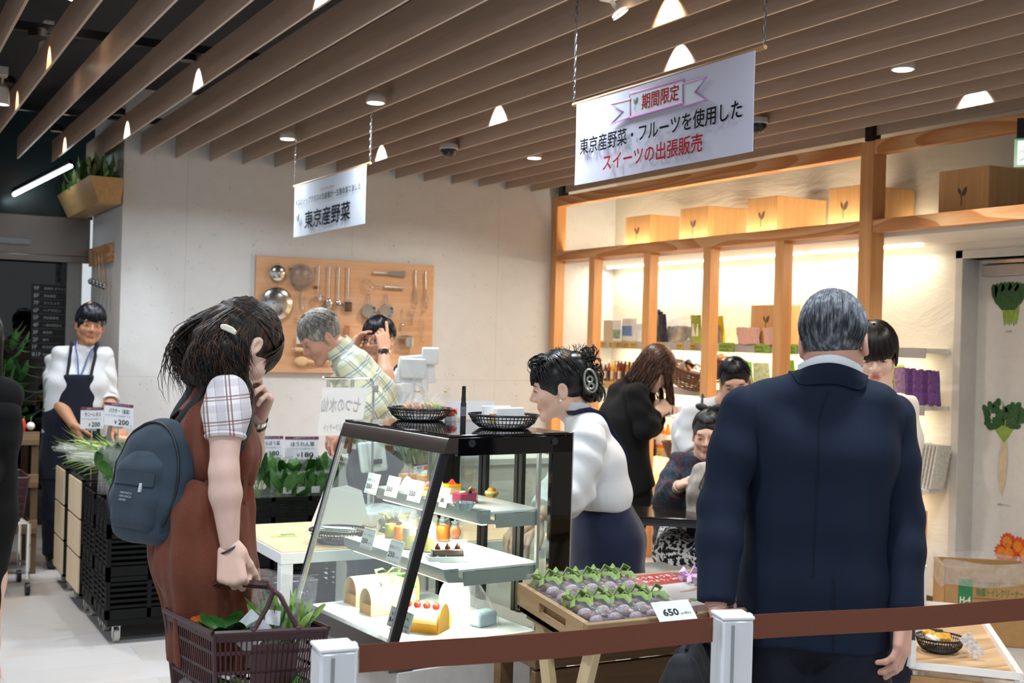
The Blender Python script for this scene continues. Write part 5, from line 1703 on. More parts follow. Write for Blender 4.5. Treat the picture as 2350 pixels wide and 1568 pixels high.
for s_ in (1,-1):
 st_=MB(); ln=snap(cs,[che+rgt*.07*s_+fwd*.13+upv*.04,upc+rgt*.075*s_+fwd*.07,upc+rgt*.065*s_+upv*.08,upc+rgt*.04*s_-fwd*.09],.005,.03,sub=4)
 st_.tube(list(ln),.017,7,flat=.3); st_.build('apron_strap',M_APRON,ps_)
st_=MB(); st_.tube(list(snap(cs,[upc+rgt*.05+upv*.07,upc+rgt*.035+fwd*.08,che+fwd*.13+upv*.03,upc-rgt*.035+fwd*.08,upc-rgt*.05+upv*.07],.008,.03,sub=5)),.004,5); st_.build('lanyard',M('#1f4fa8',.5),ps_)
st_=MB(); st_.sheet(lambda u,v: nek+upv*(.036*v-.014-.02*sin(2*PI*u))+(rgt*cos(2*PI*u)+fwd*sin(2*PI*u))*(.066-.006*v),24,2,.004); st_.build('shirt_collar',M_WSHIRT,so)
cp=cap_patch(H6,(.086,.106,.101),face=((0,.105,-.060),(.066,.060,.090)),nape=-.07,res=.006)
mb=locks(H6,280,lambda ph: 1.36 if sin(ph)>.3 else 1.9 if sin(ph)<-.2 else 1.78,r=.0075,r_tip=.002,jitter=.12,start=.1,R=(.088,.109,.104),seed=35,swirl=.15,segs=6)
join_hair('hair',hair_mat('#07080c','#262c46',.7,.28),ps_,[cp],mb)
# ================= woman in the black jacket at the shelves
fwd,rgt=frame(-8)
D7=6.95
nek,upc,che,wai,pel=J(1470,870,D7),J(1440,905,D7),J(1432,960,D7),J(1430,1045,D7),J(1440,1110,D7)
pj=person((pel[0],pel[1]),'woman in black jacket with long brown hair, reading a leaflet at the shelves')
H7=Head(J(1503,848,D7),-2,38,0,.98)
shR,elR,wrR=J(1462,905,D7-.16),J(1480,985,D7-.2),J(1508,948,D7-.12)
shL,elL,wrL=J(1470,900,D7+.16),J(1490,980,D7+.18),J(1515,950,D7+.05)
body=btorso([(pel,rgt*.075,.095),(wai,rgt*.06,.085),(che,rgt*.07,.09),(upc,rgt*.09,.058)],.03)+[('c',upc,nek,.058,.05,.03)]
body+=limb(shR,elR,wrR,.042,.034,.024)+limb(shL,elL,wrL,.042,.034,.024)
stand_legs(body,pj,pel,rgt,fwd,cloth('#0c0b0c',.1,.2,.8,.05),M_SHOEB,spread=-.11,r=(.10,.072,.066))
P_b=patch(body,.01,.02); hv,hf,hl=head_patch(H7,nek,.0045,fem=True)
hs=[patch(hand_prims(w_,unit(w_-e_*.6-w_*.4+fwd*.03),-upv*.4+(rgt if not rt_ else -rgt)*.8,rt_,(35,45,30)),.004,.006) for w_,e_,rt_ in ((wrR,elR,True),(wrL,elL,False))]
np_obj('body',[P_b,(hv,hf)]+hs,SKF,pj,np.concatenate([np.zeros(len(P_b[0])),hl]+[np.zeros(len(x[0])) for x in hs]))
face_parts(H7,pj,'#3a2a1e',lid=.6)
M_BJ=cloth('#08080a',.1,.2,.9,.0,500)
cs=torso([(pel-upv*.04,rgt*.09,.125),(wai,rgt*.078,.108),(che,rgt*.085,.108),(upc,rgt*.09,.072)],.03)+[('c',upc+rgt*.10,upc-rgt*.10,.062,.062,.03),('c',upc,nek,.068,.058,.03),('c',wai+fwd*.02,pel+fwd*.09-upv*.06,.07,.05,.04)]
P_s=patch(cs,.009,.03,cuts=((pel-upv*.03,unit(-upv+fwd*.35)),(nek+unit(nek-upc)*.01,unit(nek-upc))),fold=(.005,.12,((.7,.3,.4),),51))
sl=[patch(limb(a,b,c,.066,.058,.046,.03,1.05),.008,.03,cuts=((c-unit(c-b)*.02,unit(c-b),.12),),fold=(.005,.08,((.6,.3,.7),),52)) for a,b,c in ((shR,elR,wrR),(shL,elL,wrL))]
np_obj('jacket',[P_s]+sl,M_BJ,pj)
M_HRBR=hair_mat('#2b1b14','#7a4a2c',.6,.4)
cp=cap_patch(H7,(.085,.106,.101),face=((0,.115,-.075),(.050,.055,.075)),nape=-.10,res=.006)
def hg(ph):
 s=sin(ph)
 if s>.9: return [-upv*.02]*3
 if s>0: return [-upv*.034+fwd*.004]*6
 return [-upv*.030-fwd*.020]*6
mb=locks(H7,330,lambda ph: 1.55 if sin(ph)>.6 else 1.75,r=.009,r_tip=.002,jitter=.1,start=.08,R=(.088,.110,.104),seed=45,swirl=.25,segs=6,hang=hg,wave=.012)
join_hair('hair',M_HRBR,pj,[cp],mb)
MB().box((wrR+wrL)/2+fwd*.10+upv*.012,(.20,.26,.004),mat=MRot(-.25,3,'Y')).build('leaflet_tmp',M('#f1efe9',.6),None)
lf=bpy.data.objects['leaflet_tmp']; lf.name='leaflet'; tag(lf,'white leaflet held by the woman in black jacket','leaflet')
# ================= staff woman bending to the seated customer
fwd,rgt=frame(236)
D8=6.35
nek,upc,che,wai,pel=J(1662,925,D8),J(1640,945,D8+.05),J(1625,990,D8+.2),J(1615,1050,D8+.35),J(1612,1095,D8+.45)
pb=person((pel[0],pel[1]),'staff woman in white blouse with tied back hair, bending beside the seated elderly woman')
H8=Head(J(1688,878,D8-.06),232,24,8,.98)
shR,elR,wrR=J(1590,945,D8+.03),J(1578,1005,D8+.05),J(1605,1060,D8-.05)
shL,elL,wrL=J(1692,955,D8-.0),J(1715,1030,D8+.05),J(1690,1090,D8-.05)
body=btorso([(pel,rgt*.075,.095),(wai,rgt*.06,.085),(che,rgt*.07,.09),(upc,rgt*.09,.055)],.03)+[('c',upc,nek,.058,.048,.03)]
body+=limb(shR,elR,wrR,.042,.034,.024)+limb(shL,elL,wrL,.042,.034,.024)
stand_legs(body,pb,pel,rgt,fwd,M_APRON,M_SHOEB)
P_b=patch(body,.01,.02); hv,hf,hl=head_patch(H8,nek,.0045,fem=True)
hs=[patch(hand_prims(w_,unit(w_-e_),-upv,rt_,(25,35,25)),.004,.006) for w_,e_,rt_ in ((wrR,elR,True),(wrL,elL,False))]
np_obj('body',[P_b,(hv,hf)]+hs,skin_mat('#dbab90','#b5504e'),pb,np.concatenate([np.zeros(len(P_b[0])),hl]+[np.zeros(len(x[0])) for x in hs]))
face_parts(H8,pb,'#221814',lid=.4)
cs=torso([(wai-upv*.05,rgt*.08,.10),(che,rgt*.085,.104),(upc,rgt*.09,.066)],.03)+[('c',upc+rgt*.105,upc-rgt*.105,.058,.058,.03),('c',upc,nek-unit(nek-upc)*.01,.062,.054,.03)]
P_s=patch(cs,.009,.03,cuts=((wai-upv*.08,-upv),(nek+unit(nek-upc)*.0,unit(nek-upc))),fold=(.006,.09,((.7,.3,.7),(.4,.3,-.8)),61))
sl=[patch(limb(a,b,b+(c-b)*0.72,.064,.058,.050,.03,1.05),.008,.03,cuts=((b+(c-b)*.6,unit(c-b),.13),),fold=(.006,.07,((.6,.3,.7),),62)) for a,b,c in ((shR,elR,wrR),(shL,elL,wrL))]
np_obj('blouse',[P_s]+sl,M_WSHIRT,pb)
for s_ in (1,-1):
 st_=MB(); ln=snap(cs,[che+rgt*.06*s_+fwd*.13,upc+rgt*.07*s_+fwd*.07,upc+rgt*.065*s_+upv*.08,upc+rgt*.04*s_-fwd*.09],.004,.03,sub=4)
 st_.tube(list(ln),.017,7,flat=.3); st_.build('apron_strap',M_APRON,pb)
cp=cap_patch(H8,(.080,.101,.095),face=((0,.115,-.020),(.068,.060,.095)),nape=-.06,res=.006)
bun=patch([H8.ell((0,-.115,-.01),(.03,.03,.035),.02)],.006)
mb=locks(H8,240,lambda ph: .80 if sin(ph)>.3 else 1.5,r=.006,r_tip=.002,jitter=.2,start=.1,R=(.082,.103,.097),seed=55,segs=6)
join_hair('hair',M_HRB,pb,[cp,bun],mb)
# ================= seated elderly woman with a ribbon in her hair
fwd,rgt=frame(228)
D9=6.1
nek,upc,che,wai,pel=J(1618,1045,D9),J(1612,1065,D9+.04),J(1606,1110,D9+.06),J(1602,1170,D9+.06),J(1600,1222,D9+.06)
po_=person((pel[0],pel[1]),'seated elderly woman in dark multicoloured coat with black hair ribbon, holding a rucksack')
H9=Head(J(1626,1000,D9-.03),226,12,0,.96)
shR,elR,wrR=J(1552,1085,D9+.05),J(1528,1150,D9-.02),J(1560,1115,D9-.20)
shL,elL,wrL=J(1668,1085,D9+.02),J(1690,1150,D9-.1),J(1650,1140,D9-.26)
body=btorso([(pel,rgt*.085,.10),(wai,rgt*.07,.095),(che,rgt*.075,.092),(upc,rgt*.09,.055)],.03)+[('c',upc,nek,.056,.048,.03)]
body+=limb(shR,elR,wrR,.042,.036,.025)+limb(shL,elL,wrL,.042,.036,.025)
for s_ in (1,-1):
 hip=pel+rgt*.08*s_; kn=hip+fwd*.38-upv*.05; an=kn+fwd*.02; an[2]=.08
 legs_feet(body,hip,kn,an,an+fwd*.15); shoe(po_,an,an+fwd*.15,M_SHOEB)
P_b=patch(body,.01,.02); hv,hf,hl=head_patch(H9,nek,.0042,fem=True)
hs=[patch(hand_prims(wrR,unit(J(1590,1100,D9-.27)-wrR),unit(fwd*.4-rgt),True,(55,65,40),.4,.95),.0038,.006),patch(hand_prims(wrL,unit(-rgt*-1*-.6+fwd*.5),unit(rgt),False,(45,55,40),.5,.95),.004,.006)]
np_obj('body',[P_b,(hv,hf)]+hs,skin_mat('#d3a78f','#a8524c'),po_,np.concatenate([np.zeros(len(P_b[0])),hl]+[np.zeros(len(x[0])) for x in hs]))
face_parts(H9,po_,'#4a4038',lid=.6)
def coat_mat():
 t=NT('multicolour_tweed'); v=t.coord((1,1,.5)); n1=t.noise(v,22,4,.6); n2=t.noise(v,45,3)
 c=t.ramp(n1,[(.38,'#15171c'),(.46,'#1d3a4a'),(.52,'#17191e'),(.58,'#4a2338'),(.64,'#1a1b20'),(.70,'#1f4a3c')])
 c=t.mix(t.ramp(n2,[(.62,(0,0,0,1)),(.70,(1,1,1,1))]),c,'#6d3a2c')
 t.l(c,t.b.inputs['Base Color']); t.b.inputs['Roughness'].default_value=.9; return t.m
M_COAT=coat_mat()
cs=torso([(pel-upv*.02,rgt*.10,.125),(wai,rgt*.09,.115),(che,rgt*.09,.110),(upc,rgt*.09,.07)],.03)+[('c',upc+rgt*.10,upc-rgt*.10,.06,.06,.03),('c',upc,nek,.068,.058,.03)]
P_s=patch(cs,.009,.03,cuts=((nek+upv*.005,upv),),fold=(.006,.10,((.7,.3,.4),),71))
sl=[patch(limb(a,b,c,.068,.062,.054,.03,1.05),.008,.03,cuts=((c-unit(c-b)*.035,unit(c-b),.12),),fold=(.006,.08,((.6,.3,.7),),72)) for a,b,c in ((shR,elR,wrR),(shL,elL,wrL))]
np_obj('coat',[P_s]+sl,M_COAT,po_)
sk=[]
for s_ in (1,-1):
 hip=pel+rgt*.08*s_; kn=hip+fwd*.38-upv*.05; an=kn.copy(); an[2]=.1
 sk+=[('c',hip,kn,.11,.09,.04),('c',kn,an,.09,.075,.03)]
def spot_mat():
 t=NT('speckled_skirt'); n=t.noise(t.coord(),60,2); t.l(t.ramp(n,[(.47,'#17171a'),(.50,'#e9e7e4')],'CONSTANT'),t.b.inputs['Base Color']); t.b.inputs['Roughness'].default_value=.9; return t.m
np_obj('skirt',[patch(sk,.01,.03,cuts=(((0,0,.22),-upv),))],spot_mat(),po_)
cp=cap_patch(H9,(.081,.101,.095),face=((0,.115,-.020),(.068,.060,.095)),nape=-.06,res=.006)
mb=locks(H9,240,lambda ph: .82 if sin(ph)>.3 else 1.5,r=.006,r_tip=.002,jitter=.2,start=.1,R=(.083,.104,.098),seed=65,segs=6)
join_hair('hair',hair_mat('#0d0c0c','#3a3638',.6,.35),po_,[cp],mb)
rb=MB(); c0=H9.p(0,-.035,.135)
for s_ in (1,-1):
 rb.ball(c0+rgt*s_*.036+upv*.004,(.034,.014,.019),12,8,MRot(math.atan2(rgt[1],rgt[0]),3,'Z') @ MRot(-.25*s_,3,'Y'))
rb.ball(c0,.014); rb.build('ribbon',M('#0e0d10',.6),po_)
band(wrR-unit(wrR-elR)*.01,wrR-elR,.028,.010,M('#c9b8a8',.3,.4),'bracelet',po_)
# chrome framed chair under her
ch=thing('chair',(pel[0],pel[1],0),'grey chair with curved chrome back rail under the seated elderly woman','chair')
M_SEAT=M('#8a8e94',.6)
sz=.42
def cpt(x,y,z): return V(pel*np.array([1,1,0])+rgt*x+fwd*y+upv*z)
MB().sheet(lambda u,v: cpt((u-.5)*.42,(v-.5)*.42+.06,sz+.01*cos((u-.5)*3)),6,6,-.035).build('seat',M_SEAT,ch)
MB().tube([cpt(.215,-.16,sz),cpt(.225,-.2,.62),cpt(.215,-.23,.82),cpt(.17,-.245,.885),cpt(0,-.25,.90),cpt(-.17,-.245,.885),cpt(-.215,-.23,.82),cpt(-.225,-.2,.62),cpt(-.215,-.16,sz)],.011,10).build('back_rail',M_CHROME,ch)
MB().sheet(lambda u,v: cpt((u-.5)*.40,-.215-.03*v,.60+.22*v),6,6,.02).build('backrest',M_SEAT,ch)
for x in (-.19,.19):
 for y in (-.15,.25):
  MB().cyl(cpt(x,y,0),cpt(x,y,sz-.03),.011).build('leg',M_CHROME,ch)
# grey rucksack on her lap
gb=J(1622,1125,D9-.28)
rk=thing('rucksack',gb,'grey beige patterned rucksack held by the seated elderly woman','rucksack')
def rk_mat():
 t=NT('patterned_canvas'); n=t.noise(t.coord(),30,3); n2=t.noise(t.coord((1,1,.6)),16,2)
 c=t.ramp(n,[(.35,'#a39a92'),(.65,'#8c837d')]); c=t.mix(t.ramp(n2,[(.60,(0,0,0,1)),(.64,(1,1,1,1))]),c,'#b0584a')
 t.l(c,t.b.inputs['Base Color']); t.b.inputs['Roughness'].default_value=.85; return t.m
np_obj('pack_body',[patch(torso([(gb-upv*.12,rgt*.05,.045),(gb,rgt*.045,.05),(gb+upv*.08,rgt*.03,.04)],.03),.007,.03,fold=(.007,.07,((.6,.3,.7),(.3,.8,.3)),81))],rk_mat(),rk)
MB().tube([gb+fwd*.055+upv*.10,gb+fwd*.075+upv*.02+rgt*.03,gb+fwd*.07-upv*.08-rgt*.02,gb+fwd*.06-upv*.14+rgt*.02],.008,7,flat=.4).build('zip_strap',M('#23211f',.6),rk)
# ================= girl with a black fringe behind the navy suit
fwd,rgt=frame(226)
DA=4.8
nek,upc,che,wai,pel=J(2018,905,DA),J(2012,930,DA),J(2005,1000,DA),J(2000,1090,DA),J(2000,1160,DA)
pn=person((pel[0],pel[1]),'young woman with black fringe in cream blouse, half hidden behind the man in navy suit')
HA=Head(J(2008,818,DA),226,18,3,.98)
shR,elR,wrR=J(1955,945,DA),J(1945,1050,DA-.05),J(1990,1100,DA-.22)
shL,elL,wrL=J(2062,938,DA),J(2072,1050,DA-.05),J(2030,1110,DA-.22)
body=btorso([(pel,rgt*.075,.095),(wai,rgt*.06,.085),(che,rgt*.07,.088),(upc,rgt*.085,.052)],.03)+[('c',upc,nek,.054,.046,.03)]
body+=limb(shR,elR,wrR,.042,.034,.024)+limb(shL,elL,wrL,.042,.034,.024)
stand_legs(body,pn,pel,rgt,fwd,M_APRON,M_SHOEB)
P_b=patch(body,.01,.02); hv,hf,hl=head_patch(HA,nek,.0038,fem=True)
hs=[patch(hand_prims(w_,unit(w_-e_),-upv,rt_,(25,35,25)),.004,.006) for w_,e_,rt_ in ((wrR,elR,True),(wrL,elL,False))]
np_obj('body',[P_b,(hv,hf)]+hs,skin_mat('#eac3ae','#c4504c'),pn,np.concatenate([np.zeros(len(P_b[0])),hl*1.2]+[np.zeros(len(x[0])) for x in hs]))
face_parts(HA,pn,'#181210',lid=.7)
cs=torso([(wai-upv*.05,rgt*.08,.10),(che,rgt*.08,.10),(upc,rgt*.085,.062)],.03)+[('c',upc+rgt*.10,upc-rgt*.10,.055,.055,.03),('c',upc,nek-upv*.01,.06,.052,.03)]
P_s=patch(cs,.009,.03,cuts=((wai-upv*.08,-upv),(nek+upv*.0,upv)),fold=(.006,.09,((.7,.3,.7),),91))
sl=[patch(limb(a,b,b+(c-b)*0.92,.062,.056,.045,.03,1.05),.008,.03,cuts=((b+(c-b)*.8,unit(c-b),.13),)) for a,b,c in ((shR,elR,wrR),(shL,elL,wrL))]
np_obj('blouse',[P_s]+sl,cloth('#efe4d6',.04,.2,.85,.1,500),pn)
cp=cap_patch(HA,(.085,.106,.100),face=((0,.105,-.070),(.060,.060,.082)),nape=-.10,res=.006)
mb=locks(HA,320,lambda ph: 1.52 if sin(ph)>.45 else 1.8,r=.0075,r_tip=.003,jitter=.05,start=.08,R=(.088,.110,.103),seed=75,segs=7,hang=lambda ph: None if sin(ph)>.45 else [-upv*.018]*2)
join_hair('hair',hair_mat('#120c0a','#2e1f18',.6,.3),pn,[cp],mb)
pp_=(wrR+wrL)/2+fwd*.08+upv*.02
# ================= person in black at the left edge
fwd,rgt=frame(75)
DB=4.0
nek,upc,che,wai,pel=J(-69,865,DB),J(-72,910,DB),J(-92,990,DB),J(-97,1100,DB),J(-100,1180,DB)
pk_=person((pel[0],pel[1]),'person with long black hair in black clothes at the left edge of the photo')
HB=Head(J(-64,800,DB),60,5,0,1.0)
shR,elR,wrR=J(-4,955,DB),J(-24,1080,DB),J(-150,1120,DB-.3)
shL,elL,wrL=J(-139,950,DB),J(-167,1080,DB),J(-142,1180,DB-.1)
body=btorso([(pel,rgt*.075,.095),(wai,rgt*.06,.085),(che,rgt*.07,.09),(upc,rgt*.09,.055)],.03)+[('c',upc,nek,.058,.048,.03)]
body+=limb(shR,elR,wrR,.042,.034,.024)+limb(shL,elL,wrL,.042,.034,.024)
for s_ in (1,-1):
 hip=pel+rgt*.085*s_-upv*.05; an=pel+rgt*.085*s_; an[2]=.08
 legs_feet(body,hip,(hip+an)/2+fwd*.02,an,an+fwd*.15,(.08,.052,.035)); shoe(pk_,an,an+fwd*.15,M_SHOEB)
P_b=patch(body,.01,.02); hv,hf,hl=head_patch(HB,nek,.0045,fem=True)
hs=[patch(hand_prims(w_,unit(w_-e_),rgt*(-1 if rt_ else 1),rt_,(25,35,25)),.004,.006) for w_,e_,rt_ in ((wrR,elR,True),(wrL,elL,False))]
np_obj('body',[P_b,(hv,hf)]+hs,SKF,pk_,np.concatenate([np.zeros(len(P_b[0])),hl]+[np.zeros(len(x[0])) for x in hs]))
M_BLK=cloth('#070708',.1,.2,.95,.0,400)
cs=torso([(np.array([pel[0],pel[1],.46]),rgt*.06,.07),(pel,rgt*.085,.098),(wai,rgt*.08,.098),(che,rgt*.085,.105),(upc,rgt*.09,.07)],.03)+[('c',upc+rgt*.10,upc-rgt*.10,.062,.062,.03),('c',upc,nek,.066,.056,.03)]
P_s=patch(cs,.009,.03,cuts=(((0,0,.50),-upv),(nek+upv*.005,upv)),fold=(.006,.12,((1,.3,.2),),95))
sl=[patch(limb(a,b,c+(c-b)*.1,.072,.064,.056,.03,1.05),.008,.03,cuts=((c-(c-b)*.02,unit(c-b),.13),)) for a,b,c in ((shR,elR,wrR),(shL,elL,wrL))]
np_obj('dress',[P_s]+sl,M_BLK,pk_)
cp=cap_patch(HB,(.085,.106,.101),face=((0,.115,-.06),(.055,.055,.08)),nape=-.12,res=.006)
mb=locks(HB,300,lambda ph: 1.6 if sin(ph)<.6 else 1.3,r=.009,r_tip=.002,jitter=.06,start=.08,R=(.088,.110,.104),seed=85,segs=6,hang=lambda ph: None if sin(ph)>.6 else [-upv*.045]*4,wave=.004)
join_hair('hair',M_HRB,pk_,[cp],mb)
# ------------------------------------------------------------------ hanging banners
M_TBLK=M('#08080b',.8,0,.02,spec=.1); M_TRED=M('#b3141b',.8,0,.02,spec=.1)
M_TEAL=M('#1d6a74',.6); M_OCH=M('#d99a2e',.6); M_RIB=M('#e29ad6',.6); M_RIBF=M('#dfe6f4',.7)
def emblem(o,xd,yd,h,parent,mono=None,lift=.001):
 """two leaf sprout: small ochre leaf left, larger teal leaf right, curved stem"""
 xd,yd=V(xd).normalized(),V(yd).normalized(); nd=xd.cross(yd); o=V(o)+nd*lift
 def pt(a,b): return o+xd*(a*h)+yd*(b*h)
 def leaf(pts,mat,name):
  m=MB(); m.prism(pts,o,xd*h,yd*h,nd,.0008); m.build(name,mat,parent,smooth=False)
 leaf([(.20,.58),(.10,.66),(.02,.80),(.02,.98),(.12,.90),(.20,.78),(.23,.66)],mono or M_OCH,'emblem_leaf')
 leaf([(.27,.50),(.30,.72),(.40,.90),(.58,1.0),(.60,.82),(.54,.62),(.42,.52)],mono or M_TEAL,'emblem_leaf')
 m=MB(); m.tube([pt(.14,.64)+nd*.0008,pt(.22,.60)+nd*.0008,pt(.25,.45)+nd*.0008,pt(.26,.2)+nd*.0008,pt(.24,.0)+nd*.0008],h*.022,5,flat=.2,up=tuple(nd.cross(yd)))
 m.build('emblem_stem',mono or M_TEAL,parent)
def chain(p0,p1,name_parent):
 m=MB(); L=(p1-p0).length; n=max(6,int(L/.020)); d=(p1-p0)/n
 for i in range(n):
  c=p0+d*(i+.5); a=V((1,0,0)) if i%2 else V((0,1,0)); u=d.normalized()
  m.tube([c+a*(.0045*cos(t))+u*(.0125*sin(t)) for t in [2*PI*k/8 for k in range(8)]],.0016,4,closed=True)
 return m.build('chain',M('#9aa0a4',.3,.9),name_parent)
def banner(corners,chains,label,cloth_hex):
 (tl,tr,br,bl)=corners
 c0=at(chains[0][0],chains[0][1],(ZC-CAM_H)*FPX/chains[0][2])
 xb=c0.x
 T=[onx(a,b,xb) for a,b in (tl,tr,br,bl)]
 y0,y1=T[0].y,T[1].y; zt=(T[0].z+T[1].z)/2; zb=(T[2].z+T[3].z)/2
 t=thing('hanging_banner',(xb,(y0+y1)/2,zb),label,'banner','banners hung from the slatted ceiling')
 def fn(u,v):
  w=.0025*sin(u*9+v*2)*(1-v)+.002*sin(u*5)
  return V((xb+w,y0+(y1-y0)*u,zb+(zt-zb)*v))
 MB().sheet(fn,40,8,.001).build('banner_cloth',M(cloth_hex,.8,0,.02,3),t)
 MB().cyl((xb+.006,y0+.035,zt+.004),(xb+.006,y1-.035,zt+.004),.007,n=10).build('hanging_rod',wood('#c99a66','#b08050','y'),t)
 for yy in (y0+.03,y1-.03):
  chain(V((xb+.006,yy,ZC+.10)),V((xb+.006,yy,zt+.01)),t)
 return t,xb,y0,y1,zb,zt
B1=banner(((1324,238),(1735,118),(1731,348),(1324,424)),((1318,45,788-45),),'large white banner with ribbon emblem, black and red Japanese lettering','#d5d6ea')
def on_b(B,px,py): p=onx(px,py,B[1]); return V((B[1]-.0075,p.y,p.z))
def btext(B,body,a,b,hpx,mat,bold=.022):
 p,q=on_b(B,*a),on_b(B,*b)
 d=(p-V((0,0,CAM_H))); dep=d.x*_fw.x+d.y*_fw.y
 z=p.z+(q.z-p.z)*.0
 return text(body,p,(0,-1,0),(0,0,1),hpx/FPX*dep,mat,B[0],width=abs(p.y-q.y),bold=bold*1.3,lift=.001)
def poly_b(B,pts,mat,name,off=.0):
 m=MB(); o=V((B[1]-.0065-off,0,0)); P_=[on_b(B,*p) for p in pts]
 m.prism([(p.y,p.z) for p in P_],o,(0,1,0),(0,0,1),(-1,0,0),.0006); return m.build(name,mat,B[0],smooth=False)
def line_b(B,pts,r,mat,name,closed=True):
 m=MB(); m.tube([on_b(B,*p)+V((-.0006,0,0)) for p in pts],r,5,closed=closed,flat=.3,up=(0,.3,1)); return m.build(name,mat,B[0])
poly_b(B1,[(1405,240),(1452,228),(1452,268),(1406,286),(1434,256)],M_RIBF,'ribbon_tail')
poly_b(B1,[(1570,194),(1625,178),(1598,212),(1625,230),(1572,246)],M_RIBF,'ribbon_tail')
poly_b(B1,[(1452,216),(1572,184),(1572,236),(1452,270)],M_RIBF,'ribbon_panel',.0008)
line_b(B1,[(1405,240),(1452,228),(1452,268),(1406,286),(1434,256)],.0035,M_RIB,'ribbon_outline')
line_b(B1,[(1570,194),(1625,178),(1598,212),(1625,230),(1572,246)],.0035,M_RIB,'ribbon_outline')
line_b(B1,[(1450,216),(1573,184),(1573,236),(1450,270)],.0045,M_RIB,'ribbon_outline')
btext(B1,'期間限定',(1477,253),(1562,231),36,M_TRED)
emblem(on_b(B1,1457,256),(0,-1,0),(0,0,1),.044,B1[0])
btext(B1,'東京産野菜・フルーツを使用した',(1335,357),(1707,274),37,M_TBLK)
btext(B1,'スイーツの出張販売',(1388,394),(1616,352),38,M_TRED)
B2=banner(((677,425),(842,382),(838,520),(681,538)),((848,245,775-245),),'small white banner with leaf emblem hung before the speckled wall','#d2dbe9')
btext(B2,'アグリマイスター',(738,441),(770,433),9,M_TRED,.012)
btext(B2,'東京のトップクラスの生産者が一生懸命育てました',(681,474),(831,436),14,M_TBLK,.012)
btext(B2,'東京産野菜',(702,526),(806,503),40,M_TBLK)
emblem(on_b(B2,682,528),(0,-1,0),(0,0,1),.095,B2[0])
# ------------------------------------------------------------------ lamps and cameras between the slats
M_LAMPW=M('#d9d6d0',.4); M_LENS=emit('#fff3d8',14)
def gap_x(x):            # middle of the slat gap nearest to x
 i=math.floor((x-X0S-.028)/DXS); return X0S+i*DXS+.028+(DXS-.028)/2
def downlight(px,py,label,k):
 p=onz(px,py,ZC); x=gap_x(p.x) if False else p.x
 t=thing('downlight',(x,p.y,ZC-.004),label,'ceiling lamp','small round downlights in the slatted ceiling')
 MB().lathe([(.030,ZC+.05),(.046,ZC+.03),(.050,ZC-.004),(.042,ZC-.004),(.040,ZC+.004)],(x,p.y,0),24,cap0=True,cap1=True).build('housing',M_LAMPW,t)
 MB().lathe([(.0395,ZC-.006),(.0395,ZC-.002)],(x,p.y,0),24).build('lens',M_LENS,t)
 add_light('downlight_glow','SPOT',(x,p.y,ZC-.012),22,(1,.86,.66),.03,cone=110,blend=.6,parent=t)
downlight(660,318,'small round downlight near the left end of the speckled wall',0)
downlight(862,235,'small round downlight directly above the small white banner',1)
downlight(1226,362,'small round downlight near the top left corner of the timber shelf',2)
downlight(2072,158,'small round downlight right of the large white banner',3)
def track_spot(px0,py0,px1,py1,d,label,warm=True,tilt=(0,0,-1),power=14,r=.045):
 a,b=at(px0,py0,d),at(px1,py1,d)
 t=thing('track_spotlight',a,label,'spotlight','white spotlights on the ceiling track')
 ax=(b-a).normalized()
 MB().box(a+V((0,0,.03)),(.05,.09,.05)).build('adapter_box',M_LAMPW,t,bevel=.004)
 MB().cyl(a,a+ax*.05,.008).build('stem',M_LAMPW,t)
 L=(b-a).length
 q=ax.to_track_quat('Z','Y').to_matrix()
 m=MB(); m.lathe([(.022,.04),(r*.8,.055),(r,L),(r*.9,L),(r*.8,L-.01)],a,20,mat=q); m.build('lamp_shade',M_LAMPW,t)
 m=MB(); m.lathe([(r*.85,L-.012),(r*.85,L-.006)],a,20,mat=q); m.build('lens',M_LENS,t)
 add_light('spot_glow','SPOT',b+ax*.012,power,(1,.85,.65) if warm else COOL,.03,aim=tuple(ax),cone=70,parent=t)
track_spot(110,75,104,138,6.3,'white track spotlight with round shade in the dark ceiling at the upper left')
track_spot(6,178,2,240,6.6,'white track spotlight cut by the left edge of the photo')
track_spot(190,-48,172,4,5.6,'white spotlight at the top edge of the photo, upper left')
track_spot(1403,2,1425,34,4.35,'white cylinder spotlight at the top edge, left of the large banner',power=24,r=.035)
for k,(px,py,lab) in enumerate(((1030,343,'black dome security camera on the slats above the timber shelf corner'),(1738,285,'black dome security camera half hidden by the large banner'))):
 p=onz(px,py,ZC)
 t=thing('dome_camera',(p.x,p.y,ZC),lab,'camera','dome cameras')
 MB().lathe([(.058,ZC+.03),(.060,ZC+.004),(.056,ZC)],(p.x,p.y,0),24).build('base',M('#b9b9b6',.4),t)
 MB().lathe([(.0515,ZC+.002),(.050,ZC-.015),(.040,ZC-.035),(.022,ZC-.048),(.002,ZC-.052)],(p.x,p.y,0),24,cap1=False).build('dome',M('#0c0d10',.05,0,.05),t)
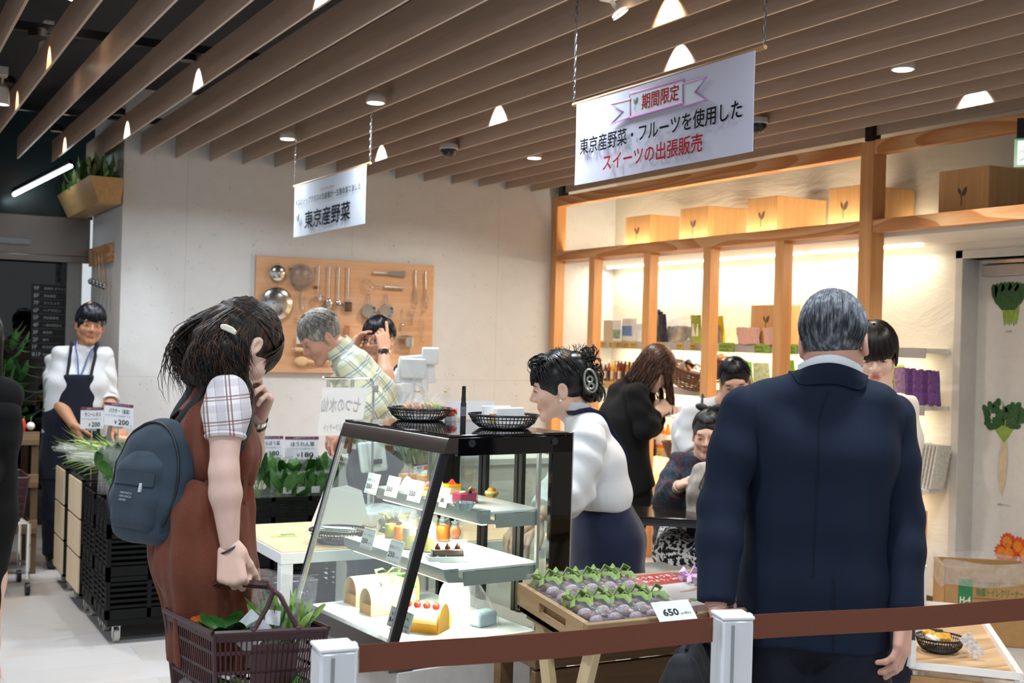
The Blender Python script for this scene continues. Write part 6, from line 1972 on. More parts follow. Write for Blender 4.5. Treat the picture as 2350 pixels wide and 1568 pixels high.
# spotlights hidden in the gaps that scallop the slat faces
for k,(px,py,pw_,c_) in enumerate(((490,208,15,COOL),(290,314,12,COOL),(806,18,24,COOL),(1150,284,20,COOL),(852,364,15,COOL),(1595,160,20,COOL),(2222,240,20,COOL),
          (122,345,5,(1,.6,.3)),(1478,40,10,(1,.72,.4)),(168,160,2.0,(1,.6,.3)),(50,250,2.0,(1,.6,.3)))):
 p=onz(px,py,ZC); i=round((p.x-X0S)/DXS); xs=X0S+i*DXS
 pw_ *= 4.5
 t=thing('recessed_spotlight',(xs-.07,p.y,ZC+.16),['cool white','warm'][k>6]+' recessed spotlight lighting a slat, '+('above the staff man at left','at the left corner of the speckled wall','top middle of the photo','left of the large banner','above the small banner','behind the large banner','at the right, over the timber shelf','at the far left','at the top edge beside the white cylinder spotlight','upper left, higher one','left edge of photo')[k],'spotlight','recessed spotlights in the slat gaps')
 MB().lathe([(.03,ZC+.17),(.042,ZC+.16),(.042,ZC+.128),(.036,ZC+.128)],(xs-.052,p.y,0),16).build('can',M_BLACK,t)
 add_light('scallop_beam','SPOT',(xs-.052,p.y,ZC+.12),pw_,c_,.015,aim=(.34,0,-1),cone=84,blend=.6,parent=t)
# ------------------------------------------------------------------ emergency exit sign (cut by the right edge)
p0=at(2328,322,5.55);
def ex(px,py): return at(px,py,5.55)
es=thing('exit_sign',(p0.x,p0.y,ex(2328,380).z),'green and white emergency exit sign with running man at the right edge','sign')
sx=(ex(2440,350)-ex(2328,350)).length; sz_=(ex(2328,320)-ex(2328,382)).length
xd_=V((.62,-.78,0)).normalized(); o_=V((p0.x,p0.y,ex(2328,382).z)); nd_=xd_.cross(V((0,0,1)))
m=MB(); m.prism([(0,0),(.36,0),(.36,sz_),(0,sz_)],o_,xd_,(0,0,1),nd_*-1,.03); m.build('sign_box',emit('#16a35c',.55,'exit_green'),es)
M_EXW=emit('#eafff0',.9,'exit_white')
def exs(pts,mat=M_EXW,name='running_man'):
 m=MB(); m.prism([(a*sz_,b*sz_) for a,b in pts],o_+nd_*.0005,xd_,(0,0,1),nd_,.0008); m.build(name,mat,es,smooth=False)
exs([(.12,.06),(.62,.06),(.62,.94),(.12,.94)],M_EXW,'doorway')
G_=emit('#0d8a4a',.5,'exit_green_dark')
for pts in ([(.30,.72),(.38,.80),(.46,.76),(.46,.68),(.38,.64)],[(.22,.58),(.36,.62),(.48,.56),(.50,.40),(.40,.34),(.34,.46)],[(.40,.36),(.48,.38),(.54,.22),(.50,.10),(.44,.10),(.46,.22)],[(.38,.38),(.42,.34),(.30,.20),(.16,.18),(.16,.24),(.26,.26)],[(.22,.60),(.16,.46),(.20,.44),(.28,.56)],[(.46,.56),(.58,.46),(.60,.52),(.50,.60)]):
 exs(pts,G_)
MB().box(o_+xd_*.16+V((0,0,sz_+.045)),(.06,.30,.09),rz=math.atan2(xd_.y,xd_.x)+PI/2).build('mount_bracket',M_BLACK,es)
MB().cyl(o_+xd_*.16+V((0,0,sz_+.08)),o_+xd_*.16+V((0,0,ZC+.1-o_.z)),.02).build('drop_rod',M_BLACK,es)
# ------------------------------------------------------------------ peg board with kitchen tools on the speckled wall
YP=YB-.032
TL,TR=ony(588.5,586,YP),ony(997,611,YP); BL=ony(583,854.5,YP)
pb_=tag(MB().bx(TL.x,TR.x,YP,YB-.001,BL.z,TL.z).build('tool_board',wood('#dcb08c','#cb966c','x',1.0,.45,knots=5),bevel=.003),'wide pine board hung with kitchen tools on the speckled wall','board')
YT=YP-.012
def pg(px,py,dy=0.0): return ony(px,py,YT-dy)
KG='kitchen tools hung on the pine board'
def tool(name,px,py,label,cat):
 p=pg(px,py); return thing(name,p,label+' on the pine tool board',cat,KG)
def hook(t,px,py):
 p=pg(px,py); MB().cyl((p.x,YP,p.z),(p.x,YT-.02,p.z),.0025,n=6).build('hook',M_STEEL,t)
M_STL=M('#d2d4d5',.18,1.0,.12,8,stretch=(1,1,1)); M_STL2=M('#bfc1c2',.28,1.0,.1,30)
def disc_lid(px,py,r_px,lab,knob):
 t=tool('pot_lid',px,py,lab,'lid'); p=pg(px,py,.02); r=r_px/FPX*8.5
 q=MRot(PI/2,3,'X')
 MB().lathe([(r,-.006),(r*1.02,0),(r*.95,.006),(r*.6,.014),(r*.1,.018)],p,36,mat=q).build('dome',M_STL,t)
 MB().tube([p+V((r*1.01*cos(a),.004,r*1.01*sin(a))) for a in [2*PI*i/32 for i in range(32)]],r*.035,6,closed=True).build('rim',M_STL2,t)
 if knob: MB().tube([p+V((-.035,-.018,.0)),p+V((-.028,-.036,.002)),p+V((.028,-.036,.0)),p+V((.035,-.018,.0))],.005,6).build('handle',M_STL2,t)
 else: MB().ball(p+V((0,-.028,0)),.012).build('knob',M_STL2,t)
 hook(t,px,py-r_px-3)
disc_lid(638,627,18.5,'small round steel lid, uppermost at the left',False)
disc_lid(636,697,37,'large round steel lid',True)
t=tool('strainer',692,635,'large round mesh strainer','strainer'); p=pg(692,635,.015); r=28.5/FPX*8.5
MB().tube([p+V((r*cos(a),0,r*sin(a))) for a in [2*PI*i/36 for i in range(36)]],.004,6,closed=True).build('rim',M_STL2,t)
MB().lathe([(r,0),(r*.8,.02),(r*.45,.035),(.002,.04)],p,32,mat=MRot(-PI/2,3,'X') if False else MRot(PI/2,3,'X'),cap0=False,cap1=False).build('mesh',glass('#cfc6c0',.8,.16,'wire_mesh',.3),t)
h0,h1=pg(692,665,.015),pg(692,711,.015)
MB().tube([h0+V((-.004,0,0)),h0+V((-.014,0,-.03)),h1+V((-.013,0,.01)),h1,h1+V((.013,0,.01)),h0+V((.014,0,-.03)),h0+V((.004,0,0))],.003,6).build('handle',M_STL2,t)
for s_ in (-1,1): MB().box(p+V((s_*r*1.05,0,r*.75)),(.02,.006,.008)).build('rest_ear',M_STL2,t)
def spoonlike(px,y0,y1,lab,kind):
 t=tool(kind,px,y0,lab,{'ladle': 'ladle','serving_spoon': 'spoon','pasta_server': 'pasta server','turner': 'turner'}[kind])
 a,b=pg(px,y0,.012),pg(px-2,y1-22,.012); e=pg(px,y1,.012)
 MB().tube([a,a*.5+b*.5,b],[.007,.0055,.0045],8,flat=.4,up=(1,0,0)).build('handle',M_STL2,t)
 hook(t,px,y0+2)
 if kind=='ladle':
  c=pg(px+2,y1-10,.035); MB().lathe([(.002,-.028),(.018,-.024),(.028,-.01),(.031,.004),(.029,.004),(.02,-.014)],c,20,mat=MRot(.3,3,'X')).build('bowl',M_STL,t)
 elif kind=='serving_spoon':
  MB().ball((b+e)/2+V((0,-.006,0)),(.026,.010,.036),14,9).build('bowl',M_STL,t)
 elif kind=='pasta_server':
  MB().ball((b+e)/2+V((0,-.006,.008)),(.022,.010,.028),14,9).build('bowl',M_STL,t)
  m=MB()
  for k in range(-3,4): m.cyl((b+e)/2+V((k*.007,-.012,-.004-abs(k)*-.006)),(b+e)/2+V((k*.009,-.040,-.016)),.0028,n=5)
  m.build('prongs',M_STL,t)
 else:
  m=MB(); c=(b+e)/2
  m.prism([(-.006,.036),(.006,.036),(.024,.018),(-.024,.018)],c,(1,0,0),(0,0,1),(0,-1,0),.003); m.build('shoulder',M_STL2,t)
  m=MB()
  for k in range(6): m.bx(c.x-.026+k*.0095,c.x-.026+k*.0095+.005,c.y-.006,c.y-.002,c.z-.045,c.z+.018)
  m.bx(c.x-.027,c.x+.027,c.y-.006,c.y-.002,c.z-.048,c.z-.043).bx(c.x-.027,c.x+.027,c.y-.006,c.y-.002,c.z+.014,c.z+.02)
  m.build('slotted_blade',M('#17171a',.4),t)
spoonlike(732,608,692,'steel soup ladle','ladle'); spoonlike(756,610,708,'steel serving spoon','serving_spoon'); spoonlike(778,612,711,'steel pasta server with prongs','pasta_server'); spoonlike(800,614,711,'black slotted turner','turner')
t=tool('spatula',895,628,'perforated steel spatula hung sideways','spatula')
a,b=pg(856,626,.012),pg(888,627,.012); MB().cyl(a,b,.008,n=8).build('handle',M_STL2,t)
m=MB(); c=pg(931,629,.012); m.prism([(b.x,b.z-.006),(b.x,b.z+.006),(b.x+.03,b.z+.014),(c.x,c.z+.022),(c.x,c.z-.022),(b.x+.03,b.z-.014)],(0,b.y,0),(1,0,0),(0,0,1),(0,-1,0),.002); m.build('blade',M('#8f979d',.3,.9),t)
t=tool('potato_masher',880,660,'wire potato masher hung sideways','masher')
a,b,c=pg(927,661,.012),pg(882,659,.012),pg(858,657,.012); MB().cyl(a,b,.009,n=8).build('handle',M_STL2,t)
MB().tube([b,c,pg(845,642,.012),pg(834,642,.012),pg(832,655,.012),pg(836,668,.012),pg(846,668,.012),c],.0026,6).build('wire',M_STL2,t)
for px,y0,y1,lab in ((953,621,700,'left steel balloon whisk'),(976,624,708,'right steel balloon whisk')):
 t=tool('whisk',px,y0,lab,'whisk'); a,b,c=pg(px,y0,.02),pg(px,y0+40,.02),pg(px+1,y1,.02)
 MB().cyl(a,b,.0065,.005,n=8).build('handle',M_STL2,t); m=MB(); L=(b-c).length
 for k in range(4):
  an=PI*k/4; dx=V((cos(an),sin(an),0))
  m.tube([b+dx*(w*.026)+(c-b)*s for s,w in ((0,.15),(.3,.45),(.6,.95),(.8,1),(.95,.6),(1,0),(.95,-.6),(.8,-1),(.6,-.95),(.3,-.45),(0,-.15))],.0014,4)
 m.build('wires',M_STL2,t); hook(t,px,y0)
for px,lab in ((846,'left small steel pan'),(886,'right small steel pan')):
 t=tool('small_pan',px,714,lab,'pan'); p=pg(px,714,.03); r=18/FPX*8.5
 MB().lathe([(r*.86,-.02),(r,.012),(r*1.02,.012),(r*.9,-.025),(.002,-.026)],p,28,mat=MRot(PI/2,3,'X'),cap0=True).build('pan_body',M_STL,t)
 h0,h1=pg(px,698,.02),pg(px,676,.012)
 MB().tube([h0+V((-.010,0,0)),h1+V((-.010,0,-.01)),h1,h1+V((.010,0,-.01)),h0+V((.010,0,0))],.0032,6).build('handle',M_STL2,t); hook(t,px,676)
t=tool('tea_strainer',923,712,'small ball tea strainer','strainer'); h0,h1=pg(923,712,.012),pg(923,746,.02)
MB().tube([h1+V((-.003,0,.01)),h0+V((-.010,0,-.04)),h0,h0+V((.010,0,-.04)),h1+V((.003,0,.01))],.0018,5).build('handle',M_STL2,t); MB().ball(h1,.015).build('ball',M_STL,t); hook(t,923,712)
t=tool('peeler',945,716,'steel Y peeler','peeler'); h0=pg(945,716,.015); h1=pg(945,749,.015)
MB().tube([h0+V((-.022,0,0)),h0+V((-.020,0,-.025)),h0+V((-.006,0,-.05)),h1,h0+V((.006,0,-.05)),h0+V((.020,0,-.025)),h0+V((.022,0,0))],.003,6).build('frame',M_STL2,t); MB().box(h0,(.048,.004,.008)).build('blade',M_STL,t)
t=tool('egg_lifter',967,716,'thin wire loop egg lifter','lifter'); h0,h1=pg(968,715,.012),pg(967,786,.012)
MB().tube([h1+V((0,0,.02)),pg(963,745,.012),h0,pg(973,745,.012),h1+V((0,0,.02)),h1+V((-.02,0,-.002)),h1+V((-.026,0,.006))],.0018,5).build('wire',M_STL2,t); MB().tube([h1+V((0,0,.02)),h1+V((.02,0,-.002)),h1+V((.026,0,.006))],.0018,5).build('wire_hook',M_STL2,t); hook(t,968,716)
M_BEECH=wood('#e3c29d','#d0a87c','x',1.0,.5)
t=tool('wooden_spoon',700,830,'large pale wooden spoon','spoon'); a,b=pg(692,829,.015),pg(760,829,.015)
MB().ball(a,(.052,.012,.034),16,10).build('spoon_bowl',M_BEECH,t); MB().tube([a+V((.04,0,0)),a+V((.08,0,-.004)),b],[.014,.010,.009],8).build('handle',M_BEECH,t)
t=tool('rolling_pin',700,803,'pale wooden rolling pin','rolling pin'); a,b=pg(676,802,.02),pg(735,805,.02); MB().cyl(a,b,.016,n=14).build('roller',M_BEECH,t); MB().cyl(a-V((.02,0,0)),a,.008,n=8).build('handle',M_BEECH,t)
t=tool('bamboo_mat',690,732,'small ribbed pale wooden rack','rack'); m=MB(); a=pg(681,732,.008)
for k in range(3): m.bx(a.x,a.x+.075,a.y-.008,a.y,a.z-.022+k*.018,a.z-.013+k*.018)
m.build('slats',M_BEECH,t)
t=tool('grater',690,780,'small white grater with holes','grater'); a=pg(679,790,.008); MB().bx(a.x,a.x+.09,a.y-.012,a.y,a.z,a.z+.055).build('plate',M('#e6ddd4',.5),t,bevel=.006)
m=MB()
for i in range(2):
 for j in range(4): m.ball((a.x+.016+j*.02,a.y-.0125,a.z+.016+i*.022),(.003,.001,.003),6,4)
m.build('holes',M_BLACK,t)
t=tool('chopping_board',795,765,'small brown board with a hanging hole','board'); a,b=pg(789,780,.01),pg(801,746,.01); MB().bx(a.x,b.x+.004,a.y-.014,a.y,a.z-.10,b.z).build('plank',wood('#b87a4c','#9a5f38','z'),t,bevel=.006); MB().ball(((a.x+b.x)/2,a.y-.014,b.z-.018),(.004,.002,.004)).build('hanging_hole',M_BLACK,t)
t=tool('saucepan',935,778,'long handled small saucepan with lid','saucepan'); a=pg(940,785,.05)
MB().lathe([(.034,-.035),(.036,.028),(.033,.028)],a,24).build('pot',M_STL,t); MB().tube([pg(898,777,.05),pg(925,777,.05),a+V((-.03,0,.02))],.005,6).build('handle',M_STL2,t)
MB().lathe([(.058,0),(.050,.008),(.01,.014)],pg(930,774,.05),24).build('lid',M_STL2,t)
# ---- small rail with ladles and the planter on the end of the speckled wall (face x = 1.59)
XE=1.59
p,q=onx(206,572,XE-.015),onx(256,600,XE-.015)
rl=thing('tool_rail',(XE,(p.y+q.y)/2,q.z),'short wooden rail with hanging ladles on the end of the speckled wall','rail')
MB().bx(XE-.02,XE-.001,min(p.y,q.y),max(p.y,q.y),q.z,p.z).build('rail_board',M_FRAMEWOOD_H,rl)
for k,px in enumerate((213,220,227,234,241)):
 a=onx(px,582,XE-.03); b=onx(px-1+k,640+k*3,XE-.035)
 t=thing('hanging_ladle',a,['first','second','third','fourth','fifth'][k]+' steel ladle from the left on the short wooden rail','ladle','ladles on the short wooden rail')
 MB().tube([a,a*.5+b*.5,b],.005,6).build('handle',M_STL2,t); MB().ball(b-V((0.01,0,.02)),(.022,.030,.024),10,7).build('bowl',M_STL,t)
pl_=thing('wall_planter',onx(215,470,XE-.1),'wooden trough of green foliage on the wall end, upper left','planter')
P=[onx(155,450,XE-.16),onx(247,418,XE-.02)]
c0,c1=onx(178,482,XE-.10),onx(253,466,XE-.10)
yb0,yb1=c1.y,c0.y
tp=[V((XE-.24,yb0-.02,c1.z+.17)),V((XE-.02,yb0-.02,c1.z+.17)),V((XE-.02,yb1+.08,c1.z+.17)),V((XE-.24,yb1+.08,c1.z+.17))]
bt_=[V((XE-.17,yb0,c1.z)),V((XE-.03,yb0,c1.z)),V((XE-.03,yb1,c1.z)),V((XE-.17,yb1,c1.z))]
MB().hexa(bt_,tp).build('trough',wood('#c9a26b','#a97f4a','y',1,.5),pl_,smooth=False)
M_FOL=M('#3f5a2a',.5,0,.35,30); M_FOL2=M('#6b7a3a',.5,0,.3,30)
rr=random.Random(3)
def leaf_blade(mb,base,d,up,L,w,curl=.3,n=5):
 d=V(d).normalized(); up=V(up); s=d.cross(up)
 if s.length<1e-4: s=d.orthogonal()
 s.normalize(); nn=s.cross(d)
 pts=[]
 for i in range(n+1):
  t=i/n; c=V(base)+d*(L*t)-nn*(-curl*L*t*t); ww=w*sin(PI*min(.97,.12+.85*t))**.8
  pts.append((c-s*ww*.5+nn*ww*.15,c,c+s*ww*.5+nn*ww*.15))
 o=len(mb.v); mb.v.extend([tuple(p) for r_ in pts for p in r_])
 for i in range(n):
  for j in range(2): mb.f.append((o+i*3+j,o+i*3+j+1,o+(i+1)*3+j+1,o+(i+1)*3+j))
for mat,n,nm in ((M_FOL,150,'foliage'),(M_FOL2,60,'light_foliage')):
 m=MB()
 for i in range(n):
  c=V((XE-.04-.18*rr.random(),yb0+(yb1+.08-yb0)*rr.random(),c1.z+.14+.12*rr.random()))
  leaf_blade(m,c,(rr.random()-.6,rr.random()-.5,rr.random()*.9+.1),(0,0,1),.07+.06*rr.random(),.03,.4)
 m.build(nm,mat,pl_)
# ------------------------------------------------------------------ goods on and in the showcase
M_BOWL=M('#0e0e10',.35,0,.1)
def bowl_mesh(c,r,h,n=54):
 m=MB(); c=V(c)
 prof=[(r*.55,.002),(r*.72,h*.12),(r*.88,h*.42),(r,h)]
 for i in range(n):
  a=2*PI*i/n
  m.tube([c+V((q*cos(a),q*sin(a),z)) for q,z in prof],.0016,4,cap=False)
 for q,z,rr_ in ((r,h,.0042),(r*.95,h*.74,.002),(r*.88,h*.42,.0018),(r*.72,h*.12,.0022)):
  m.tube([c+V((q*cos(a),q*sin(a),z)) for a in [2*PI*k/40 for k in range(40)]],rr_,5,closed=True)
 m.lathe([(.001,.002),(r*.56,.002),(r*.60,.006)],c,32,cap0=False,cap1=False)
 return m
def slat_bowl(px,py,z,wpx,h,label):
 p=onz(px,py,z); d=(p-CAMP).dot(_fw); r=wpx/2/FPX*d
 p=V((p.x,p.y,z))+V((_fw.x,_fw.y,0))*r*.55
 t=thing('slatted_bowl',p,label,'bowl','black slatted plastic bowls')
 bowl_mesh(p,r,h).build('bowl',M_BOWL,t)
 return p,r
b1,r1=slat_bowl(960,967,ZT,147,.040,'black slatted bowl of bagged cookies on top of the showcase')
b2,r2=slat_bowl(1155,986,ZT,163,.042,'black slatted bowl of white napkins on the showcase top, right of the marker pen')
def bag(mb,c,w,d,h,seed,lean=(0,0),n=9,pinch=.25):
 """crumpled clear bag: a pillow that narrows to a flat top"""
 r_=random.Random(seed); c=V(c)
 def fn(u,v):
  a=2*PI*u; k=1-(1-pinch)*v**2.2
  kk=1+.10*sin(a*5+seed)*(.3+v)+.05*sin(a*9+v*7)
  return c+V((w/2*cos(a)*kk*(k if True else 1)+lean[0]*v*h,d/2*sin(a)*kk*(k*(1-.7*v))+lean[1]*v*h,h*v+.004*sin(a*4+seed)))
 mb.sheet(fn,22,n)
 return mb
rr=random.Random(8)
M_COOK=M('#c99a72',.7,0,.2,60); M_COOKP=M('#c98a84',.6,0,.2,60); M_COOKG=M('#93a84e',.6,0,.2,60)
for k,(dx,dy,mt,lb) in enumerate(((-.04,-.02,M_COOK,'clear bag of pale cookies at the left of the bowl on the showcase'),(.005,-.015,M_COOKP,'clear bag of pink and green cookies in the middle of the bowl on the showcase'),(.04,.0,M_COOKG,'clear bag of greenish cookies at the right of the bowl on the showcase'),(-.015,.03,M_COOK,'clear bag of cookies at the back of the bowl on the showcase'))):
 c=b1+V((dx,dy,.008))
 t=thing('cookie_bag',c,lb,'cookie bag','cookie bags in the black bowl')
 for j in range(5):
  MB().lathe([(.001,-.005),(.017,-.004),(.019,.0),(.017,.004),(.001,.005)],c+V((-.024+j*.012,rr.uniform(-.008,.008),.030+.004*(j%2))),14,mat=MRot(1.25+.1*j,3,'Y')).build('cookie',mt if j%2==0 or k != 1 else M_COOKG,t)
 bag(MB(),c,.085,.06,.105 if k != 3 else .13,k,lean=((.25,-.2,.55,.1)[k],0)).build('bag_film',film(.10,70),t)
 MB().box(c+V(((.25,-.2,.55,.1)[k]*.09,-.004,.088)),(.012,.003,.006),rz=k).build('tape',M(['#f0c21c','#e25c86','#e9c431','#d6466e'][k],.5),t)
np_=thing('napkin_stack',b2+V((0,0,.01)),'folded white paper napkins standing in the right black bowl','napkins')
MB().box(b2+V((.012,-.01,.036)),(.115,.022,.058),rz=.12+CTH).build('folded_sheets',M('#f2f3f5',.8,0,.02),np_,bevel=.004)
MB().box(b2+V((-.015,.022,.038)),(.10,.014,.062),rz=-.05+CTH).build('folded_sheets',M('#e9ebee',.8,0,.02),np_,bevel=.003)
MB().box(b2+V((-.035,-.022,.034)),(.06,.012,.030),rz=.3).build('yellow_card',M('#d6b873',.7),np_,bevel=.002)
p=onz(1062,990,ZT); pn_=thing('marker_pen',p,'tall black marker pen standing on the showcase top between the two bowls','pen')
hp=107/FPX*3.55
MB().lathe([(.0085,0),(.0085,hp*.62),(.0070,hp*.64),(.0070,hp*.72),(.0062,hp*.78),(.0058,hp)],p,16).build('barrel',M_BLACKPL,pn_)
MB().lathe([(.0087,hp*.34),(.0087,hp*.55)],p,16,cap0=False,cap1=False).build('label_band',M('#6d7078',.5,0,.4,200),pn_)
p=onz(1048,968,ZT); t=thing('yarn_pot',p,'small white pot with red netting on the showcase top behind the marker pen','pot')
MB().lathe([(.018,0),(.021,.014),(.019,.028)],p+V((0,.05,0)),16).build('pot',M('#dfe0e4',.6),t);
m=MB()
for i in range(40):
 a=rr.random()*6.3; m.tube([p+V((.022*cos(a+s)*(1-.1*s),.05+.022*sin(a+s*1.3),.028+.012*sin(s*2+i))) for s in (0,.6,1.2,1.8,2.4)],.0016,4)
m.build('red_netting',M('#d2574c',.8),t)
p=onz(1110,968,ZT); tag(MB().box(p+V((.02,.13,.035)),(.19,.003,.055),rz=CTH,mat=MRot(CTH,3,'Z') @ MRot(-.25,3,'X')).build('white_sheet',M('#f0f2f4',.7,0,.02)),'white paper sheet standing on the showcase top behind the right bowl','paper')
# price cards on the shelf lips
M_CARD=M('#e8efec',.6,0,.02); M_INK=M('#23242b',.7,0,.02)
E1=V((cos(CTH),sin(CTH),0)); E2=V((-sin(CTH),cos(CTH),0))
def price_card(pxs,name,price,label,a_front,tilt=.0):
 """pxs = (left, top, right, bottom) of the card as seen"""
 l,t_,r,b=pxs
 o=cw(a_front,0,0); n_=E1
 def pp(px,py):
  ry=ray(px,py); k=(o-CAMP).dot(n_)/ry.dot(n_); return CAMP+ry*k
 c=pp((l+r)/2,(t_+b)/2); d=(c-CAMP).dot(_fw)
 w=abs((pp(r,(t_+b)/2)-pp(l,(t_+b)/2)).length); h=(b-t_)/FPX*d*.93
 xd=-E2; yd=(V((0,0,1))+E1*.28).normalized(); nd=xd.cross(yd)
 t=thing('price_card',c,label,'price card','hand written price cards in the showcase')
 M3=Matrix((tuple(xd),tuple(yd),tuple(nd))).transposed()
 MB().box(c,(w,h,.0012),mat=M3).build('card',M_CARD,t,bevel=.0004)
 f=c+nd*.0008
 nm=text(name,f-xd*w*.42+yd*h*.10,xd,yd,h*.14,M_INK,t,width=w*.78,bold=.01)
 text(price,f-xd*w*.42-yd*h*.26,xd,yd,h*.24,M_INK,t,width=w*.48,bold=.03)
 text('yen(税込)',f+xd*w*.10-yd*h*.25,xd,yd,h*.09,M_INK,t,width=w*.34)
 for s_ in (1,-1):
  m=MB()
  for k in range(6): m.box(f+xd*w*(-.35+.14*k)+yd*h*.43*s_,(w*.06,h*.035,.0006),mat=M3)
  m.build('border_dots',M(['#d8564a','#5aa869'][s_>0],.6),t,smooth=False)
 return t
A1,A0=.101,-.004
price_card((841,1085,868,1136),'かぼちゃのタルト','350','price card 350 nearest the far end on the top shelf of the showcase',A1)
price_card((887,1092,915,1143),'スイートモンブラン','350','price card 350 below the white cone cake on the top shelf',A1)
price_card((939,1101,969,1154),'キャロットオレンジチーズ','350','price card 350 left of the black corner bar on the top shelf',A1)
price_card((1012,1118,1029,1167),'ベリー','380','price card right of the black corner bar on the top shelf',A1)
price_card((831,1211,858,1262),'フルーツパウンド','250','price card 250 below the brown cake on the middle shelf',A0)
price_card((891,1238,922,1296),'野菜のプリン','250','price card 250 below the yellow pudding jars on the middle shelf',A0)
price_card((941,1243,958,1292),'シフォン','190','narrow price card 190 beside the black corner bar on the middle shelf',A0)
price_card((893,1398,944,1448),'七彩ロール','1400','large price card 1400 on the lowest deck in front of the open roll cake',-.10)
M_CREAM=M('#f7f3e6',.55,0,.03,40); M_STRAW=M('#e2402f',.3,0,.12,60); M_ORG=M('#f2a32a',.35,0,.1,30); M_CUST=M('#f4e39a',.45,0,.05,30)
M_CHOC=M('#33211a',.3,0,.2,40); M_LEAFG=M('#4f7d33',.5,0,.25,60); M_PINK=M('#d75f83',.35,0,.12,30)
CG='cakes in the showcase'
def fl(px,py,z): p=onz(px,py,z); return V((p.x,p.y,z))
Z1,Z2,Z3=1.0,.838,.632
for k,(px,py) in enumerate(((884,1108),(925,1112),(962,1110))):   # boxed pumpkin tarts at the back
 p=fl(px,py,Z1)+E1*.06
 t=thing('pumpkin_tart',p,['leftmost','middle','right'][k]+' orange pumpkin tart slice in clear wrap at the back of the top shelf','cake',CG)
 MB().prism([(0,0),(.05,0),(.05,.028),(0,.028)],p-E2*.03,E1,(0,0,1),E2,.045).build('filling',M_ORG,t)
 MB().prism([(-.003,0),(.053,0),(.053,.012),(-.003,.012)],p-E2*.032,E1,(0,0,1),E2,.049).build('crust',M('#b9772f',.6),t)
 bag(MB(),p+E1*.025-E2*.008,.07,.06,.062,k+3).build('wrap',film(.08,80),t)
for k,(px,py) in enumerate(((928,1128),(998,1132))):
 p=fl(px,py,Z1)+E1*.012
 t=thing('cone_cake',p,['white cream cone cake with pink berry left of the black corner bar','white cream cone cake with pink berry behind the black corner bar'][k],'cake',CG)
 MB().lathe([(.026,0),(.026,.016),(.019,.030),(.010,.043),(.003,.051)],p,20).build('cream_cone',M_CREAM,t)
 MB().ball(p+V((0,0,.055)),.0055).build('berry',M('#c6397f',.3),t)
 m=MB(); leaf_blade(m,p+V((0,0,.047)),-E2*.8+V((0,0,.3)),(0,0,1),.016,.009); m.build('mint_leaf',M_LEAFG,t)
p=fl(955,1108,Z1)+E1*.04
t=thing('strawberry_cream_cake',p,'cream cake with a strawberry slice between the two cone cakes','cake',CG)
MB().lathe([(.022,0),(.022,.025),(.016,.036),(.004,.044)],p,18).build('cream',M_CREAM,t); MB().ball(p+V((0,0,.048)),(.013,.005,.009),mat=MRot(.4,3,'Y')).build('strawberry',M_STRAW,t)
for k,(px,py) in enumerate(((968,1143),(1024,1136))):
 p=fl(px,py,Z1)+E1*.008
 t=thing('orange_cheesecake',p,['orange cheesecake block topped with melon at the top shelf lip','orange cheesecake block right of the black corner bar'][k],'cake',CG)
 MB().prism([(0,0),(.05,0),(.05,.022),(0,.022)],p-E2*.0,E1,(0,0,1),E2,.05).build('cheese_layer',M_CUST,t,bevel=.002)
 MB().prism([(0,.022),(.05,.022),(.05,.032),(0,.032)],p,E1,(0,0,1),E2,.05).build('orange_jelly',M('#f6a21d',.15),t,bevel=.002)
 MB().prism([(0,0),(.024,0),(.012,.016)],p+V((0,0,.032))+E2*.015+E1*.012,E1*.8-E2*.6,(0,0,1),E2,.012).build('fruit_piece',M_STRAW,t)
p=fl(1064,1157,Z1)
p=p+E1*.012
t=thing('berry_mousse',p,'pink berry mousse in a clear square cup at the right of the top shelf','mousse',CG)
MB().box(p+V((0,.02,.016)),(.058,.05,.030),rz=CTH).build('mousse',M_PINK,t,bevel=.002)
MB().box(p+V((0,.02,.022)),(.064,.056,.044),rz=CTH).build('clear_cup',glass('#fbeef2',.6),t)
MB().ball(p+V((.012,.005,.034)),.006).build('blueberry',M('#2d3450',.4),t); MB().ball(p+V((-.008,.012,.034)),(.014,.010,.005)).build('cream_dot',M_CREAM,t)
m=MB(); leaf_blade(m,p+V((-.004,0,.036)),E1+V((0,0,.5)),(0,0,1),.024,.012); leaf_blade(m,p+V((-.008,.01,.036)),E2+V((0,0,.6)),(0,0,1),.020,.011); m.build('mint_leaves',M_LEAFG,t)
MB().ball(p+V((.026,.03,.040)),(.008,.006,.008)).build('strawberry',M_STRAW,t)
p=fl(1063,1172,Z1)-E1*.0-E2*.004
t=thing('foil_cup',p,'fluted silver foil cup at the front right of the top shelf','foil cup')
m=MB(); q=[]
m.sheet(lambda u,v: p+V(((.020+.013*v+.0012*cos(u*2*PI*36))*cos(2*PI*u),(.020+.013*v+.0012*cos(u*2*PI*36))*sin(2*PI*u),.001+.024*v)),144,2); m.build('cup',M('#cfe0e6',.2,.8),t)
p=fl(1110,1142,Z1)+E1*.03
t=thing('custard_tartlet',p,'small orange topped custard tartlet at the right end of the top shelf','cake',CG)
MB().lathe([(.016,0),(.022,.014),(.020,.02)],p,16).build('custard',M_CUST,t); MB().ball(p+V((0,0,.022)),(.014,.014,.010)).build('orange_top',M_ORG,t); MB().lathe([(.017,-.0),(.024,.012)],p,18,cap1=False).build('gold_cup',M('#d8b04a',.25,.9),t)
